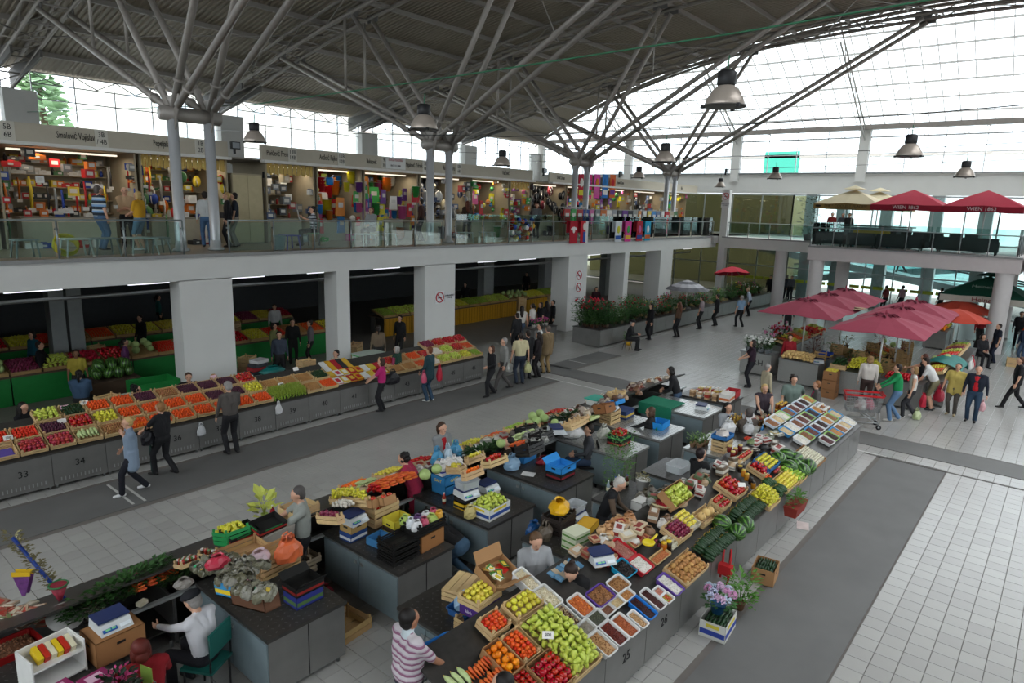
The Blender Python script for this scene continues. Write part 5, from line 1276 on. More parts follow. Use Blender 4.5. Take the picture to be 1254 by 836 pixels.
# cabinet C
p = Vector((8.05, 8.15, .885)); carton(p, (0, 0, .0), .46, .36, .16, 'blue carton, lower of the pair under the blue lidded tubs', '#2a7ab0', holes=False); carton(p+Vector((0, .02, .16)), (0, 0, 0), .46, .36, .18, 'blue carton with yellow lettering under the blue lidded tubs', '#2a7ab0', holes=False, textp='ГАЛА' if 0 else 'GAST', tcol='#d8c030', closed=True)
for i in range(2):
    q = p+Vector((-.13+.28*i, 0, .35)); tub(q, (0, 0, 0), .26, .24, .09, ['left blue lidded tub under the mushroom bags', 'right blue lidded tub under the mushroom bags'][i], '#d0d0cc', rim='#2434a8')
for i in range(8): bag(p+Vector((-.2+.14*(i % 4), -.06+.13*(i//4), .44)), i, 'bag of white mushrooms on the blue lidded tubs', '#d8d6d2', (.17, .14, .17), .95, False, group='mushroom bags')
carton((7.8, 7.45, .885), (0, 0, 0), .34, .26, .12, 'yellow and black printed carton under the scale with the clear tub', '#d8b020', band='#1a1a1a', holes=False, closed=True); carton((7.82, 7.45, 1.005), (0, 0, 0), .36, .28, .08, 'black printed box under the scale with the clear tub', '#201c1a', holes=False, closed=True); scale_((7.82, 7.45, 1.085), -.15, 'grey scale with a clear tub on it, on the middle cabinet'); tub((7.84, 7.47, 1.222), (0, 0, -.15), .38, .3, .14, 'clear empty tub on the grey scale of the middle cabinet', '#c9ced0', clear=True)
carton((8.4, 7.5, .885), (0, 0, 0), .36, .3, .1, 'white box under the blue topped scale of the middle cabinet', '#c8c4b8', holes=False, closed=True); scale_((8.4, 7.5, .99), 0, 'blue topped scale right of the clear tub on the middle cabinet')
p = Vector((7.9, 6.98, .885)); carton(p, (0, 0, .05), .56, .44, .2, 'white banana carton with blue stripes, full of yellow peppers', '#d4d6d2', band='#2a4a90', band2='#d8c02c', holes=False); heap('bell_pepper', p, (0, 0, .05), .5, .38, .13, 'yellow green pepper in the white banana carton', 2, .05)
bag(p+Vector((-.36, .12, 0)), 0, 'yellowish plastic bag beside the banana carton', '#c8b878', (.24, .2, .24), .85, False); bottle((7.62, 7.8, .885), 'small red drink bottle on the middle cabinet', '#a83a2c', '#d8d8d8', None, .2, .035)
p = Vector((7.45, 6.95, 0)); carton((7.2, 7.5, 0), (0, 0, .2), .5, .36, .2, 'white carton of dark red peppers on the floor beside the crouching person', '#c8ccc4', band='#2c8a5a', holes=False); heap('red_pepper', (7.2, 7.5, 0), (0, 0, .2), .42, .28, .12, 'dark red pepper in the carton on the floor', 1)
zl = lambda y: .81+.3*(9.72-y)
jumble(22, 6.6, 9.2, 8.62, 8.95, zl, 'small box or bag along the vendors\' side of the left row', ['#b09878', '#c8c4bc', '#8a6a48', '#6a7a8a', '#a8a49c'])
jumble(30, 9.6, 13.4, 8.62, 9.1, zl, 'packet or small box on the middle of the left row', ['#8a8a84', '#b8b4a8', '#6a6258', '#a07858', '#c8c8c4'])
for i in range(9): crate((6.9+.75*i, 9.28, zl(9.28)), (DL.rx, 0, 0), .55, .42, .1, '%s plain crate along the aisle edge of the left row' % ORD[i], detail=0); heap(['tangerine', 'lemon', 'tomato', 'cabbage', 'yellow_pepper', 'carrot', 'green_apple', 'cabbage', 'red_pepper'][i], (6.9+.75*i, 9.28, zl(9.28)), (DL.rx, 0, 0), .48, .36, .05, 'produce in the %s aisle edge crate of the left row' % ORD[i], 1, .04)
# beyond the pink vest woman
box_of(DL, (515, 590), (543, 580), 'cabbage', 'green cabbage on the left row beside the mushroom bags', None, layers=1, h=.1, up=.03)
box_of(DL, (519, 571), (545, 566), 'red_onion', 'red onion beyond the cabbages', None, layers=1, h=.05)
box_of(DL, (545, 574), (572, 570), 'lemon', 'yellow fruit in the crate before the woman in a red top', 'crate', layers=2, detail=0)
box_of(DL, (570, 563), (592, 555), 'lemon', 'yellow fruit in the farther crate of the left row', 'crate', layers=2, detail=0)
box_of(DL, (566, 582), (590, 573), 'tangerine', 'orange tangerine in the crate below the yellow fruit', 'crate', layers=2, detail=0)
box_of(DL, (588, 567), (622, 558), 'tomato', 'red tomato in the crate left of the seated woman in a brown jacket', 'crate', layers=2, detail=0, dome=.03, clab='of tomatoes left of the seated woman in brown')
box_of(DL, (600, 553), (628, 546), 'cabbage', 'pale cabbage before the seated woman in a brown jacket', None, layers=1, h=.08, up=.03)
greens(DL(590, 556, .04), (DL.rx, 0, 0), .8, .4, .14, '#2c4a24', 'dark leafy greens on the left row before the cabbages', 220, .12, 'chard', 'greens')
card(DL(590, 556, .16), 1.2, 'blank white card on the dark greens', w=.2, h=.13); card(DL(569, 568, .14), 1.2, 'blank white card on the yellow fruit', w=.2, h=.13)
for i, (x, y, c1) in enumerate([(8.35, 8.75, '#4a98c0'), (8.6, 8.72, '#bcd0dc'), (8.85, 8.75, '#4a98c0')]): bag((x, y, 1.1), i, ['left blue bag hanging behind the scales', 'pale bag between two blue bags', 'right blue bag behind the scales'][i], c1, (.3, .2, .36), .85)
# cabinet D
p = Vector((10.02, 7.05, .885)); carton(p, (0, 0, .0), .46, .36, .13, 'black carton with red print under the open blue box', '#1c1a1a', band='#7a1420', holes=False, closed=True); carton(p+Vector((0, 0, .13)), (0, 0, .0), .48, .38, .13, 'open bright blue box on the black carton', '#2a8ad0', holes=True, flaps=True)
carton((10.2, 8.1, .885), (0, 0, .1), .46, .3, .13, 'blue carton at the back of the cabinet with the open blue box', '#2a78b8', holes=False); bag((9.62, 7.95, .89), 0, 'pale blue plastic bag on the cabinet by the seated woman', '#9cc0dc', (.4, .3, .3), .8); tag(MB().box((0, 0, 0), (.2, .26, .004)).build('paper_sheet', M('#d8d8d4', .9), None, (9.65, 7.55, .892), (0, 0, .4)), 'white sheet of paper on the dark cabinet top', 'paper')
bag((10.3, 7.7, .89), 0, 'dark red bag behind the open blue box', '#7a1420', (.4, .24, .16), 1.0, False)
for i, (px, py, w) in enumerate([(650, 556, .45), (664, 541, .4), (646, 532, .4)]): crate(DL(px, py, .0), (DL.rx, 0, 0), w, .34, .2, ['black plastic crate right of the seated woman in a brown jacket', 'black crate behind the first', 'black crate nearest the aisle by the zucchini'][i], wood=BLK, n=3)
box_of(DL, (628, 541), (650, 530), 'pale_zucchini', 'pale green zucchini at the aisle edge', None, layers=2, h=.06, align=0)
heap('carrot', DL(636, 545, .06), (DL.rx, 0, 0), .4, .3, 0, 'carrot beside the black crates of the left row', 2)
for i in range(30): bag(DL(rnd(640, 668), rnd(528, 545), .05), i, 'grey bag of dried goods beside the black crates', ['#8a8a84', '#6a6a62', '#a4a49c'][i % 3], (.16, .13, .12), .9, False, group='grey bags beside the black crates', name='packet', cat='packet')
p = Vector((11.1, 8.75, 1.1)); crate(p, (0, 0, .1), .52, .36, .15, 'pale crate with purple print behind the man in a grey sweater'); heap('red_onion', p, (0, 0, .1), .2, .2, .02, 'onion in the pale crate with purple print', 1)
MB().box((0, 0, 0), (.8, .5, .02)).build('plywood_board', M('#7a4a30', .7), None, (11.1, 8.75, 1.085)); bpy.data.objects['plywood_board']['label'] = 'brown board under the pale crate with purple print'; bpy.data.objects['plywood_board']['category'] = 'board'
box_of(DL, (671, 523), (688, 517), 'cabbage', 'pale cabbage in the clear tub on the left row', 'tub', layers=1, up=.03, col='#c8ccc8')
box_of(DL, (648, 525), (668, 516), 'cabbage', 'loose green cabbage left of the clear tub', None, layers=1, h=.07)
greens(DL(692, 514, .05), (DL.rx, 0, 0), .8, .4, .14, '#2a4424', 'dark leafy greens behind the clear tub of cabbage', 200, .12, 'chard', 'greens')
scale_(DL(682, 529, .05), .9, 'white scale standing by the crate of the left row')
for i in range(3): crate(DL(700+5*i, 525-3*i, .02), (DL.rx, 0, 0), .4, .3, .14, 'small crate holding paper bags before the man in a grey sweater', detail=0, group='small crates before the grey sweater man')
for i in range(44):
    px, py = rnd(700, 790), 0; py = 512-(px-700)*.42+rnd(-8, 8)
    bag(DL(px, py, .03), i, 'brown or clear bag of dried fruit on the far part of the left row', ['#7a5a44', '#a08468', '#5a3a30', '#b8a898', '#8a7a70', '#c8b8a0'][i % 6], (rnd(.16, .24), .16, rnd(.12, .18)), .92, False, group='bags of dried fruit on the far left row', name='packet', cat='packet')
carton(DL(741, 505, .0), (DL.rx, 0, 0), .42, .34, .2, 'brown carton standing among the dried fruit bags', '#8a5a34'); carton(DL(722, 514, .03), (DL.rx, 0, 0), .4, .3, .06, 'shallow pale green tray among the dried fruit bags', '#b4bf84', holes=False); carton(DL(754, 495, .03), (DL.rx, 0, 0), .42, .3, .1, 'bright blue tray before the scale on crates', '#2a86c8', holes=False)
p = Vector((13.55, 8.15, .89))
for i in range(3): crate(p+Vector((0, 0, .11*i)), (0, 0, 0), .44, .34, .1, ['lowest', 'middle', 'top'][i]+' of three slim crates under the far scale', detail=1)
scale_(p+Vector((0, 0, .345)), .2, 'grey scale on three slim crates'); carton((14.2, 8.15, .89), (0, 0, .1), .5, .36, .2, 'dark blue carton right of the scale on crates', '#2a3f6e', band='#c0a040', holes=False, closed=True)
# cabinet F and G, H
p = Vector((12.42, 7.2, .885)); carton(p, (0, 0, 0), .42, .36, .12, 'black and red carton under the box of tomatoes', '#241a18', band='#a02c2c', holes=False, closed=True); c2 = p+Vector((0, 0, .12)); carton(c2, (0, 0, 0), .42, .36, .13, 'green edged black carton of tomatoes on the bright cabinet', '#1c2c20', band='#2c8a4a', holes=False); heap('tomato', c2, (0, 0, 0), .36, .3, .07, 'red tomato in the green edged carton on the bright cabinet', 2)
bag((12.5, 7.65, .89), 0, 'clear bag with something yellow beside the tomato carton', '#c8c8bc', (.36, .28, .3), .75); bag((12.1, 8.2, .89), 0, 'white crumpled plastic sheet behind the man in a grey sweater', '#d4d4d2', (.6, .4, .24), .95, False)
carton((14.1, 7.1, .885), (0, 0, .1), .46, .34, .16, 'bright blue carton on the shiny cabinet behind the seated woman in black', '#1c86d0', holes=False)
tag(MB().box((0, 0, 0), (.06, .95, .3)).box((.4, 0, .14), (.8, .95, .02)).build('cloth', M('#1d7a5c', .9), None, (15.55, 8.0, .78)), 'green cloth draped over the farthest cabinet', 'cloth')
scale_((16.3, 7.0, .885), .2, 'grey scale on the farthest bright cabinet'); crate((14.8, 8.75, 1.1), (0, 0, 0), .42, .32, .2, 'pale wooden box with an orange label before the green cloth', n=3); tub((14.2, 9.0, 1.03), (0, 0, 0), .46, .34, .16, 'white tub with turquoise lid on the far left row', '#cfd2cc', rim='#2ca08a'); MB().box((0, 0, .17), (.5, .38, .02)).build('lid', M('#2ca08a', .5), bpy.data.objects[[o.name for o in COL.objects if o.get('label') == 'white tub with turquoise lid on the far left row'][0]])
for i in range(40):
    x = rnd(14.3, 18.0); y = rnd(8.75, 9.6); bag((x, y, .8+.3*(9.72-y)), i, 'smoked meat or dried goods packet at the far end of the left row', ['#7a3a28', '#a8805c', '#c8b8a4', '#5a2a20', '#d0c8bc'][i % 5], (rnd(.16, .26), .14, .12), .95, False, group='packets at the far end of the left row', name='packet', cat='packet')
for i in range(20): packet((17.3+(i % 5)*.18, 7.1+(i//5)*.22, .86), (0, 0, rnd(-.2, .2)), (.15, .12, rnd(.14, .26)), 'boxed packet on the table behind the person in a dark hood', ['#c0a07a', '#d8d0c0', '#8a4a30', '#c8b040', '#d8d8d8'][i % 5], 'boxed packets behind the hooded person', c2=['#8a6a4a', '#d8d0c0', '#a02c20'][i % 3])
cabinet(17.2, 1.05, 6.7, 8.1, 'grey metal table with boxed packets behind the person in a dark hood'); carton((18.0, 6.9, .9), (0, 0, .1), .46, .32, .2, 'red carton of paper bags at the end of the far table', '#a8242a', holes=False); carton((17.5, 6.85, .9), (0, 0, .1), .5, .3, .22, 'white carton with an orange stripe on the far table', '#d8d4cc', band='#c86a30', holes=False, closed=True)
# near end, bottom left corner of the picture
greens(Q(150, 728, .95), (DL.rx, 0, .3), 1.5, .5, .2, '#2c5220', 'bunches of parsley spread on the near left counter', 1500, .085); greens(Q(222, 706, .95), (DL.rx, 0, .3), .6, .35, .14, '#2f4c22', 'bunch of parsley right of the carrots', 500, .08)
heap('carrot', Q(196, 710, .98), (DL.rx, 0, .2), .75, .3, 0, 'orange carrot heaped behind the parsley on the near left counter', 3, .02)
heap('red_onion', Q(155, 713, .98), (DL.rx, 0, .3), .3, .2, 0, 'purple onion beside the carrots of the near left counter', 1); heap('zucchini', Q(165, 716, .98), (DL.rx, 0, .3), .3, .2, 0, 'leek green marrow behind the parsley', 1, align=0)
p = Q(142, 762, .86); carton(Vector((2.35, 7.75, .885)), (0, 0, .05), .52, .42, .3, 'plain brown carton under the scale in the near left corner', '#9a6c42', closed=True); scale_((2.35, 7.78, 1.19), .05, 'blue topped scale on the brown carton in the near left corner'); packet(Q(174, 740, .86), (0, 0, .4), (.12, .08, .05), 'cream soap bar on the steel counter by the old man\'s hand', '#cfc8b0', None)
tub(Q(110, 750, .88), (0, 0, .2), .3, .3, .18, 'clear tub of nuts behind the scale in the near left corner', '#8a8478', clear=True); grains(Q(110, 750, .88), (0, 0, .2), .22, .22, .1, '#7a5a34', '#a08050', 'shelled nuts in the clear tub behind the scale', .016, 90, .05, 'nuts', cat='nuts')
bag(DL(225, 718, .02), 0, 'clear bag of nuts beside the parsley', '#8a847c', (.22, .16, .12), .8, False)
# party goods stand
STK = 'stack of pink booklets'
for j in range(2):
    for i in range(9): packet(Vector((1.62+.3*j, 7.1-.1*j, .885+i*.032)), (0, 0, rnd(-.06, .06)+.2), (.26, .2, .03), 'pink booklet in the stack beside the wire rack', ['#a82c68', '#c05a88', '#8a2458'][i % 3], 'pink booklets', 'booklet', '#d8b0c4')
t = thing('display_tray', 'white two-tier tray of sweets packets in the near left corner', 'tray', Vector((1.75, 7.75, .885)), .15)
for z in (.03, .26): MB().box((0, 0, z), (.5, .36, .02)).build('shelf', WHT, t)
for s in (-1, 1): MB().box((s*.25, 0, .19), (.015, .36, .38)).build('side_panel', WHT, t)
MB().box((0, .18, .19), (.5, .015, .38)).build('back_panel', WHT, t)
for i in range(12): packet(Vector((1.62+.06*(i % 6), 7.7+.13*(i//6), 1.165)), (.5, 0, .15), (.05, .1, .1), 'yellow or red sweets packet in the two-tier tray', ['#d8b820', '#b82c1c', '#d8d0b0'][i % 3], 'sweets packets in the tray')
t = thing('wire_rack', 'round wire rack with gift cards and a tinsel tree, in the near left corner', 'rack', Vector((2.05, 6.75, .86)))
for z, r in ((.02, .3), (.12, .34)): MB().tube([(r*cos(i*pi/12), r*sin(i*pi/12), z) for i in range(25)], .008, 5).build('ring', M('#b0b0ac', .3, .8), t)
for i in range(5): MB().box((.31*cos(i*1.25-2.2), .31*sin(i*1.25-2.2), .17), (.17, .006, .22), rz=i*1.25-2.2+pi/2).build('gift_card', M(['#d8d4c4', '#b8302c', '#8aa84a', '#d8d0c8', '#6a8a3c'][i], .6), t)
b = MB(); leaves(b, (0, 0, .05), (.14, .14, .32), 160, .1); b.build('tinsel_tree', M('#1c2a1c', .5), t); b = MB(); leaves(b, (0, 0, .22), (.15, .15, .2), 40, .06); b.build('tinsel', M('#c0487c', .3, .4), t)['kind'] = 'stuff'
tub(Q(16, 800, .86), (0, 0, .1), .5, .4, .12, 'red tray of brown twigs at the left edge', '#8a1414'); grains(Q(16, 800, .86), (0, 0, .1), .4, .3, .08, '#5a3a26', '#7a5236', 'brown shelled seeds in the red tray', .012, 150, .04, 'seeds', cat='seeds')
for i in range(26): packet(Q(rnd(0, 75), rnd(742, 768), .9)+Vector((0, 0, rnd(0, .05))), (rnd(-.3, .3), rnd(-.3, .3), rnd(0, 3)), (.2, .12, .03), 'clear bundle of party napkins and sticks at the left edge', ['#a89078', '#8a6a58', '#b0a890', '#a05a48', '#7a8a58'][i % 5], 'bundles at the left edge', c2=['#c8c0b0', '#a83c30'][i % 2])
p = Q(87, 742, .88); t = thing('tinsel_pole', 'blue pole wound with gold tinsel in the near left corner', 'pole', p); top = Vector((-.42, .42, .95)); MB().tube([(0, 0, 0), top], .022, 8).build('pole', M('#163a8a', .4), t)
b = MB()
for i in range(260):
    f = rnd(.25, 1.05); q = top*f; leaves(b, q, (.07, .07, .04), 1, .06)
b.build('tinsel', M('#a8a078', .25, .6), t)['kind'] = 'stuff'
t = thing('party_cone', 'hanging party cone with green tinsel rim beside the blue pole', 'cone', Q(74, 738, 1.0)); t.scale = (.6, .6, .6); MB().lathe([(.001, -.04), (.17, .42), (.16, .42)], 16).build('paper_cone', M('#8a2838', .6, var=.5, scale=14), t); MB().tube([(.17*cos(i*pi/10), .17*sin(i*pi/10), .42) for i in range(21)], .02, 5).build('tinsel_rim', M('#2c6a3c', .4), t)
for i, (px, py) in enumerate([(28, 722), (33, 718)]):
    t = thing('gift_cone_bag', ['yellow topped printed cone bag hanging left of the pole', 'second yellow topped cone bag behind the first'][i], 'bag', Q(px, py, 1.05), -.75); MB().prism([(-.02, -.02), (.02, -.02), (.02, .02), (-.02, .02)], 0, .01); MB().add([(-.17, 0, .3), (.17, 0, .3), (.03, 0, -.15), (-.03, 0, -.15), (-.17, .02, .3), (.17, .02, .3), (.03, .02, -.15), (-.03, .02, -.15)], [(0, 3, 2, 1), (4, 5, 6, 7), (0, 1, 5, 4), (1, 2, 6, 5), (2, 3, 7, 6), (3, 0, 4, 7)]).build('printed_bag', M('#6a3a78', .6, var=.7, scale=10), t); MB().box((0, -.005, .36), (.36, .02, .1)).build('header_card', M('#d8b020', .6), t)
    t.scale = (.6, .6, .6)
tag(MB().tube([(0, 0, 0), (0, 0, .01)], .2, 20).build('round_tray', M('#9a9a96', .5), None, Q(80, 755, 1.0), (.5, 0, 0)), 'round grey tray leaning by the blue pole', 'tray')
# ================================================================ left wall row and the hall beneath the gallery
KL = dict(tangerine='orange tangerine', red_apple='red and yellow apple', tomato='red tomato', apricot='orange apricot', plum='dark purple plum', yellow_apple='yellow apple', bell_pepper='green pepper', mushroom='brown mushroom', cherry_tomato='small red fruit',
          garlic='white garlic bulb', pale_zucchini='pale zucchini', cucumber='dark cucumber', lemon='yellow lemon', green_chili='long green chilli', carrot='orange carrot', yellow_pepper='yellow green pepper', red_pepper='red pepper', red_onion='dark red onion', cabbage='green cabbage', green_apple='green apple')
ROWS = {32: (['tangerine', 'tangerine'], ['apricot', 'apricot'], [None, None]), 33: ([None, 'red_apple'], ['apricot', 'apricot'], ['', '']), 34: (['red_apple', 'pale_zucchini'], ['plum', 'tomato'], ['bell_pepper', 'cucumber']), 35: (['mushroom', 'tangerine'], ['yellow_apple', 'tangerine'], ['tangerine', 'tangerine']),
        36: (['tangerine', 'tangerine'], ['tangerine', 'tangerine'], ['plum', 'mushroom']), 37: (['tangerine', 'tangerine'], ['tangerine', 'plum'], ['plum', 'plum']), 38: (['tangerine', 'tangerine'], ['plum', 'yellow_apple'], ['plum', 'tomato']), 39: (['', ''], ['mushroom', 'mushroom'], ['', '']),
        40: (['mushroom', 'tangerine'], ['mushroom', 'cucumber'], ['', '']), 43: (['mushroom', 'mushroom'], ['cherry_tomato', 'mushroom'], ['', '']), 44: (['carrot', 'garlic'], ['tangerine', 'cherry_tomato'], ['', '']), 45: (['bell_pepper', 'bell_pepper'], ['garlic', 'bell_pepper'], ['red_onion', 'tomato']), 46: (['yellow_pepper', 'green_chili'], ['red_pepper', 'carrot'], ['tomato', 'tomato'])}
NWORD = {32: 'left of thirty-three', **{33+i: 'thirty-'+NW[i] for i in range(7)}, 40: 'forty', 43: 'forty-three', 44: 'forty-four', 45: 'forty-five', 46: 'forty-six'}
rx_ = math.atan(.35); nrm = Vector((0, -sin(rx_), cos(rx_)))
for n, rows in ROWS.items():
    for r, ks in enumerate(rows):
        for j, kd in enumerate(ks):
            if kd == '': continue
            y = 15.60+r*.42; p = Vector((n-33+2.87+.25+.5*j, y, .80+.35*(y-15.36)))+nrm*(.005+.03*r)
            where = 'on counter %s, %s row, %s' % (NWORD[n], ['front', 'middle', 'back'][r], ['near side', 'far side'][j])
            crate(p, (rx_, 0, 0), .47, .40, .11, ('empty wooden crate ' if kd is None else 'wooden crate of %s ' % kd.replace('_', ' '))+where, detail=1 if n < 41 else 0, group='crates on the left wall row')
            if kd: heap(kd, p, (rx_, 0, 0), .42, .35, .035, '%s in the crates of the left wall row' % KL[kd], 2, .02, align=pi/2, group='%s on the left wall row' % kd)
            else: MB().box((0, 0, .02), (.38, .3, .01)).build('liner_sheet', M('#5a4a98', .7), None, p, (rx_, 0, 0))
for i, o in enumerate([o for o in COL.objects if o.name.startswith('liner_sheet')]): tag(o, 'purple paper lining the empty crate %s' % ['left of counter thirty-three, near side', 'left of counter thirty-three, far side', 'on counter thirty-three'][i % 3], 'paper')
p = Vector((9.37, 15.66, .91)); heap('green_chili', p, (rx_, 0, 0), .98, .55, .0, 'long green chilli heaped on counter thirty-nine', 5, .04, align=.6)
for n, (x, y, s) in enumerate([(3.3, 15.8, '200'), (4.3, 16.0, ''), (4.9, 16.5, '80'), (4.5, 16.45, ''), (7.9, 16.6, ''), (8.75, 16.3, '60'), (9.3, 15.75, '100'), (10.1, 16.3, '')]): card((x, y, .95+.35*(y-15.36)), 0, '%s price card along the left wall row' % ORD[n], s, c='#d8b0bc' if n in (3, 4) else '#e0ded8', w=.16, h=.1, tilt=-.5)
# folded cloths on counters forty-one and forty-two
for i in range(16):
    x, y = 10.98+(i % 8)*.24, 15.62+(i//8)*.34; packet(Vector((x, y, .82+.35*(y-15.36))), (rx_, 0, 0), (.21, .28, .07), 'folded cloth in white, yellow or red on counters forty-one and forty-two', ['#d8d8d4', '#c89a1c', '#b01c2c', '#d0b040'][(i*3+i//8) % 4], 'folded cloths', 'folded_cloth', ['#b01c2c', '#d8d8d4', '#d0b040'][i % 3])
for i, c in enumerate(['#d0d0cc', '#c8941c', '#a01c24', '#2c2c2c', '#c8a030']): tag(MB().box((0, 0, .03), (.16, .75, .05)).build('cloth_roll', M(c, .9, var=.2), None, (11.1+i*.19, 16.3, .82+.33*.94), (rx_, 0, -.08)), '%s long bolt of cloth behind counter forty-one' % ['white', 'orange', 'red', 'black', 'yellow'][i], 'cloth')
bag((6.9, 15.3, .42), 0, 'clear plastic bag hanging from counter thirty-seven', '#d4d6d8', (.22, .1, .3), .7); bag((8.93, 15.3, .50), 0, 'white plastic bag hanging from counter thirty-nine', '#d8d8d8', (.2, .1, .32), .8)
for i in range(6): crate((11.6, 18.15, .02+.17*i), (0, 0, .05), .5, .36, .16, '%s crate up in the stack between the man and woman behind counter forty' % ORD[i], n=2)
for i in range(5): crate((12.1, 17.55, .02+.17*i), (0, 0, 0), .5, .36, .16, '%s crate up in the shorter stack before counter forty-one' % ORD[i], n=2)
for i, (x, l) in enumerate([(6.3, 'behind the man in a white and black jacket'), (10.0, 'left of the tall crate stack'), (14.2, 'behind the woman in a green vest')]):
    t = thing('white_cabinet', 'low white cabinet with green edging '+l, 'cabinet', (x, 17.55, 0)); MB().box((0, .55, .42), (.95, 1.1, .78)).build('body', M('#c2c8c0', .6), t); MB().box((0, .55, .83), (1.0, 1.15, .04)).build('worktop', M('#b8c4ba', .5), t)
    for k in (0, 1):
        d = MB().box((-.485, .29+.53*k, .42), (.02, .5, .72)).build('door', M('#ccd0c8', .5), t); MB().box((-.50, .29+.53*k, .79), (.015, .5, .03)).box((-.50, .04+.53*k, .42), (.015, .03, .72)).build('green_edge', M('#3aa04a', .5), d)
tub((6.4, 17.9, .855), (0, 0, .2), .42, .3, .12, 'clear stacked tub on the white cabinet behind the man in white and black', '#b8c0c4', clear=True); crate((5.95, 18.3, .855), (0, 0, .3), .5, .36, .12, 'small pale crate on the white cabinet by the melons', n=2)
scale_((6.0, 17.75, .855), .1, 'dark scale behind the man in a white and black jacket')
for i in range(3): bag((8.2+.28*i, 17.3, .02), i, ['left', 'middle', 'right'][i]+' white and red plastic bag beside the pillar', '#d8d4d0', (.34, .28, .9), .95)
for i in range(4): carton((9.9+.05*i, 18.2, .86+.11*i), (0, 0, .1*i), .44, .34, .1, '%s dark box up in the pile on the white cabinet by the pillar' % ORD[i], ['#2a2a2e', '#8a1c20', '#30343a', '#a8a8a8'][i], holes=False, closed=True)
bag((10.3, 17.9, .86), 0, 'teal cloth heap on the white cabinet left of the crate stack', '#146a66', (.8, .4, .26), 1.0, False, cat='cloth', name='cloth_heap')
for i, (x, y, k) in enumerate([(3.2, 18.0, 'cabbage'), (2.4, 18.1, 'red_onion'), (4.1, 18.1, 'pale_zucchini')]):
    crate((x, y, .5), (.2, 0, 0), .7, .45, .16, 'crate of %s behind the woman in black with red stripes' % k.replace('_', ' '), detail=0); heap(k, (x, y, .5), (.2, 0, 0), .62, .4, .08, '%s behind the woman in black with red stripes' % KL[k], 1 if k == 'cabbage' else 2, .05)
    tag(MB().box((0, 0, .24), (.74, .5, .46)).build('stand', M('#3a2c22', .9), None, (x, y, .0)), 'low dark stand under the crate of %s' % k.replace('_', ' '), 'stand')
carton((3.2, 17.4, .0), (0, 0, 0), .6, .44, .34, 'brown carton behind the woman in black with red stripes'); carton((4.3, 17.45, 0), (0, 0, .05), .44, .34, .3, 'white banana carton with blue print near the left opening', '#b8bcbc', band='#2c4a80', holes=False)
tub((4.6, 16.95, .62), (0, 0, 0), .5, .36, .16, 'clear empty tub behind counter thirty-four', '#b8bcbc', clear=True); tag(MB().box((0, 0, .3), (.7, .5, .6)).build('stand', M('#55524c', .9), None, (4.6, 16.95, .0)), 'grey stand under the clear tub behind counter thirty-four', 'stand')
GR = M('#167a34', .6, var=.2); YE = M('#c08c14', .6, var=.1)
t = thing('green_bin', 'green open bin at the left pillar', 'bin', (7.5, 19.4, 0), 0)
for (c, d) in (((0, -.4, .45), (1.1, .04, .9)), ((0, .4, .45), (1.1, .04, .9)), ((-.55, 0, .45), (.04, .8, .9)), ((.55, 0, .45), (.04, .8, .9)), ((0, 0, .5), (1.1, .8, .02))): MB().box(c, d).build('panel', GR, t)
RK = ['tangerine', 'green_apple', 'tomato', 'yellow_apple', 'cabbage', 'yellow_pepper', 'red_onion', 'apricot', 'lemon', 'bell_pepper', 'potato', 'red_pepper']
def hallrow(x0, x1, y, skirt, nm, where):
    n = int((x1-x0)/1.6)
    for i in range(n):
        x = x0+1.6*i+.8; t = thing('hall_counter', '%s %s skirted counter from the left in the %s' % (ORD[i % 17], nm, where), 'counter', (x, y, 0))
        MB().box((0, .02, .42), (1.56, .04, .8)).build('skirt', skirt, t); MB().box((0, .55, .84), (1.58, 1.15, .04)).build('top', M('#5a4a3c', .8), t); MB().box((-.7, .9, .4), (.06, .3, .8)).box((.7, .9, .4), (.06, .3, .8)).build('trestle', DARKST, t)
        if nm == 'yellow':
            b = MB()
            for k in range(8): b.box((-.7+.2*k, -.004, .42), (.02, .01, .74))
            b.build('skirt_rib', M('#8a6410', .7), t)
        for j in (0, 1):
            kd = RK[(i*5+j*3+int(y)) % 12] if nm != 'yellow' else ['green_apple', 'bell_pepper', 'cabbage', 'yellow_pepper'][(i+j) % 4]; c = Vector((x-.4+.8*j, y+.5, .98)); L = .72
            tag(MB().box((0, 0, 0), (.76, .9, .02)).box((0, -.42, .04), (.76, .02, .1)).box((0, .42, .04), (.76, .02, .1)).box((-.37, 0, .04), (.02, .9, .1)).box((.37, 0, .04), (.02, .9, .1)).build('produce_tray', WOODD, None, c, (.25, 0, 0)), 'shallow wooden produce tray in the dim hall behind the left wall', 'tray', 'trays in the hall under the gallery')
            heap(kd, c, (.25, 0, 0), L, .82, .02, '%s in the trays of the dim hall under the gallery' % KL.get(kd, kd), 1, .12, r=RAD[kd]*1.25, rest=True)
hallrow(-1.5, 17.5, 22.4, GR, 'green', 'middle row under the gallery'); hallrow(5, 17, 26.2, GR, 'green', 'rear row under the gallery'); hallrow(19, 35, 23.4, YE, 'yellow', 'row beyond the wide opening')
for i in range(10):
    x, y = [(1.5, 25.6), (4.0, 26.2), (8, 25.4), (11, 24.9), (13, 25.5), (15.3, 20.6), (10.9, 20.5), (20.5, 22.0), (27.5, 20.4), (26.5, 21.6)][i]
    x = 27.3 if i == 8 else x; y = 20.25 if i == 8 else y
    for k in range([6, 7, 5, 4, 6, 4, 5, 6, 9, 8][i]): crate((x, y, .02+.17*k), (0, 0, .1*i), .55, .4, .16, 'slatted crate in a tall stack in the dim hall under the gallery', detail=0, group='crate stacks in the dim hall')
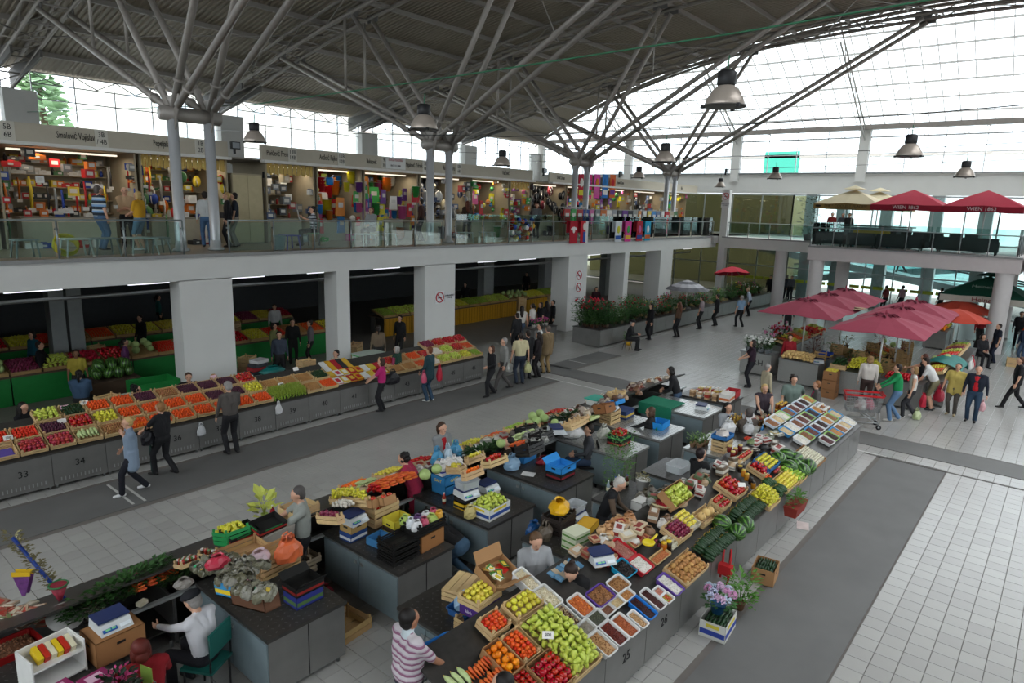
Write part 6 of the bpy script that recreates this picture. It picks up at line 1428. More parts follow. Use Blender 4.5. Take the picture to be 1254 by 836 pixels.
heap('watermelon', Vector((6.9, 20.8, .82)), (0, 0, 0), 1.1, .7, 0, 'round green melon heaped on the table behind the left opening', 2, .05, r=.14); tag(MB().box((0, 0, .4), (1.3, .9, .8)).build('table', M('#4a3a2c', .9), None, (6.9, 20.8, 0)), 'brown table of round green melons behind the left opening', 'table')
for k, (x0, x1, y, n) in enumerate([(-2, 43, 19.86, 16), (-2, 34, 24.5, 9), (-2, 34, 29, 7)]):
    for i in range(n):
        x = x0+(x1-x0)*(i+.5)/n; t = thing('tube_light', 'lit fluorescent tube under the gallery ceiling, %s row, %s from the left' % (['front', 'middle', 'rear'][k], ORD[i]), 'lamp', (x, y, 3.55)); MB().box((0, 0, .06), (1.3, .14, .05)).build('housing', WHT, t); MB().tube([(-.62, 0, 0), (.62, 0, 0)], .025, 8).build('tube', M('#f4f8ff', .5, emit=2.6 if k == 0 else .7), t)
struct('duct', MB().tube([(-10, 19.9, 3.3), (42, 19.9, 3.3)], .05, 8), GREYMET)
for i in range(8): struct('shutter_box', MB().box((-4+i*5, 32.9, 2.6), (4.2, .3, .35)).box((-4+i*5, 32.95, 2.2), (4.2, .1, .1)), M('#7d8486', .5, .3))
# ================================================================ flower counters
for i in range(21):
    t = thing('flower_counter', '%s grey steel counter from the near end of the flower row' % (ORD+['eighteenth', 'nineteenth', 'twentieth', 'twenty-first'])[i], 'counter', (24.9+i*1.0, 15.4, 0)); MB().box((0, .02, .43), (.985, .03, .7)).build('front_panel', PANEL, t); MB().box((0, .75, .78), (1, 1.5, .03)).build('top', TOPST, t); MB().box((-.48, .75, .4), (.02, 1.45, .7)).build('side_panel', PANEL, t); MB().box((.3, .8, .38), (.04, .04, .76)).build('post', GREYMET, t)
t = thing('flower_counter', 'separate grey steel counter beside the pillar with the round signs', 'counter', (23.1, 17.7, 0)); MB().box((0, 0, .43), (1.6, .6, .7)).build('body', PANEL, t); MB().box((0, 0, .79), (1.64, .64, .03)).build('top', TOPST, t)
PC = ['#2f5a26', '#46702c', '#3c6a34', '#55803a', '#2a4a24']; BC = ['#b8203c', '#d8d4d8', None, '#c85a98', None, '#d83048', None, '#c8b030']
for i in range(120):
    x = rnd(24.6, 45); y = 15.6+rnd(0, 1.2); a = 1 if x < 29 else 0
    plant((x, y, .8), 'leafy potted plant crowded on the flower counters', ['#5a3a2a', '#33442c', '#6a5a4a'][i % 3], PC[i % 5], (['#b8203c', None][i % 2] if a else BC[i % 8]), h=round(rnd(.4, .8)+.3*a, 1), w=.28+.1*a, n=150, group='plants on the flower counters', bn=4, bs=.035)
for i in range(14): plant((24.5+rnd(0, .8), 15.6+rnd(0, 1.3), .8), 'bushy rose with red blooms at the near corner of the flower row', '#4a3428', '#2f5226', '#b81c34', h=1.15, w=.42, n=220, group='rose bushes', bn=4, bs=.045)
for i in range(4): plant((22.6+.3*i, 17.7, .8), 'small pink flowering pot on the separate grey counter', '#c8c4bc', '#3a6a30', '#c0488c', h=.35, w=.14, n=40, group='pink pots')
for i in range(6): crate((29.3+1.9*i, 16.0, .8), (.2, 0, 0), .6, .4, .1, '%s small crate among the flower pots, from the near end' % ORD[i], detail=0)
def parasol(p, R, zt, zh, c, label, n=8, stripes=None, pole='#c8c8c4', rot=0.0, tilt=0.0, ruff=False, valance=0.0, vc=None, top2=False, squ=False, nm='parasol', vents=True):
    t = thing(nm, label, 'umbrella', p, rot); h0, h1 = zh, zt
    MB().tube([(0, 0, 0), (0, 0, h1-.05)], .022 if not squ else .03, 8).build('pole', M(pole, .4, .3), t); MB().lathe([(.28, 0), (.28, .05), (.06, .1), (.05, .2)], 12).build('base', M('#55534f', .8), t)
    rim = [Vector((R*cos(2*pi*i/n), R*sin(2*pi*i/n), h0)) for i in range(n)] if not squ else [Vector((R*a, R*b, h0+ (0.05 if a*b == 0 else 0))) for a, b in ((1, 1), (0, 1), (-1, 1), (-1, 0), (-1, -1), (0, -1), (1, -1), (1, 0))]
    m_ = len(rim); apex = Vector((0, 0, h1)); sag = .07 if not squ else .03
    for i in range(m_):
        a, b_ = rim[i], rim[(i+1) % m_]; g = MB(); N = 4; rows = []
        for k in range(N+1):
            f = k/N; z = lambda q: Vector((0, 0, -sag*sin(pi*f)*0)); rows.append([apex.lerp(a, f)+Vector((0, 0, sag*sin(pi*f))), apex.lerp((a+b_)/2, f)+Vector((0, 0, sag*sin(pi*f)-.03*f)), apex.lerp(b_, f)+Vector((0, 0, sag*sin(pi*f)))])
        vs = [v for r in rows for v in r]; vs2 = [v-Vector((0, 0, .012)) for v in vs]; q = len(vs)
        fs = [(k*3+j, (k+1)*3+j, (k+1)*3+j+1, k*3+j+1) for k in range(N) for j in (0, 1)]
        for k in range(N):
            if stripes: g.mat(k % 2)
            for j in (0, 1): g.add([vs[k*3+j], vs[(k+1)*3+j], vs[(k+1)*3+j+1], vs[k*3+j+1]], [(0, 1, 2, 3)], False)
        g.mat(0); g.add(vs2, [tuple(reversed(f)) for f in fs])
        if valance: g.mat(1 if vc else 0); g.add([a, rows[-1][1], b_, b_-Vector((0, 0, valance)), rows[-1][1]-Vector((0, 0, valance)), a-Vector((0, 0, valance))], [(0, 1, 4, 5), (1, 2, 3, 4)])
        g.build('canopy_panel', [M(c, .85, var=.05), M(stripes or vc or c, .85)], t); MB().bar(apex-Vector((0, 0, .03)), a-Vector((0, 0, .02)), .018).build('rib', M('#8a8a86', .5), t)
    if ruff:
        g = MB()
        for i in range(m_):
            d = rim[i].copy(); d.z = 0; d.normalize(); w_ = Vector((-d.y, d.x, 0)); q = Vector((0, 0, h1-.02)); g.add([q, q+d*.42+w_*.1-Vector((0, 0, .07)), q+d*.3+Vector((0, 0, .02)), q+d*.42-w_*.1-Vector((0, 0, .07))], [(0, 1, 2), (0, 2, 3)])
        g.build('vent_flap', M('#642030', .9, var=.1), t); MB().lathe([(.05, 0), (.02, .12), (0.001, .16)], 8, (0, 0, h1)).build('finial', M(c, .8), t)
    if top2:
        g = MB(); q = [v*.3 for v in rim]; 
        for i in range(m_): a, b_ = q[i], q[(i+1) % m_]; g.add([Vector((0, 0, h1+.22)), Vector((a.x, a.y, h1+.02)), Vector((b_.x, b_.y, h1+.02))], [(0, 1, 2)])
        g.build('vent_cap', M(c, .85), t)
    if tilt: t.rotation_euler = (0, tilt, rot)
    return t
parasol((33.6, 15.9, .8), 1.15, 1.55, 1.05, '#c8c8cc', 'round parasol with grey and white rings over the flower counters', 12, stripes='#77777c'); parasol((40.8, 16.3, .8), 1.15, 1.9, 1.45, '#c0283c', 'small tilted red parasol at the end of the flower row', 8, rot=.7, tilt=.2)
t = thing('bouquet', 'bunch of red and green flowers at the feet of the seated old man', 'flowers', (26.0, 14.9, 0)); MB().lathe([(.12, 0), (.16, .22)], 10).build('pot', M('#c89a20', .6), t); b = MB(); leaves(b, (0, 0, .2), (.22, .22, .35), 120, .12); b.build('foliage', M('#46702c', .7), t)
# ================================================================ stalls under the red parasols, terrace, railings, lamps
SPK = M('#8f8f8b', .45, .3, var=.3, scale=40)
def stall(x, y, d, w, label, txt=None, h=.86, mt=None):
    """steel counter block, its long side w along Y"""
    t = thing('stall_counter', label, 'counter', (x, y, 0)); MB().box((d/2, 0, h/2+.03), (d, w, h-.1)).build('body', mt or SPK, t); MB().box((d/2, 0, h), (d+.06, w+.06, .04)).build('top', GREYMET, t)
    ft = cached(('foot',), None)
    for a in (.06, d-.06):
        for c in (-w/2+.06, w/2-.06): put('foot', ft, t, (a, c, 0))
    if txt: text(txt, .3, (-.004, -.1, .5), (pi/2, 0, -pi/2), NUM, t)
    return t
stall(24.65, 8.7, .8, 1.15, 'pale steel counter lettered RH with white flowers on it', 'RH'); stall(24.3, 7.05, .8, 1.35, 'speckled steel counter topped with tan melons'); stall(25.6, 6.55, 1.0, .8, 'dark steel counter behind the melons with a blue box on it', mt=DOOR)
stall(24.0, 5.25, .8, 1.5, 'speckled steel counter carrying zucchini and a heap of yellow peppers'); stall(23.8, 3.75, .8, 1.2, 'steel counter with red peppers behind the shopping trolley', mt=PANEL)
for i in range(5): stall(24.9+1.55*i, 3.1, 1.5, .9, '%s steel counter along the side of the red parasol stall, from the near end' % ORD[i], mt=PANEL)
for i in range(3): stall(26.6+1.7*i, 8.6, 1.6, .9, '%s steel counter on the aisle side of the red parasol stall' % ORD[i], mt=PANEL)
heap('melon', (24.7, 7.15, .88), (0, 0, 0), .7, 1.1, 0, 'small tan melon on the speckled counter before the vendor in red', 2, .05, r=.07); scale_((24.7, 6.5, .88), -1.2, 'grey scale beside the tan melons')
crate((24.35, 5.7, .88), (0, 0, 0), .6, .5, .16, 'wooden crate of zucchini beside the yellow peppers'); heap('zucchini', (24.35, 5.7, .88), (0, 0, 0), .55, .45, .12, 'dark zucchini in the crate under the red parasol', 3, .05, align=0, r=.04)
heap('yellow_pepper', (24.45, 4.95, .88), (0, .2, 0), .75, 1.0, 0, 'yellow green pepper in the great heap under the red parasol', 4, .2, r=.05); heap('tomato', (24.2, 3.8, .88), (0, 0, 0), .6, .9, 0, 'red pepper or tomato behind the shopping trolley', 2, .06, r=.05)
carton((25.9, 6.6, .88), (0, 0, 0), .5, .4, .16, 'blue carton with yellow print behind the melons', '#1c3f9a', band='#d8c030', holes=False); bag((25.2, 7.75, .3), 0, 'pink red cloth bag hanging between the two pale counters', '#b82c50', (.2, .3, .55), 1.0, False)
for i in range(8): plant((24.85+.25*(i//4), 8.35+.25*(i % 4), .88), 'pot of white flowers on the counter lettered RH', '#7a8084', '#3a5a30', '#d8d8d4', h=.5, w=.18, n=60, group='white flower pots', bn=12, bs=.035)
for i in range(5): plant((26.0+.4*i, 8.7, .88), 'pink and red flowering plant behind the white flowers', '#4a3a30', '#35552a', ['#c07898', '#a01c24'][i % 2], h=.75, w=.3, n=90, group='flowering plants by the red parasols', bn=9, bs=.05)
plant((25.7, 6.95, .88), 'tall dark red plant beside the parasol pole', '#3a2a20', '#5a2c1c', '#a8301c', h=1.0, w=.28, n=90, bn=14, bs=.05)
for i in range(3): carton((23.6, 5.75, .31*i), (0, 0, .05*i), .5, .44, .3, '%s brown carton in the stack beside the yellow pepper stall' % ['lowest', 'middle', 'topmost'][i], '#8f6440'); 
heap('lemon', (23.6, 5.75, .8), (0, 0, 0), .4, .34, .08, 'yellow fruit in the topmost brown carton', 1)
for i in range(26):
    x, y = (25.2+.62*(i % 11), 3.1) if i < 11 else (26.8+.6*((i-11) % 8), 8.45) if i < 19 else (26.2+.8*(i-19), 5.6); k = ['carrot', 'lemon', 'tangerine', 'cabbage', 'yellow_pepper', 'tomato', 'apricot', 'bell_pepper', 'red_onion', 'potato', 'green_apple'][i % 11]
    R = (-.3, 0, 0) if y < 4 else (.25, 0, 0); z = 1.0 if y != 5.6 else .62; c = Vector((x, y, z)); crate(c, R, .56, .7, .12, 'slatted crate of produce under the red parasols', detail=0, group='crates under the red parasols'); heap(k, c, R, .48, .62, .08, '%s in the crates under the red parasols' % KL.get(k, k.replace('_', ' ')), 1, .06, r=RAD[k]*1.15, group='%s under the red parasols' % k)
for i in range(7): tag(MB().box((0, 0, .3), (.7, .8, .6)).build('stand', M('#2c2622', .9), None, (26.2+.8*i, 5.6, 0)), '%s dark stand under a crate in the middle of the red parasol stall' % ORD[i], 'stand')
b = MB(); N = 9; vs = []
for i in range(N):
    for j in range(N): u, v = i/8*2-1, j/8*2-1; vs.append((u*1.15, v*.55, .25*(1-v*v)-.25*(u > .6)*(u-.6)*3+.04*sin(7*u+3*v)))
b.add(vs, [(i*N+j, (i+1)*N+j, (i+1)*N+j+1, i*N+j+1) for i in range(N-1) for j in range(N-1)], True); tag(b.build('tarpaulin', M('#0f7068', .6), None, (26.9, 2.95, 1.1)), 'teal tarpaulin thrown over the crates under the red parasol', 'tarpaulin')
for i, c in enumerate(['#d8d8d4', '#d8d4d0', '#c02c38']): bag((29.3+.3*i, 2.5, .55), i, '%s plastic bag hanging at the end of the red parasol stall' % ['white', 'pale', 'red'][i], c, (.24, .16, .42), .85)
bag((22.9, 3.05, 0), 0, 'clear bag of cabbage on the floor beside the man in a white shirt', '#b8c494', (.3, .24, .34), .9); bag((23.3, 3.0, .3), 0, 'red bag hanging from the counter behind the shoppers', '#b01c34', (.16, .2, .5), 1.0, False)
MR = '#9a4052'
for i, (x, y) in enumerate([(29.95, 4.6), (27.35, 4.6), (24.75, 4.6), (32.0, 7.65), (29.3, 7.65), (26.6, 7.65)]): parasol((x, y, 0), 1.38, 2.86, 2.34, MR, 'square burgundy parasol with ruffled top, %s in the %s row' % (['farthest', 'middle', 'nearest'][i % 3], ['right', 'left'][i//3]), squ=True, ruff=True, n=8)
tag(MB().box((0, 0, 0), (.9, .5, .03)).box((.3, .1, .06), (.8, .3, .03), rz=.3).build('cardboard_sheet', M('#b8a688', .9), None, (28.6, 6.2, 2.42), (0, .1, .2)), 'pale cardboard sheets lying between the burgundy parasols', 'cardboard')
t = parasol((40.2, 3.2, 0), 1.75, 3.3, 2.4, '#0f4a38', 'large dark green beer parasol with a white valance behind the round column', squ=True, valance=.3, vc='#b8b4a8', top2=True)
text('Heineken', .34, (-1.77, -.2, 2.26), (pi/2, 0, -pi/2), M('#7a1420', .7), t); text('Heineken', .3, (-1.1, .0, 2.84), (pi/2-.95, 0, -pi/2), M('#9ab0a4', .7), t)
parasol((38.7, 4.0, 0), 1.3, 2.15, 1.72, '#b8402c', 'round orange red parasol below the green one', n=8, valance=.12); parasol((31.6, 3.4, 0), 1.2, 2.5, 2.1, '#b8402c', 'orange red parasol just behind the burgundy ones', n=8)
for i in range(4): stall(36.2+i*1.4, 1.2 if i > 1 else 4.6, 1.2, .9, '%s steel counter near the green parasol' % ORD[i], mt=PANEL); heap(['orange', 'lemon', 'tangerine', 'tomato'][i], (36.8+i*1.4, 1.2 if i > 1 else 4.6, .88), (0, 0, 0), 1.0, .7, 0, 'fruit heaped on the counters near the green parasol', 2, .12, r=.05, rest=True)
crate((34.6, 1.5, 0), (0, 0, .1), .5, .4, .16, 'slatted crate of greens on the floor by the round column'); crate((34.6, 1.5, .17), (0, 0, .1), .5, .4, .16, 'second slatted crate stacked by the round column'); carton((38.2, .3, 0), (0, 0, .1), .5, .4, .6, 'blue and white carton right of the round column', '#b8bcb8', band='#2c4a90', holes=False)
for i in range(22):
    x, y = 25.4+.72*(i % 8), 4.75+.95*(i//8)
    for k in range(4+(i*5) % 3): crate((x, y, .02+.18*k), (0, 0, .2*(i % 3)), .56, .42, .17, 'slatted crate stacked in the shade of the red parasols', detail=0, group='stacked crates under the red parasols', wood=WOODD)
    if i % 3 == 0: plant((x, y, .76), 'leafy goods on the stacked crates under the red parasols', '#4a3c30', ['#3a5a2c', '#6a5a2c', '#7a2c24'][i % 9//3], h=.5, w=.26, n=60, group='leafy goods under the red parasols')
# shopping trolley
t = thing('shopping_trolley', 'wire shopping trolley with red rim and plastic bags, pushed by the man in green', 'trolley', (20.95, 4.15, 0), -1.2); CHR = M('#a8acac', .3, .8); RED = M('#b8141c', .4)
def wires(a, b_, c, d, n, mth='h'):
    q = MB()
    for i in range(n+1): f = i/n; q.bar(Vector(a).lerp(Vector(d), f), Vector(b_).lerp(Vector(c), f), .008); q.bar(Vector(a).lerp(Vector(b_), f), Vector(d).lerp(Vector(c), f), .008)
    return q
A = [(-.45, .2, .45), (.4, .22, .5), (.4, -.22, .5), (-.45, -.2, .45)]; B_ = [(-.52, .25, .95), (.45, .28, .98), (.45, -.28, .98), (-.52, -.25, .95)]
for i in range(4): o = wires(A[i], A[(i+1) % 4], B_[(i+1) % 4], B_[i], 9).build('basket_side', CHR, t); o['kind'] = 'stuff'; MB().bar(B_[i], B_[(i+1) % 4], .035, .05).build('rim', RED, t)
o = wires(A[0], A[1], A[2], A[3], 9).build('basket_floor', CHR, t); o['kind'] = 'stuff'; MB().tube([(.48, -.27, 1.02), (.48, .27, 1.02)], .02, 8).build('handle', RED, t); MB().box((-.5, 0, .86), (.03, .46, .2)).build('front_panel', RED, t)
for y in (-.24, .24): MB().tube([(.38, y, .5), (.42, y, .2), (-.5, y, .16)], .018, 6).tube([(-.1, y, .45), (.45, y, .13)], .015, 6).build('frame', CHR, t)
for x in (-.5, .42):
    for y in (-.24, .24): w = MB().tube([(x, y-.02, .07), (x, y+.02, .07)], .07, 12).build('wheel', M('#26282a', .5), t); MB().tube([(x, y-.025, .07), (x, y+.025, .07)], .03, 8).build('hub', CHR, w)
bag((20.85, 4.2, .5), 0, 'clear bag with red and yellow goods inside the trolley', '#c8ccc8', (.4, .34, .4), .6, False, inside='#b83030'); bag((21.1, 4.05, .5), 1, 'pinkish bag inside the trolley', '#c88a94', (.34, .3, .36), .75, False)
# ---- terrace
for i, (x, y, k, c) in enumerate([(40.6, 9.9, 1, '#cfc3a2'), (43.6, 9.3, 1, '#cfc3a2'), (40.2, 7.0, 0, '#b01c38'), (40.2, 3.85, 0, '#b01c38')]):
    t = parasol((x, y, 4.4), 1.6, 3.0, 2.2, c, ['large cream parasol nearest the terrace corner', 'second cream parasol just behind the first', 'red terrace parasol beside the cream ones', 'red terrace parasol farther to the side'][i], squ=True, valance=.27, vc='#8a6f3c' if k else '#8a1428', top2=bool(k), pole='#a8a8a4')
    if k == 0:
        text('WIEN 1862', .24, (-1.62, 0, 2.08), (pi/2, 0, -pi/2), M('#d8c8c8', .7), t); g = MB(); R = Euler((0, -atan2(.8, 1.6), 0)).to_matrix()
        for (a, w) in ((-.4, .1), (-.2, .2), (.05, .16), (.3, .08)): g.box(R @ Vector((-1.0+.05*abs(a), a, 0))+Vector((0, 0, 2.60)), (.1+w, .27, .01), R=R)
        g.build('emblem', M('#e0c4c4', .7), t)
    else:
        text('THE * COOLEST PLACE!!!', .2, (-1.62, 0, 2.08), (pi/2, 0, -pi/2), M('#241c10', .7), t, sx=.95)
        for y_ in (-1.35, 1.35): MB().ell((-1.615, y_, 2.08), (.01, .16, .06), 8, 4).build('leaf_emblem', M('#241c10', .7), t)
GLR = glass((.74, .86, .84), .04); POST = M('#8a9292', .35, .6)
def railing(name, pts, z, step, label, gh=.82, hi=False, lean=0):
    t = thing(name, label, 'railing', (0, 0, 0))
    for a, c in zip(pts, pts[1:]):
        a, c = Vector((*a, z)), Vector((*c, z)); n = max(1, round((c-a).length/step)); d = (c-a).normalized()
        for i in range(n+1):
            p = a.lerp(c, i/n); MB().tube([p, p+Vector((0, 0, .93))], .024, 8).build('post', POST, t)
            if i < n:
                q = a.lerp(c, (i+1)/n); e, f = p+d*.06, q-d*.06; zt = 1.2 if hi else gh+.06; o_ = Vector((-d.y, d.x, 0))*.05
                MB().add([e+o_*.9+Vector((0, 0, .06)), f+o_*.9+Vector((0, 0, .06)), f+o_*.9+Vector((0, 0, zt)), e+o_*.9+Vector((0, 0, zt)), e+o_+Vector((0, 0, .06)), f+o_+Vector((0, 0, .06)), f+o_+Vector((0, 0, zt)), e+o_+Vector((0, 0, zt))], [(0, 1, 2, 3), (7, 6, 5, 4), (0, 4, 5, 1), (1, 5, 6, 2), (2, 6, 7, 3), (3, 7, 4, 0)]).build('glass_pane', GLR, t)
                for u in (p, q): MB().box(u+o_*.5+Vector((0, 0, .72)), (.07, .07, .04)).build('clamp', POST, t)
        MB().tube([a+Vector((0, 0, .93)), c+Vector((0, 0, .93))], .026, 8).build('handrail', POST, t)
    return t
railing('glass_railing', [(-11, 18.85), (8.35, 18.85)], 4.4, 1.54, 'glass balustrade along the left gallery, near the first column tree'); railing('glass_railing', [(9.65, 18.85), (18.2, 18.85)], 4.4, 1.54, 'glass balustrade of the left gallery between the first and second column trees'); railing('glass_railing', [(18.9, 18.85), (43, 18.85)], 4.4, 1.6, 'glass balustrade of the left gallery beyond the second column tree', hi=True)
railing('glass_railing', [(43.15, 17.9), (43.15, 11.1)], 4.4, 1.45, 'glass balustrade along the far gallery'); railing('glass_railing', [(43.0, 10.85), (37.0, 10.85), (37.0, 2.1), (42.9, 2.1)], 4.4, 1.12, 'glass balustrade round the cafe terrace', hi=True)
def box_seat(x, y, rz, w, l):
    t = thing('wicker_sofa', l, 'sofa', (x, y, 4.4), rz); m_ = M('#26282b', .8, var=.2, scale=30)
    MB().box((0, 0, .28), (.7, w, .3)).build('seat', m_, t); MB().box((-.33, 0, .45), (.1, w, .62)).build('backrest', m_, t)
    for s in (-1, 1): MB().box((0, s*(w/2-.05), .38), (.7, .1, .45)).build('armrest', m_, t)
    for a in (-.3, .3):
        for c in (-w/2+.08, w/2-.08): MB().box((a, c, .07), (.06, .06, .14)).build('leg', BLACK, t)
for i, (y, w) in enumerate([(10.1, 1.3), (8.6, 1.3), (6.9, 2.0), (4.1, 2.4)]): box_seat(37.9, y, 0, w, '%s black wicker sofa from the terrace corner with its back to the balustrade' % ORD[i])
for i in range(8): t = thing('wicker_chair', '%s black wicker chair along the terrace' % ORD[i], 'chair', (38.6+.9*(i % 3), 5.6-.5*i+2, 4.4), rnd(-.5, .5)); MB().box((0, 0, .3), (.55, .55, .3)).build('seat', M('#26282b', .8), t); MB().box((.25, 0, .6), (.08, .55, .55)).build('backrest', M('#26282b', .8), t)
t = thing('bar_counter', 'dark topped bar counter on the terrace under the cream parasols', 'counter', (41.4, 8.7, 4.4)); MB().box((0, 0, .5), (.9, 3.2, 1.0)).build('body', M('#6f7274', .5), t); MB().box((0, 0, 1.06), (1.1, 3.5, .07)).build('top', M('#2a2a2a', .4), t)
t = thing('football_table', 'table with yellow and teal edge on the terrace', 'table', (39.0, 8.4, 4.4)); MB().box((0, 0, .8), (.7, 1.7, .22)).build('top', M('#c09820', .5), t); MB().box((0, 0, .93), (.74, 1.74, .04)).build('rim', M('#1c6a70', .5), t); [MB().box((a, c, .35), (.07, .07, .7)).build('leg', M('#1c6a70', .5), t) for a in (-.3, .3) for c in (-.8, .8)]
plant((44.0, 13.1, 4.4), 'dark leafed tree in a pot behind the terrace corner', '#3a3a3a', '#22381e', h=2.6, w=.6, n=160, s=.22, ph=.4)
# ---- bell lamps and their wires
def bell(p, r, label):
    t = thing('bell_lamp', label, 'lamp', p); MB().lathe([(.30, 0), (.305, .02), (.27, .12), (.20, .24), (.12, .31), (.001, .32)], 24).build('reflector', M('#b5a99d', .32, .35, var=.04), t)
    MB().lathe([(.12, .3), (.14, .33), (.14, .5), (.10, .53), (.001, .53)], 16).build('gear_box', M('#1b1b1c', .5), t); MB().lathe([(.3, -.005), (.325, .0), (.325, .02), (.3, .025)], 24).build('rim', M('#55534f', .4, .6), t); MB().lathe([(.001, .012), (.295, .012)], 24).build('lens', glass((.85, .88, .86), .1), t)
    for k in (0, 2.1, 4.2): MB().box((.32*cos(k), .32*sin(k), .0), (.05, .05, .05)).build('clip', BLACK, t)
    MB().tube([(0, 0, .5), (.03, 0, .75)], .012, 6).build('hook', M('#2c6a4a', .5), t); return t
LP = [((887, 131), 48, 'largest bell lamp, hanging before the skylight'), ((519, 159), 34, 'bell lamp beside the second column tree'), ((312, 174), 26, 'bell lamp right of the first column tree'), ((615, 203), 21, 'bell lamp before the gallery fascia, left of the third column tree'), ((814, 199), 26, 'bell lamp in front of the fourth column tree'),
      ((1113, 192), 30, 'bell lamp above the red terrace parasol'), ((1181, 217), 22, 'bell lamp right above the farther red terrace parasol'), ((949, 219), 16, 'small bell lamp before the white band of the far wall'), ((882, 229), 12, 'smallest bell lamp, above the corner column'), ((782, 218), 15, 'small bell lamp left of the fourth column tree')]
for (px, w, l) in LP: bell(Vector((0, 0, H))+ray(*px)/FPX*(.6*FPX/w), .3, l)
def wire(pts, c, label, r=.014): tag(MB().tube(pts, r, 6).build('cable', M(c, .5)), label, 'cable')
L0 = lambda px, py, d: Vector((0, 0, H))+ray(px, py)/FPX*d
wire([(10.3, 38.5, 9.6), (10.3, 18.3, 8.55), (10.3, 11.3, 8.55), (10.3, 4.5, 8.62), (10.3, -29, 9.5)], '#2c6a4a', 'green sheathed cable strung across the hall carrying the near bell lamps')
wire([(18.5, 38.5, 9.6), (18.5, 15.9, 8.35), (18.3, 9.4, 8.3), (19.2, 3.6, 8.45), (19.2, -29, 9.5)], '#2a2c2c', 'dark cable strung across the hall carrying the middle bell lamps'); wire([(32, 38.5, 9.6), (31.9, 18.3, 8.6), (31.9, 11.3, 8.6), (27.4, 3.4, 8.4), (27.4, -29, 9.5)], '#2a2c2c', 'dark cable strung across the hall carrying the far bell lamps'); wire([(40.3, 38.5, 9.6), (40.3, 17.5, 8.5), (40.3, -29, 9.5)], '#2a2c2c', 'dark cable carrying the smallest bell lamp', .012)
# ---- signs on the white walls
def nosmoke(loc, rz, s, label, extra=None):
    t = thing('no_smoking_sign', label, 'sign', loc, rz); MB().box((0, 0, 0), (s*1.15, .01, s*1.15)).build('plate', M('#d8d8d8', .6), t); MB().tube([(s*.46*cos(i*pi/12), -.012, s*.46*sin(i*pi/12)) for i in range(25)], s*.05, 5).build('red_ring', M('#b01c24', .6), t); MB().bar((-s*.32, -.012, s*.32), (s*.32, -.012, -s*.32), s*.08).build('red_bar', M('#b01c24', .6), t); MB().box((0, -.008, -.02), (s*.5, .008, s*.08)).build('cigarette', BLACK, t)
    if extra: MB().box(extra[0], (s*1.2, .01, s*.8)).build('text_plate', M('#d0d0d0', .6), t); text('ZABRANJENO\nPUŠENJE', s*.2, Vector(extra[0])-Vector((0, .01, 0)), (pi/2, 0, 0), NUM, t)
p = QY(538.5, 364, 18.69); nosmoke(p, 0, .42, 'round no smoking sign on the wide pillar between the openings', ((.52, 0, 0),)); p = QY(709, 337, 18.69); nosmoke(p, 0, .45, 'upper round red sign on the pillar by the flowers'); nosmoke(p-Vector((0, 0, .6)), 0, .45, 'lower round red sign on the pillar by the flowers', ((0, 0, -.55),)); nosmoke(Vector((43.05, 18.2, 7.0)), -pi/2, .45, 'no smoking sign on the gallery corner column', ((0, 0, -.55),))
for i in (0, 1): tag(MB().box((0, 0, 0), (.5, .01, .7)).build('notice', M('#c8c8c6', .7), None, QY(693+8*i if i else 700, 361-2*i, 18.69-.006)+Vector((i*.4, 0, 0))), '%s paper notice on the pillar by the flowers' % ['left', 'right'][i], 'notice')
for i, (px, py) in enumerate([(288, 178), (667, 209), (760, 212), (890, 209)]): p = QY(px, py, 22.2) if i < 3 else QX(px, py, 43); t = thing('floodlight', '%s black floodlight from the left above the gallery shops' % ORD[i], 'lamp', p, 0); MB().box((0, 0, 0), (.3, .12, .24)).build('housing', BLACK, t); MB().box((0, -.065, 0), (.25, .01, .18)).build('lens', M('#8a9094', .2), t); MB().box((0, .07, -.12), (.05, .1, .3)).build('bracket', BLACK, t)
tag(MB().box((0, 0, 0), (.35, .22, .004)).build('paper_scrap', M('#c8b8b4', .9, var=.3), None, Q(983, 644)+Vector((0, 0, .012)), (0, 0, .3)), 'pink and white paper scrap on the tiles', 'litter')
# cartons on the floor in front of the island
p = Q(936, 708); carton(p, (0, 0, .15), .46, .36, .27, 'brown carton of small cucumbers on the floor before the island'); heap('cucumber', p, (0, 0, .15), .4, .3, .2, 'small dark cucumber in the brown carton on the floor', 2, .02, r=.02)
p = Q(878, 772); carton(p, (0, 0, .1), .52, .38, .26, 'white printed carton of cucumbers on the floor under the hydrangeas', '#c8c8c0', band='#2a3f90', band2='#c8b83c', holes=False); heap('cucumber', p, (0, 0, .1), .46, .32, .19, 'dark cucumber in the white printed carton on the floor', 2, .02, r=.024)
t = thing('hydrangea', 'blue pot of pink and pale blue hydrangeas on the white carton', 'flowers', p+Vector((.02, .03, .28)), 0); MB().lathe([(.08, 0), (.12, .16), (.125, .16), (.1, .15)], 14).build('pot', M('#1c5a8a', .5), t)
for i in range(13):
    a = i*2.4; q = .05+.16*sqrt(i/13); b = MB(); c = Vector((q*cos(a), q*sin(a), .34-.3*q+rnd(0, .05)))
    for k in range(34): d = Vector((rnd(-1, 1), rnd(-1, 1), rnd(-.5, 1))).normalized(); b.ell(c+d*.055, .016, 5, 3)
    b.build('flower_head', M(['#c8a8c4', '#b8bcd4', '#c48ab0', '#b0c0d0'][i % 4], .7, var=.15), t)
b = MB(); leaves(b, (0, 0, .12), (.2, .2, .1), 40, .12); b.build('foliage', M('#3c6a34', .7), t)
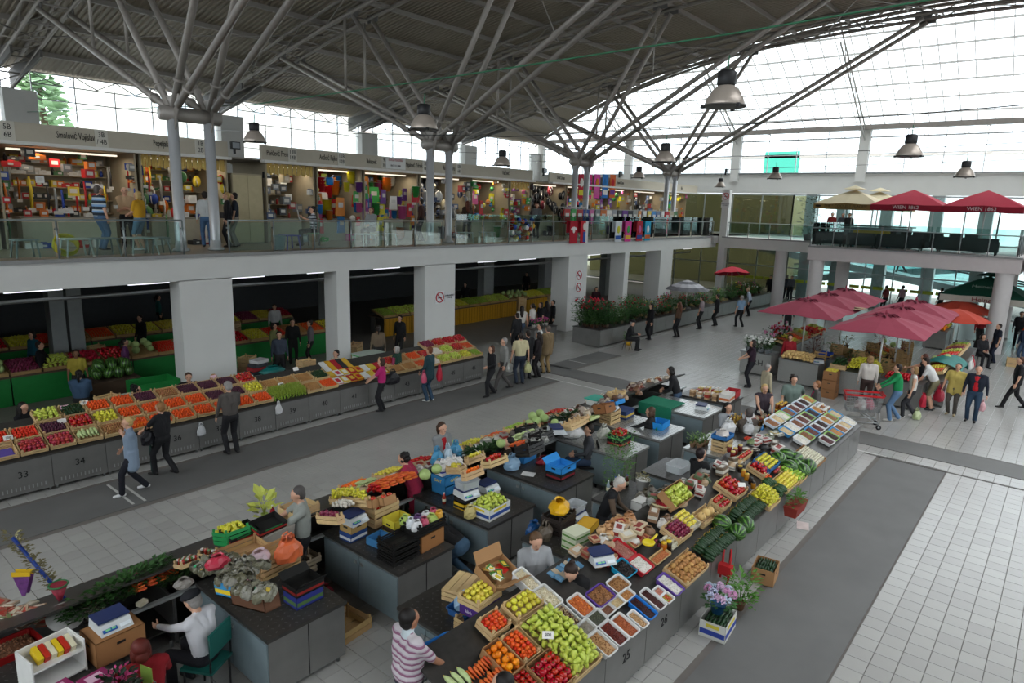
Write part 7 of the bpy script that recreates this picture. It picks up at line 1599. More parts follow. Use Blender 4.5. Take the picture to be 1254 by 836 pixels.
plant(Q(905, 745)+Vector((0, 0, .0)), 'bushy green plant with a red handle behind the hydrangeas', '#6a4a34', '#4f8030', h=.62, w=.26, n=200, s=.08); tag(MB().tube([(0, 0, .1), (.05, 0, .5), (.16, .05, .62), (.3, .1, .3)], .018, 6).tube([(0, .12, .2), (.05, .12, .45), (.16, .16, .6)], .018, 6).box((0, .05, .36), (.12, .2, .16)).build('folding_stool', M('#b01c20', .6), None, Q(888, 738)+Vector((0, 0, .2))), 'red folded stool standing behind the hydrangeas', 'stool')
p = QY(975, 612, 3.42); t = thing('planter', 'terracotta window box of green seedlings hung on the island front', 'planter', Vector((p.x, 3.42, .42)), 0); MB().add([(-.28, -.1, 0), (.28, -.1, 0), (.28, .1, 0), (-.28, .1, 0), (-.32, -.13, .2), (.32, -.13, .2), (.32, .13, .2), (-.32, .13, .2)], [(3, 2, 1, 0), (0, 1, 5, 4), (1, 2, 6, 5), (2, 3, 7, 6), (3, 0, 4, 7), (4, 5, 6, 7)]).build('trough', M('#8a3024', .7), t); b = MB(); leaves(b, (0, 0, .2), (.3, .12, .2), 130, .08); b.build('seedlings', M('#4f7a34', .7), t)
# ================================================================ gallery shops
CREAM = M('#9c9078', .8, var=.08); FASC = M('#b5ad9c', .75, var=.05); FZ = 7.28
def fascia(x0, x1, y, words_, label):
    t = thing('shop_fascia', label, 'sign', (0, 0, 0)); MB().box(((x0+x1)/2, y+.06, FZ+.27), (x1-x0, .12, .5)).build('board', FASC, t); MB().box(((x0+x1)/2, y-.08, FZ-.03), (x1-x0, .3, .09)).build('eave_strip', M('#d4d2cc', .5), t)
    for px, s, k in words_:
        x = QY(px, 190, y).x
        if k == 2: MB().box((x, y-.006, FZ+.27), (.34, .012, .5)).build('number_plate', M('#c8c4b8', .7), t)
        text(s, .27 if k < 2 else .2, (x, y-(.008 if k < 2 else .018), FZ+.27), (pi/2, 0, 0), NUM, t, sx=.5 if k < 2 else .85)
    return t
fascia(-11.5, 11.55, 22.3, [(12, '5B\n6B', 2), (95, 'Smolović Vojislav', 1), (126, '3B\n/ 4B', 2), (203, 'Pepeljak Seid', 1), (246, '1B\n2B', 2)], 'long grey name board over the hardware shops on the left')
f2 = fascia(12.75, 27.95, 22.3, [(342, 'Pavićević Predrag', 1), (358, '13B\n14B', 2), (402, 'Anđelić Rajko', 1), (418, '11B\n12B', 2), (455, 'Bulatović', 1), (471, '9B\n10B', 2), (508, 'Mijailović Zdravko', 1), (521, '7B\n8B', 2), (550, 'Radović Miro', 1), (562, '5B\n6B', 2), (620, 'Vukčević', 1)], 'second grey name board, over the electronics and plastics shops')
x = QY(484, 200, 22.3).x; MB().box((x, 22.27, FZ+.28), (1.05, .02, .46)).build('white_plate', M('#d4d4d0', .6), f2); text('GOGA PLASTIKA', .13, (x, 22.25, FZ+.4), (pi/2, 0, 0), M('#a01c2c', .6), f2, sx=.8); text('067 321 881', .11, (x, 22.25, FZ+.18), (pi/2, 0, 0), NUM, f2)
fascia(29.4, 47.5, 22.3, [(688, 'Dedić Zoran', 1), (762, 'Asović Zoran', 1), (838, 'Rašo', 1)], 'third pale name board, at the far end of the gallery shops')
PAL = [['#b02020', '#1c3a8a', '#c86a20', '#2c2c2c', '#8a8a86', '#c8b030', '#d0d0cc', '#3a6a3a'], ['#2a78b8', '#b81c28', '#c8c030', '#3a9a4a', '#c05a90', '#d8d4cc', '#6a3a8a', '#c87a28'], ['#8a8c90', '#2a2c30', '#c8c8c4', '#5a6a8a', '#b0a890', '#3a4a6a', '#a03030', '#6a6e70']]
_gc = {}; _gr = []
def goods_mesh(k, c):
    def f():
        b = MB(); m_ = M(c, .45, var=.1); d = [M(c, .45), M('#c8c4bc', .5)]
        if k == 0: b.box((0, 0, .11), (.24, .18, .22)); b.mat(1).box((0, -.092, .12), (.15, .004, .1))
        elif k == 1: b.lathe([(.05, 0), (.055, .15), (.025, .2), (.025, .26)], 8); b.mat(1).lathe([(.028, .24), (.028, .28)], 6)
        elif k == 2: b.ell((0, 0, .11), .11, 10, 6); b.mat(1).tube([(.11*cos(i*pi/6), .11*sin(i*pi/6), .11) for i in range(13)], .008, 4)
        elif k == 3: b.tube([(0, 0, -.75), (.02, 0, -.3), (0, 0, 0)], [.03, .035, .02], 6); b.mat(1).box((0, 0, -.72), (.14, .06, .1))
        elif k == 4: b.add([(-.16, 0, 0), (.16, 0, 0), (.2, .02, -.55), (-.2, .02, -.55), (-.16, .04, 0), (.16, .04, 0), (.2, .06, -.55), (-.2, .06, -.55)], [(0, 3, 2, 1), (4, 5, 6, 7), (0, 1, 5, 4), (1, 2, 6, 5), (2, 3, 7, 6), (3, 0, 4, 7)]); b.mat(1).box((0, -.004, -.22), (.2, .008, .14))
        elif k == 5:
            for i in range(4): b.lathe([(.1, .09*i), (.16, .09*i+.16), (.165, .09*i+.16)], 10)
            b.mat(1).lathe([(.13, .43), (.17, .45)], 10)
        elif k == 6: b.ell((0, 0, .2), (.17, .12, .22), 8, 6); b.mat(1).tube([(-.08, -.1, .3), (-.08, -.15, .15), (-.06, -.1, .02)], .015, 5)
        else: b.box((0, 0, .06), (.34, .2, .12)).box((0, 0, .13), (.12, .03, .03)); b.mat(1).box((0, -.102, .06), (.1, .006, .05))
        return b.mesh(GN[k], d)
    return cached(('goods', k, c), f)
GN = ['boxed_goods', 'bottle', 'ball', 'hanging_tool', 'hanging_garment', 'stacked_bowls', 'backpack', 'tool_case']
def kiosk(x0, x1, kind, label, gl, kinds, hang, pal, valance=False, dens=1.0):
    w = x1-x0; xm = (x0+x1)/2; t = thing('shop_kiosk', label, 'shop', (xm, 22.5, ZM)); D = 2.3
    MB().box((0, D, 1.4), (w, .06, 2.8)).build('back_panel', CREAM, t); MB().box((0, D/2, 2.83), (w, D+.3, .05)).build('ceiling_panel', CREAM, t)
    for s in (-1, 1): MB().box((s*(w/2-.03), D/2, 1.4), (.05, D, 2.8)).build('side_panel', CREAM, t)
    for z in (.95, 1.35, 1.72, 2.08, 2.42): MB().box((0, D-.2, z), (w-.1, .36, .025)).build('shelf', CREAM, t)
    MB().box((0, .75, .42), (w*.7, .5, .84)).build('shop_counter', M('#b9b09a', .7), t); MB().box((0, .75, .86), (w*.72, .56, .04)).build('counter_top', M('#8a8478', .6), t)
    if valance:
        b = MB(); n = int(w/.09)
        for i in range(n): b.box((-w/2+.05+i*w/n, .02+.02*(i % 2), 2.62), (w/n*.8, .03, .3+.06*((i*7) % 3)))
        o = b.build('frilled_valance', M('#c4a860', .8), t); o['kind'] = 'stuff'
    lamp = thing('tube_light', 'strip lamp inside the %s' % label, 'lamp', (xm, 23.0, ZM+2.72)); MB().box((0, 0, 0), (w*.8, .08, .05)).build('diffuser', M('#fff4dc', .5, emit=1.6), lamp)
    L = bpy.data.lights.new('lamp_glow', 'AREA'); L.shape = 'RECTANGLE'; L.size = w*.8; L.size_y = .1; L.energy = 11*w; L.color = (1, .88, .7); lo = bpy.data.objects.new('lamp_glow', L); COL.objects.link(lo); lo.parent = lamp; lo.location = (0, 0, -.04)
    def g(k, x, y, z, rz=0, s=1.0):
        me = goods_mesh(k, pal[random.randint(0, 7)]); _gc[k] = _gc.get(k, 0)+1
        if _gc[k] > 285: _gr.append((me, Matrix.Translation((xm+x, 22.5+y, ZM+z)) @ Matrix.Rotation(rz, 4, 'Z') @ Matrix.Scale(s, 4))); return
        o = put(GN[k], me, None, (xm+x, 22.5+y, ZM+z), (0, 0, rz), s); tag(o, gl, {3: 'tool', 4: 'clothes', 5: 'bowls', 6: 'bag', 7: 'case'}.get(k, GN[k].split('_')[-1]), gl)
    for z in (.965, 1.365, 1.735, 2.095, 2.435):
        n = int(w/.24*dens)
        for i in range(n): g(kinds[random.randint(0, len(kinds)-1)], -w/2+.2+(w-.4)*(i+.5)/n+rnd(-.03, .03), D-.22, z, rnd(-.2, .2), rnd(.7, 1.0) if z < 2.4 else .9)
    n = int(w*11*dens)
    for i in range(n): k = hang[random.randint(0, len(hang)-1)]; g(k, -w/2+.15+(w-.3)*(i+.5)/n, rnd(.1, 1.5), rnd(.9, 2.6)-(.25 if k in (2, 5, 6) else 0), rnd(-.4, .4), rnd(.8, 1.35))
    for i in range(int(w*1.6*dens)): k = kinds[random.randint(0, len(kinds)-1)]; g(k, -w*.34+w*.68*(i+.5)/int(w*1.6*dens), .75, .88, rnd(-.4, .4), .8)
    for i in range(int(w*1.3*dens)): g([0, 7, 5, 2][i % 4] if kind else [7, 0][i % 2], rnd(-.45, .45)*w, rnd(.1, .35), .0, rnd(-.4, .4), 1.2)
    for s_ in (-1, 1):
        for i in range(int(9*dens)): g(hang[i % len(hang)], s_*(w/2-.12), rnd(-.02, .3), rnd(.8, 2.5), rnd(-.5, .5), rnd(.6, 1.1))
    return t
A_, B2, C_ = PAL
kiosk(1.2, 5.1, 0, 'hardware shop at the left end, under board 5B 6B', 'tools and boxes in the leftmost hardware shop', [0, 7, 7, 1], [3, 3, 6, 2, 3], A_); kiosk(5.2, 8.7, 0, 'hardware shop behind the man in a striped shirt', 'tools and boxes behind the man in a striped shirt', [0, 0, 1, 7], [3, 3, 7, 0, 3], A_, dens=1.1); kiosk(8.8, 11.6, 0, 'hardware shop with a frilled valance at the first column tree', 'hoses and tools at the first column tree', [0, 1, 7], [3, 3, 6, 0], A_, True)
t = thing('cupboard', 'tall cream cupboard between the hardware and electronics shops', 'cupboard', (12.3, 22.9, ZM)); MB().box((0, 0, 1.2), (1.1, .8, 2.4)).build('body', CREAM, t); [MB().box((s*.27, -.41, 1.2), (.53, .03, 2.3)).build('door', M('#b8ab88', .7), t) for s in (-1, 1)]
kiosk(13.0, 15.0, 2, 'electronics shop with sparse cream shelves and a frilled valance', 'small electronics on the cream shelves', [0, 0, 1], [0], C_, True, .75); kiosk(15.1, 17.2, 1, 'plastics shop with a blue watering can', 'plastic wares in the shop with the watering can', [5, 2, 0, 1], [4, 5, 2], B2); kiosk(17.3, 20.2, 1, 'plastics shop with storage boxes, left of the second column tree', 'plastic wares left of the second column tree', [0, 5, 5, 7], [4, 4, 5, 3], B2); kiosk(20.3, 23.5, 2, 'crockery shop between the second columns', 'crockery between the second columns', [1, 5, 0], [6, 0, 2], C_)
kiosk(23.6, 26.3, 1, 'toy shop left of the black bags', 'toys on the shelves left of the black bags', [2, 0, 1], [2, 0, 4], B2); kiosk(26.4, 28.0, 1, 'small shop with red goods and a yellow valance', 'red and purple goods under the yellow valance', [0, 1], [0], B2, True); kiosk(28.1, 31.2, 2, 'bag shop hung with black backpacks', 'black bags and rucksacks', [6, 6, 0], [6, 6], ['#16161a', '#1c1c20', '#222226', '#141418', '#2a1c20', '#18181c', '#701c28', '#1a1a1e']); kiosk(31.3, 34.6, 1, 'stationery shop behind the third column tree', 'stationery behind the third column tree', [0, 1, 0], [0, 4], B2); kiosk(34.7, 38.6, 1, 'toy shop beneath the hanging towels', 'toys beneath the hanging towels', [0, 2, 1], [0, 2, 4], B2); kiosk(38.7, 42.6, 2, 'souvenir shop at the fourth column tree', 'souvenirs at the fourth column tree', [0, 1], [4, 0], C_, False, .8); kiosk(42.7, 46.2, 1, 'last small shop before the corner column', 'goods of the last small shop', [0, 1, 2], [0], B2, dens=.8)
struct('kiosk_roof', MB().box((18, 24.0, FZ+.02), (58, 3.2, .06)), M('#8f8a80', .8))
mm = {}; vv = []; ff = []; ii = []; no = 0; ml = []
for me, T in _gr:
    k = len(me.vertices); vv += [tuple(T @ v.co) for v in me.vertices]
    for p in me.polygons:
        mt_ = me.materials[p.material_index]
        if mt_.name not in mm: mm[mt_.name] = len(ml); ml.append(mt_)
        ff.append(tuple(a+no for a in p.vertices)); ii.append(mm[mt_.name])
    no += k
if vv:
    me = bpy.data.meshes.new('shop_goods'); me.from_pydata(vv, [], ff); [me.materials.append(x) for x in ml]; me.polygons.foreach_set('material_index', ii); stuff(put('shop_goods', me), 'more small wares hanging and standing in the farther gallery shops', 'goods')
# things along the balustrade
def stool(x, y, c, l, s=.42, h=.44):
    t = thing('plastic_stool', l, 'stool', (x, y, ZM)); m_ = M(c, .4); MB().box((0, 0, h), (s, s, .03)).build('seat', m_, t)
    for a in (-1, 1):
        for b_ in (-1, 1): MB().tube([(a*s*.48, b_*s*.48, 0), (a*s*.38, b_*s*.38, h)], .022, 6).build('leg', m_, t)
for i, (px, c, s) in enumerate([(30, '#9aa0a0', .5), (93, '#d8d8d4', .62), (128, '#8a9090', .6), (172, '#c8ccc8', .7), (193, '#8a9090', .5), (355, '#5a50b0', .5), (447, '#c8ccc8', .6), (475, '#b8bcb8', .5), (570, '#c0c4c0', .5), (595, '#c8ccc8', .5)]): stool(QY(px, 300, 19.5).x, 19.5, c, '%s plastic stool or low table from the left behind the balustrade' % ORD[i], s)
tag(MB().lathe([(.15, 0), (.2, .45), (.21, .45)], 14).build('waste_bin', film('#a8c0c8', .7), None, (QY(342, 295, 19.4).x, 19.4, ZM)), 'pale translucent bin behind the balustrade near the seated reader', 'bin'); tag(MB().tube([(.28*cos(i*.5), .28*sin(i*.5), .3+.004*i) for i in range(60)], .02, 6).build('hose_coil', M('#c8b81c', .4), None, (QY(75, 295, 20.3).x, 20.3, ZM), (.9, 0, 0)), 'coil of yellow hose on the gallery floor', 'hose')
for i, (px, c, c2) in enumerate([(700, '#a81428', '#d8d4d0'), (713, '#b81c2c', '#284a9a'), (755, '#c8ccd0', '#2c58a8'), (767, '#c83c8c', '#d8a830'), (781, '#a81c2c', '#2c3c8a'), (791, '#2a98b8', '#b85a20')]):
    p = QY(px, 272, 18.72); t = thing('towel', ['red towel with a white emblem draped over the balustrade', 'red, blue and white striped towel with an emblem on the balustrade', 'pale and blue towel on the balustrade', 'pink towel on the balustrade', 'red towel with blue shapes on the balustrade', 'turquoise towel, farthest on the balustrade'][i], 'towel', Vector((p.x, 18.58, 4.32))); w = .62
    MB().box((0, 0, .5), (w, .03, 1.05)).build('cloth', M(c, .9), t)
    if i == 0: b = MB(); b.ell((0, -.02, .62), (.1, .012, .16), 10, 5); [b.box((s*.15, -.02, .68), (.16, .012, .1), R=Euler((0, s*.5, 0)).to_matrix()) for s in (-1, 1)]; b.build('emblem', M(c2, .8), t)
    elif i == 1: MB().box((0, -.018, .28), (w*.33, .012, .5)).build('blue_stripe', M(c2, .9), t); MB().box((w*.33, -.018, .5), (w*.33, .012, 1.04)).build('white_stripe', M('#d4d4d0', .9), t); MB().ell((0, -.02, .78), (.15, .015, .18), 10, 5).build('emblem', M('#d0c8c0', .8), t)
    else: MB().box((0, -.018, .2), (w*.9, .012, .2)).build('band', M(c2, .9), t); MB().ell((0, -.02, .6), (.16, .012, .2), 8, 5).build('blob_print', M(PAL[1][i], .9), t)
    MB().box((0, .1, 1.03), (w, .2, .03)).box((0, .2, .75), (w, .03, .55)).build('folded_over', M(c, .9), t)
for i, (px, c) in enumerate([(712, '#a81430'), (721, '#c82c6a'), (731, '#d04a9a'), (741, '#2a70b8'), (750, '#c8602c')]): p = QY(px, 228, 22.1); t = thing('towel', '%s bright towel from the left hanging from the third name board' % ORD[i], 'towel', p); MB().box((0, 0, 0), (.6, .03, 1.35)).build('cloth', M(c, .9), t); MB().box((0, -.02, -.35), (.5, .012, .3)).build('band', M(PAL[1][(i+2) % 8], .9), t); MB().ell((0, -.02, .2), (.18, .012, .25), 8, 5).build('blob_print', M(PAL[1][(i+5) % 8], .9), t)
for i in range(34): p = QY(rnd(622, 650), rnd(268, 290), 19.1); p.z = max(4.5, p.z); tag(put('ball', goods_mesh(2, ['#b82c1c', '#c8a020', '#d8d8d4', '#1c3a8a', '#c86020'][i % 5]), None, p, (rnd(0, 3), 0, 0), 1.2), 'bright ball in the hanging net of balls behind the balustrade', 'ball', 'net of balls')
tag(MB().tube([(28.3, 19.1, 4.41), (28.3, 19.1, 6.0)], .02, 6).tube([(25.6, 19.1, 4.41), (25.6, 19.1, 6.0), (28.3, 19.1, 6.0)], .02, 6).build('ball_stand', M('#8a8a86', .4), None), 'metal frame carrying the net of balls', 'frame')
for i in range(22): put_ = tag(put('hanging_garment', goods_mesh(4, PAL[i % 3][(i*3) % 8]), None, (27.4+i*.55, 19.6, 5.9), (0, 0, rnd(-.3, .3)), 1.3), 'garment or towel hanging on the rail behind the balustrade', 'clothes', 'rail of hanging goods')
tag(MB().tube([(27.2, 19.62, 4.41), (27.2, 19.62, 5.92), (39.2, 19.62, 5.92), (39.2, 19.62, 4.41)], .02, 6).build('clothes_rail', M('#8a8a86', .4), None), 'long metal rail of goods behind the balustrade', 'rail')
tag(MB().lathe([(.14, 0), (.17, .26), (.1, .3)], 12).tube([(.1, 0, .25), (.3, 0, .38)], .03, 6).tube([(-.1, 0, .28), (-.2, 0, .36), (-.16, 0, .1)], .015, 6).build('watering_can', M('#1c78c0', .4), None, (15.75, 22.62, 6.55), (0, 0, .4)), 'bright blue watering can hanging in the plastics shop', 'watering can')
# ================================================================ the people, each placed where the feet stand or where the head is seen
def F(px, py, rz, label, **k): person(Q(px, py), radians(rz), label, **k)                                   # by the feet on the floor
def Hd(px, py, zh, rz, label, **k):                                                                             # by the height of the face
    p = Q(px, py, zh); p.z = k.pop('z', 0.0); person(p, radians(rz), label, **k)
def G(px, y, rz, label, **k): p = QY(px, 280, y); p.z = ZM; person(p, radians(rz), label, **k)                   # on the gallery, y metres away
BLK_, NAVY, JEAN, GREYT = '#17171a', '#1a2030', '#3c5068', '#55534f'
fwd = [(.42, .16, 1.0), (.42, -.16, 1.0)]; D2 = dict(detail=2)
# aisle by the left wall
F(165, 604, 165, 'woman in a blue grey smock and white shoes walking, hand at her chin', top='#78889a', sleeve='short', hem=.66, bottom='#15161f', shoe='#d8d8d8', hair='blond', style='bun', hands=[(.12, .06, 1.36), (.14, -.22, .98)], h=1.62, w=1.12, walk=.8, **D2)
F(203, 582, 115, 'woman all in black with short fair hair, reaching for fruit, umbrella in hand', top=BLK_, bottom=BLK_, sleeve='short', hair='#8a6238', hands=[(.45, .18, 1.02), (.25, -.22, .92)], h=1.64, w=1.08, walk=.7, **D2)
F(285, 555, 88, 'man in a grey brown shirt standing before counter thirty-seven', top='#4d4844', bottom=BLK_, hair='grey', hands=[(.2, .26, .82), (.3, -.2, 1.0)], head=(.3, 0), w=1.05, h=1.75, **D2)
F(468, 503, 135, 'woman in a bright pink top with a large black bag, at counter forty-one', top='#b02068', sleeve='short', bottom=BLK_, hair='#3a2014', style='bob', hands=fwd, h=1.56, w=1.1)
F(526, 491, 105, 'person in a dark teal jacket and flared jeans with pink and red bags', top='#1c3a40', bottom='#2a4054', hair='auburn', hands=[(.2, .2, .95), (.1, -.25, .8)], h=1.7, coat=.78, shoe='#c8c8c4')
F(601, 485, 160, 'woman in black walking left near the end of the wall row', top=BLK_, bottom=BLK_, hair='#4a2c1c', style='bob', hands=[(.22, .15, 1.05), (-.05, -.27, .85)], walk=.6, h=1.64)
F(616, 478, 150, 'grey haired man in a light grey shirt walking behind the woman in black', top='#8a8a86', bottom='#4a4644', hair='grey', walk=1, h=1.76)
F(645, 464, 70, 'man in a dark suit seen from behind in the throng', top=BLK_, bottom=BLK_, coat=.8, h=1.74, w=1.08); F(658, 462, 110, 'woman in dark clothes beside the man in a dark suit', top='#1c1518', bottom='#1a1618', style='long', h=1.64)
F(636, 470, 65, 'man in a cream shirt and jeans carrying two white bags', top='#c0b690', sleeve='short', bottom='#232c3a', hair='dark', hands=[(.02, .34, .78), (.02, -.34, .78)], h=1.78, w=1.12)
F(660, 452, 135, 'man in a white shirt with a black shoulder bag, facing left', top='#d4d4d2', sleeve='short', bottom='#191c24', hands=[(.15, .22, .95), (.1, -.25, .85)], walk=.7, h=1.74); F(669, 457, 75, 'man in a tan suit seen from behind', top='#776448', bottom='#86704c', coat=.78, hair='#5a5048', h=1.76, w=1.1)
for i, (px, py, rz, t_, b_, st, sl) in enumerate([(638, 420, 40, '#c8c4bc', JEAN, 'long', 'none'), (651, 416, 100, '#d0ccc4', '#2c3a4c', 'pony', 'short'), (632, 432, 80, BLK_, BLK_, 'short', 'long'), (661, 414, 160, BLK_, '#1c1a1a', 'bob', 'short'), (668, 412, 80, BLK_, BLK_, 'long', 'long'), (676, 410, 150, '#1a1c20', '#26221e', 'short', 'long')]):
    F(px, py, rz, ['woman in a pale sleeveless top, leftmost of the group in the wide opening', 'woman in a white tee shirt in the wide opening', 'man in black nearest in the wide opening', 'short haired woman in black facing left in the opening', 'woman with long black hair in the opening', 'person in dark grey, rightmost of the group in the opening'][i], top=t_, bottom=b_, style=st, sleeve=sl, h=1.66)
# along the flower counters
p = Q(768, 428); person(p, radians(-70), 'old man in black with a cap, sitting by the flower counter', top=BLK_, bottom=BLK_, seat=.42, hat='#151518', hair='grey', lean=.25, hands=[(.4, .06, .72), (.42, -.06, .72)]); t = thing('folding_stool', 'small stool under the old man in a cap', 'stool', p); MB().box((0, 0, .40), (.36, .36, .04)).build('seat', M('#6a5a48', .8), t); [MB().tube([(a, b_, 0), (-a*.3, b_, .4)], .014, 6).build('leg', DARKST, t) for a in (-.16, .16) for b_ in (-.16, .16)]
for i, (px, py, rz, t_, b_, hr, kw) in enumerate([(795, 416, 150, BLK_, BLK_, 'dark', dict(skirt=.35, style='bob')), (829, 413, 90, '#4a3424', BLK_, '#5a3420', dict(style='long')), (857, 403, 100, '#8a7c80', BLK_, 'brown', dict(sleeve='short')), (876, 399, 100, BLK_, BLK_, 'dark', dict(coat=.8)), (905, 401, 60, '#7c98b4', BLK_, 'grey', dict(sleeve='short', walk=.6)), (917, 387, 110, '#a8b4c4', BLK_, '#a08868', dict(lean=.3)), (941, 367, 200, BLK_, BLK_, 'dark', {}), (961, 366, 0, '#3a4048', '#2a2c30', 'grey', {}), (967, 367, 180, '#5a5e64', '#26282c', 'dark', {}), (963, 408, 200, BLK_, BLK_, 'dark', dict(style='bob'))]):
    F(px, py, rz, ['woman in a dark dress beside the seated old man', 'long haired woman in a brown patterned jacket at the flowers', 'person in a pinkish grey top at the flowers', 'person in a dark suit at the flowers', 'man in a light blue shirt walking past the flowers', 'person in a pale blue shirt bending to the flowers', 'man in black beyond the flower row', 'left one of two people talking beyond the red parasol', 'right one of two people talking beyond the red parasol', 'woman in black standing left of the burgundy parasols'][i], top=t_, bottom=b_, hair=hr, **{'detail': 0, 'h': 1.7, **kw})
# right-hand stalls
F(917, 474, 120, 'woman in a dark purple top holding a camera beside the flower counter', top='#2a1826', bottom='#17171e', sleeve='short', hair='dark', style='bob', hands=[(.35, .1, 1.05), (.35, -.05, 1.05)], h=1.68, w=1.08); Hd(968, 414, 1.5, 200, 'vendor in a red top behind the tan melons', top='#8a1420', hair='dark', h=1.62)
Hd(940, 450, 1.5, -40, 'woman with grey hair in a beige jumper, seen from behind', top='#b0a68c', bottom=NAVY, hair='grey', h=1.6, w=1.1); Hd(972, 466, 1.55, 215, 'woman in a grey green short sleeved shirt, hand on hip', top='#6a7a72', sleeve='short', bottom='#26282c', hair='dark', style='curly', hands=[(.0, .30, 1.0), (.15, -.30, .9)], w=1.2, h=1.68)
Hd(936, 480, 1.38, 215, 'blonde woman in a sleeveless patterned top behind the amber bottles', top='#3a3038', sleeve='none', bottom=BLK_, hair='blond', style='bob', h=1.58, w=1.1, hands=fwd); Hd(1001, 471, 1.5, 115, 'woman in grey with a pink scarf near the honey jars', top='#55514e', inner='#c02c68', bottom=BLK_, hair='#8a5a34', h=1.6, w=1.1)
Hd(1066, 440, 1.58, 15, 'woman in a white blouse and brown trousers, back turned, at the yellow peppers', top='#c8c0b8', bottom='#3a2a26', hair='#8a6a44', style='bob', h=1.68, w=1.08); F(1094, 516, 108, 'man in a green jumper and jeans pushing the shopping trolley', top='#1c8a50', bottom='#5a7898', hair='dark', hands=[(.5, .18, 1.0), (.5, -.12, 1.0)], lean=.12, h=1.74, w=1.08, shoe='#b8b4ac', walk=.4)
F(1112, 512, 105, 'blonde woman in a white top and dark leggings beside the man in green', top='#d0ccc4', sleeve='none', bottom='#2c2c30', hair='#8a6a40', style='bob', walk=.6, h=1.6, w=.95, shoe='#d0ccc8'); F(1124, 494, 80, 'woman with long brown hair and black top reaching to the produce', top=BLK_, bottom='#6a6c70', hair='#4a2416', style='long', sleeve='none', hands=[(.55, .1, 1.15), (.2, -.2, .9)], h=1.66)
F(1140, 502, 100, 'man in a white tee shirt bending over the produce', top='#d4d4d2', sleeve='short', bottom='#7a7458', lean=.55, hands=[(.5, .15, .85), (.4, -.2, .8)], legs='short', w=1.12, h=1.74); F(1164, 508, 172, 'woman in a yellow shirt and grey trousers with a red bag', top='#b8a458', sleeve='short', bottom='#4d4842', hair='#2c1a14', hem=.78, head=(-.2, 0), hands=[(.05, .3, .8), (.1, -.34, .82)], w=1.2, h=1.64, shoe='#a89878')
F(1188, 516, 180, 'bald man in a navy jacket over a red shirt', top='#161c2a', inner='#b01420', bottom='#24384c', hair='grey', style='bald', w=1.15, h=1.72, hands=[(.05, .32, .8), (.05, -.32, .8)]); F(1240, 501, 105, 'person in black striding left at the right edge', top=BLK_, bottom=BLK_, sleeve='short', hair='#4a2c1c', walk=1.1, h=1.72, w=1.1, hands=[(.1, .28, .85), (-.15, -.3, .85)])
F(1216, 444, 120, 'woman in navy beside the round column with a red bag', top='#161c2c', sleeve='short', bottom='#1a2234', hair='dark', h=1.68, w=1.08); p = Q(1198, 448); person(p, radians(215), 'woman in dark clothes sitting by the round column', top='#1c1c20', bottom='#1c1c20', seat=.45, style='bob', detail=0); chair_(p, radians(215), 'chair under the seated woman by the round column', '#2c2c2c')
Hd(1203, 387, 1.55, 215, 'vendor in red under the orange parasol', top='#8a1820', detail=0); F(1244, 425, 190, 'man in black behind the fruit at the right edge', top=BLK_, bottom=BLK_, detail=0); F(1250, 447, 150, 'person in a blue jacket and jeans at the right edge', top='#24344a', bottom=JEAN, detail=0)
Hd(1086, 352, 1.6, 60, 'person in maroon behind the burgundy parasols', top='#6a2a2c', sleeve='short', detail=0); Hd(1106, 352, 1.6, 60, 'person in pink grey behind the burgundy parasols', top='#9a7a80', detail=0); Hd(1154, 355, 1.6, 60, 'dark haired person behind the farthest burgundy parasol', detail=0)
p = QX(1101, 351, 53.0); person((53.0, p.y, 3.6-(19-p.y)*3.2/22), radians(90), 'person walking on the ramp beyond the glass wall', top='#26282c', walk=1, detail=0)
# vendors and buyers of the island, left row
Hd(249, 748, 1.12, 112, 'old man in a white shirt and dark flat cap, reaching across the steel counter', top='#c8c8cc', bottom='#1c1c22', seat=.44, hat='#15161c', hair='grey', hands=[(.62, .12, .84), (.36, -.12, .74)], lean=.15, head=(.3, 0), **D2); p = Q(249, 748, 1.12); chair_((p.x, p.y, 0), radians(120), 'dark chair with a teal seat under the old man in a cap', '#12564e')
Hd(172, 797, 1.22, 82, 'woman with dark red hair in a red jacket, back turned, at the bottom edge', top='#86101a', bottom=BLK_, hair='red', style='bob', seat=.44, w=1.15, hands=[(.4, .2, .8), (.4, -.2, .8)], **D2)
Hd(369, 607, 1.6, 150, 'man in a pale grey polo shirt holding a black carton', top='#8e928c', sleeve='short', bottom='#17181c', hair='#4a4644', hands=[(.52, .2, 1.12), (.48, -.18, 1.1)], head=(.2, 0), w=1.08, h=1.74, **D2); Hd(510, 568, 1.38, 125, 'woman in a pink vest over black, leaning across the carrots', top='#9c2444', vest='#141416', sleeve='short', bottom='#1a3428', hem=.62, hair='black', style='curly', lean=.4, hands=[(.72, .2, 1.0), (.62, -.15, .98)], h=1.62, w=1.15, **D2)
Hd(541, 527, 1.5, 265, 'woman in a grey cardigan over a red top beyond the left row', top='#7e8080', inner='#a0101c', bottom='#26262a', hair='brown', style='pony', hands=[(.3, .05, 1.02), (.3, -.05, 1.0)], h=1.66, **D2); Hd(623, 545, 1.2, 140, 'woman in a brown jacket with a long ponytail, sitting with hands joined', top='#3a3028', bottom='#141414', hair='black', style='pony', seat=.46, hands=[(.42, .05, .82), (.42, -.06, .8)], head=(-.1, -.2), **D2)
Hd(722, 529, 1.2, 130, 'man in a dark grey jumper and jeans sitting behind the left row', top='#3c3e42', bottom='#2a3a52', seat=.46, hair='dark', head=(0, .2), **D2); p = Q(722, 529, 1.2); chair_((p.x, p.y, 0), radians(130), 'chair hung with a black jacket behind the man in a grey jumper', '#17171a')
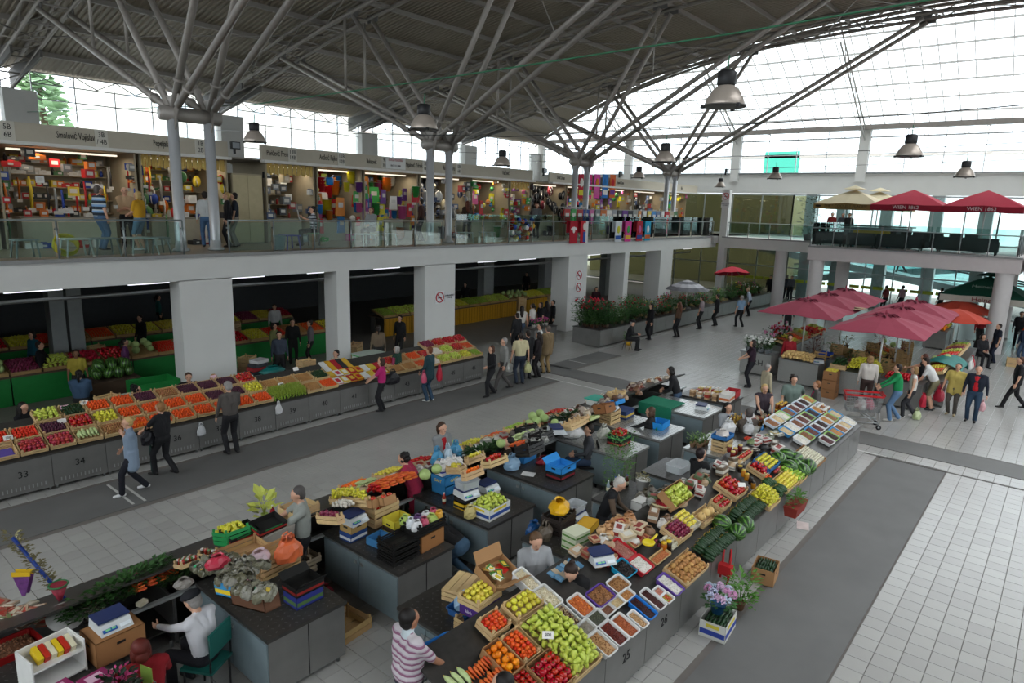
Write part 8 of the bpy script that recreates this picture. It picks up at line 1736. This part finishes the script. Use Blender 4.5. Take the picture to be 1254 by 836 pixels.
Hd(797, 508, 1.18, 105, 'woman with brown hair in black, back turned, sitting behind the left row', top='#151517', bottom=BLK_, seat=.46, hair='#4a3424', style='bob', hands=[(.55, .2, .8), (.4, -.2, .8)]); p = Q(797, 508, 1.18); chair_((p.x, p.y, 0), radians(105), 'chair with a green cloth behind the woman in black', '#1d7a5c')
Hd(832, 458, 1.5, 110, 'person in a dark hood bending over the far end of the left row', top='#141418', bottom=JEAN, lean=.4, hair='black', style='bob', hands=[(.4, .15, 1.0), (.4, -.15, 1.0)]); person((7.12, 6.9, 0), radians(105), 'crouching person in a black top and jeans between two cabinets', top='#151517', bottom='#3c5870', pel=.62, lean=1.25, hands=[(.7, .15, .35), (.7, -.15, .35)], feet=[(.12, .13, .08), (-.1, -.13, .08)], hair='black', w=1.12, **D2)
# right row
Hd(655, 660, 1.42, 235, 'man in a grey hooded top with a shoulder strap, behind the bean tubs', top='#a2a4a6', bottom='#26282c', hair='#5a4028', hands=[(.35, .15, .98), (.35, -.12, .98)], head=(.3, .1), h=1.7, w=1.05, pel=.75, feet=[(.0, .12, -.1), (0, -.12, -.1)], collar='#b0b2b4', **D2); Hd(701, 700, 1.2, 205, 'woman in black with tied hair, looking down behind the scale', top='#121214', bottom=BLK_, seat=.5, hair='#2a1a12', style='bun', head=(.7, 0), hands=[(.35, .08, .95), (.35, -.08, .95)], **D2)
Hd(740, 597, 1.3, 292, 'grey haired man in a dark vest over a brown jumper, bending to his bags', top='#17181b', vest='#5a4a3c', bottom='#2a2a2e', hair='white', lean=.35, head=(.3, 0), hands=[(.45, .12, .92), (.45, -.16, .92)], h=1.66, pel=.8, feet=[(0, .12, -.05), (0, -.12, -.05)], **D2); Hd(858, 556, 1.52, -15, 'woman in black with short dark hair, arms folded, before the herb cabinet', top='#121214', bottom='#121214', hair='#1c1012', hands=[(.22, -.1, 1.12), (.22, .1, 1.12)], h=1.62, **D2)
Hd(891, 501, 1.25, 238, 'woman with long black hair in a light grey cardigan over purple', top='#8e9296', inner='#241432', bottom='#26262a', hair='black', style='long', seat=.5, hands=[(.3, .06, .85), (.3, -.06, .85)], **D2); Hd(917, 508, 1.3, 50, 'man in a taupe jumper with a white collar, back turned', top='#524942', bottom='#26262a', collar='#d0d0d0', hair='#4a4440', seat=.54, w=1.1, **D2)
Hd(500, 762, 1.62, -8, 'man in a pink and white striped polo shirt holding a blue basin', top='#c8c0c4', stripes=('#c4bcc0', '#8a5a74', '#b0a0ac', 14), sleeve='short', bottom='#3a3a44', hair='black', hands=[(.34, .26, 1.0), (.40, -.2, .98)], skin='#a8765a', w=1.1, h=1.76, collar='#c0ccd0', belly=1, **D2); p = Q(500, 762, 1.62); tub((p.x+.5, p.y-.04, .95), (0, 0, -.1), .42, .36, .15, 'bright blue basin held by the man in a striped polo shirt', '#2f80d0', name='basin')
Hd(617, 838, 1.6, 100, 'dark haired person at the bottom edge below the carrots, only the crown in view', top='#2a2a2e', hair='black', h=1.7)
# vendors of the left wall row and the hall behind
for i, (px, py, z, rz, kw) in enumerate([(28, 500, 1.2, 300, dict(top='#131317', hair='black', style='long', seat=.45)), (166, 478, 1.25, 350, dict(top='#c4c4c8', inner='#131317', hair='black', style='curly', seat=.5)), (231, 464, 1.2, 250, dict(top='#131317', hair='brown', style='bun', seat=.48, w=1.2)), (262, 466, 1.2, 250, dict(top='#2c4a44', vest='#4a6a5c', hair='#a8845a', style='bob', seat=.48, w=1.15, hands=[(.14, .04, 1.12), (.3, -.1, .9)])), (412, 434, 1.25, 190, dict(top='#b0a894', hair='black', seat=.5)), (486, 431, 1.4, 110, dict(top='#123a2c', vest='#8a3050', hair='#9a9690', style='bob', h=1.58, w=1.1)),
        (48, 424, 1.55, -30, dict(top='#101014', hands=[(.4, .2, .9), (.1, -.3, .8)])), (93, 433, 1.5, 250, dict(top='#a89838', sleeve='short', skin='#8a6248', style='bob', h=1.6)), (152, 418, 1.55, -20, dict(top='#6a3a68', sleeve='short', style='pony', h=1.62)), (97, 460, 1.2, 60, dict(top='#38506a', style='pony', hair='black', seat=.46, w=1.2)), (40, 413, 1.5, 200, dict(top='#1c5a6a', style='bob')), (193, 365, 1.55, -20, dict(top='#1c5a54', style='pony')), (172, 392, 1.5, 200, dict(top='#131317')),
        (336, 378, 1.5, 250, dict(top='#b0b0ae')), (335, 402, 1.5, 300, dict(top='#6a6c40', style='bob')), (358, 397, 1.5, 240, dict(top='#1a1a1a')), (380, 398, 1.5, 150, dict(top='#6a6468')), (342, 420, 1.3, 240, dict(top='#3a4250')), (463, 405, 1.5, 60, dict(top='#6a5a48', style='pony')), (490, 392, 1.5, 200, dict(top='#1a1a1c')), (570, 348, 1.6, 200, dict(top='#1a1a1c')), (645, 335, 1.6, 200, dict(top='#26262a')), (665, 335, 1.6, 240, dict(top='#26262a')), (730, 360, 1.3, 220, dict(top='#3a1c24', style='bob'))]):
    Hd(px, py, z, rz, ['long haired woman in black with red stripes behind counter thirty-three', 'man in a white and black jacket behind counter thirty-five', 'smiling woman in black sitting at the left pillar', 'fair woman in green resting her chin on her hand at the left pillar', 'man in a cream shirt behind the folded cloths', 'grey haired woman in a green vest behind counter forty-three', 'man in a black tee shirt in the left opening', 'woman in a yellow tee shirt in the left opening', 'woman in a purple top behind the round melons', 'woman in a denim shirt with a ponytail, back turned', 'person in blue behind the middle hall row', 'woman in teal far back in the left opening', 'person in black leaning at the hall fruit in the left opening',
        'person in white in the second opening', 'person in olive in the second opening', 'person in black in the second opening', 'person in a checked grey shirt in the second opening', 'person in slate grey left of the crate stack', 'woman in brown with a ponytail in the third opening', 'person in black in the third opening', 'dark figure at the left of the wide opening', 'left of two dark figures far back in the wide opening', 'right of two dark figures far back in the wide opening', 'woman in dark red among the rose bushes'][i], **{'detail': 1 if i < 10 else 0, 'h': 1.68, **kw})
# gallery
for i, (px, y, rz, kw) in enumerate([(124, 21.3, 10, dict(top='#7a98b8', stripes=('#26303c', '#7aa0c8', '#b8c4c8', 6), sleeve='short', bottom='#4a6484', hair='#5a5450', w=1.15, belly=1, h=1.78)), (156, 21.7, 250, dict(top='#b89a78', sleeve='short', bottom=BLK_, style='bald', hands=[(.24, -.1, 1.1), (.24, .1, 1.12)], h=1.78)), (172, 20.9, 130, dict(top='#c0901c', sleeve='short', bottom='#5a7890', hair='blond', style='bob', w=1.2, h=1.66, legs='short', shoe='#d0d0d0', hands=[(.3, .1, 1.05), (.25, -.1, 1.05)])), (253, 21.3, 70, dict(top='#c4c8c8', bottom='#4a6a90')), (280, 21.0, 160, dict(top='#141418', bottom='#141418', hair='blond', style='bun')), (289, 21.2, 150, dict(top='#1c2430', bottom='#7a7468', sleeve='short')), (384, 20.6, 150, dict(top='#a8acb0', stripes=('#c0c4c8', '#3a4048', '#9a9ea4', 10), seat=.45, sleeve='short', hair='black', hands=[(.4, .2, 1.0), (.4, -.2, 1.0)])),
        (455, 21.0, 200, dict(top='#8a8e90', hair='#6a3a2c', seat=.45, style='bob')), (516, 21.4, 120, dict(top='#3a2018', bottom='#26262a')), (572, 21.4, 60, dict(top='#3a2a20', hair='#5a2c1c', style='long')), (657, 21.2, 200, dict(top='#55585c', hair='#5a2c20', style='bob')), (706, 21.3, 70, dict(top='#4a4438')), (719, 21.3, 70, dict(top='#7a98b8'))]):
    G(px, y, rz, ['man in a blue striped shirt before the hardware shop', 'bald man in a beige tee shirt with folded arms', 'blonde woman in a yellow top and denim shorts', 'man in a white shirt between the first columns', 'blonde woman in black right of the first column tree', 'man in a dark tee shirt right of the first column tree', 'seated person in a striped shirt reading a newspaper', 'seated person in grey before the plastics shop', 'person in dark brown left of the second column tree', 'long haired person in brown right of the second column tree', 'woman in grey before the black bags', 'person in olive brown between the third columns', 'person in light blue behind the third columns'][i], **{'detail': 1, **kw})
p = QY(384, 280, 20.6); chair_((p.x, p.y, ZM), radians(150), 'green chair under the seated newspaper reader', '#5a7a50'); tag(MB().box((0, 0, 0), (.02, .55, .4)).build('newspaper', M('#b8b8b4', .9, var=.4, scale=30), None, (p.x-.42, p.y+.24, ZM+1.02), (0, .2, radians(150))), 'open newspaper held by the seated reader', 'newspaper')
for i, px in enumerate((1019, 1032, 1040)): p = QX(px, 268, 44); person((44, p.y, ZM), radians(200), ['person in red at the terrace bar', 'person in grey at the terrace bar', 'person in dark clothes at the terrace bar'][i], top=['#8a2420', '#4a4e54', '#1a1a1e'][i], detail=0)
finish_people()
# things carried
def carry(px, py, z, l, c, sz, a=.9, cat='bag', nm='carrier_bag', ins=None): p = Q(px, py, z); bag(p, 0, l, c, sz, a, True, cat, nm, ins)
carry(182, 545, .75, 'black shoulder bag on the woman in a blue grey smock', '#14141a', (.3, .2, .4), 1.0); carry(481, 470, .6, 'large black bag of the woman in pink', '#17151a', (.5, .26, .42), 1.0); carry(519, 469, .62, 'pink bag carried left by the person in teal', '#c0506a', (.2, .16, .38), .95); carry(538, 466, .62, 'red and white bag carried by the person in teal', '#b01c34', (.2, .18, .5), 1.0)
carry(624, 455, .35, 'white bag in the left hand of the man in a cream shirt', '#c8c8c0', (.3, .24, .4), .9); carry(646, 456, .35, 'pale yellow bag in the right hand of the man in a cream shirt', '#c0c088', (.3, .24, .4), .9); carry(655, 440, .45, 'grey plastic bag of the man in a white shirt', '#a8a8a4', (.28, .22, .36), .85); carry(655, 428, .8, 'black shoulder bag of the man in a white shirt', '#1c1614', (.32, .16, .34), 1.0)
carry(1149, 491, .28, 'red plastic bag carried by the woman in yellow', '#b8203c', (.36, .3, .5), .9, ins='#a03030'); carry(1138, 486, .36, 'white bag held beside the red one', '#d0d0c4', (.3, .26, .34), .9); carry(1201, 503, .28, 'small pink and white bag of the man in a navy jacket', '#d0a0a4', (.28, .22, .36), .85, ins='#b84048'); carry(1206, 430, .35, 'dark red bag of the woman by the round column', '#8a1c34', (.34, .28, .5), 1.0)
t = thing('umbrella', 'folded grey umbrella hanging from the arm of the woman in pink', 'umbrella', Q(461, 485, .25)); MB().tube([(0, 0, 0), (0, 0, .1), (0, 0, .55), (0, 0, .62)], [.015, .05, .06, .03], 8).build('folded_canopy', M('#8a8a88', .7), t); MB().tube([(0, 0, .6), (0, 0, .8), (.05, 0, .84), (.08, 0, .78)], .012, 6).build('handle', BLACK, t)
t = thing('umbrella', 'folded dark green umbrella in the hand of the woman in black', 'umbrella', Q(187, 580, .05)); MB().tube([(0, 0, 0), (0, 0, .1), (0, 0, .6), (0, 0, .66)], [.01, .03, .035, .02], 8).build('folded_canopy', M('#16302a', .7), t); MB().tube([(0, 0, .62), (0, 0, .86)], .012, 6).build('handle', BLACK, t)
finish_heaps()
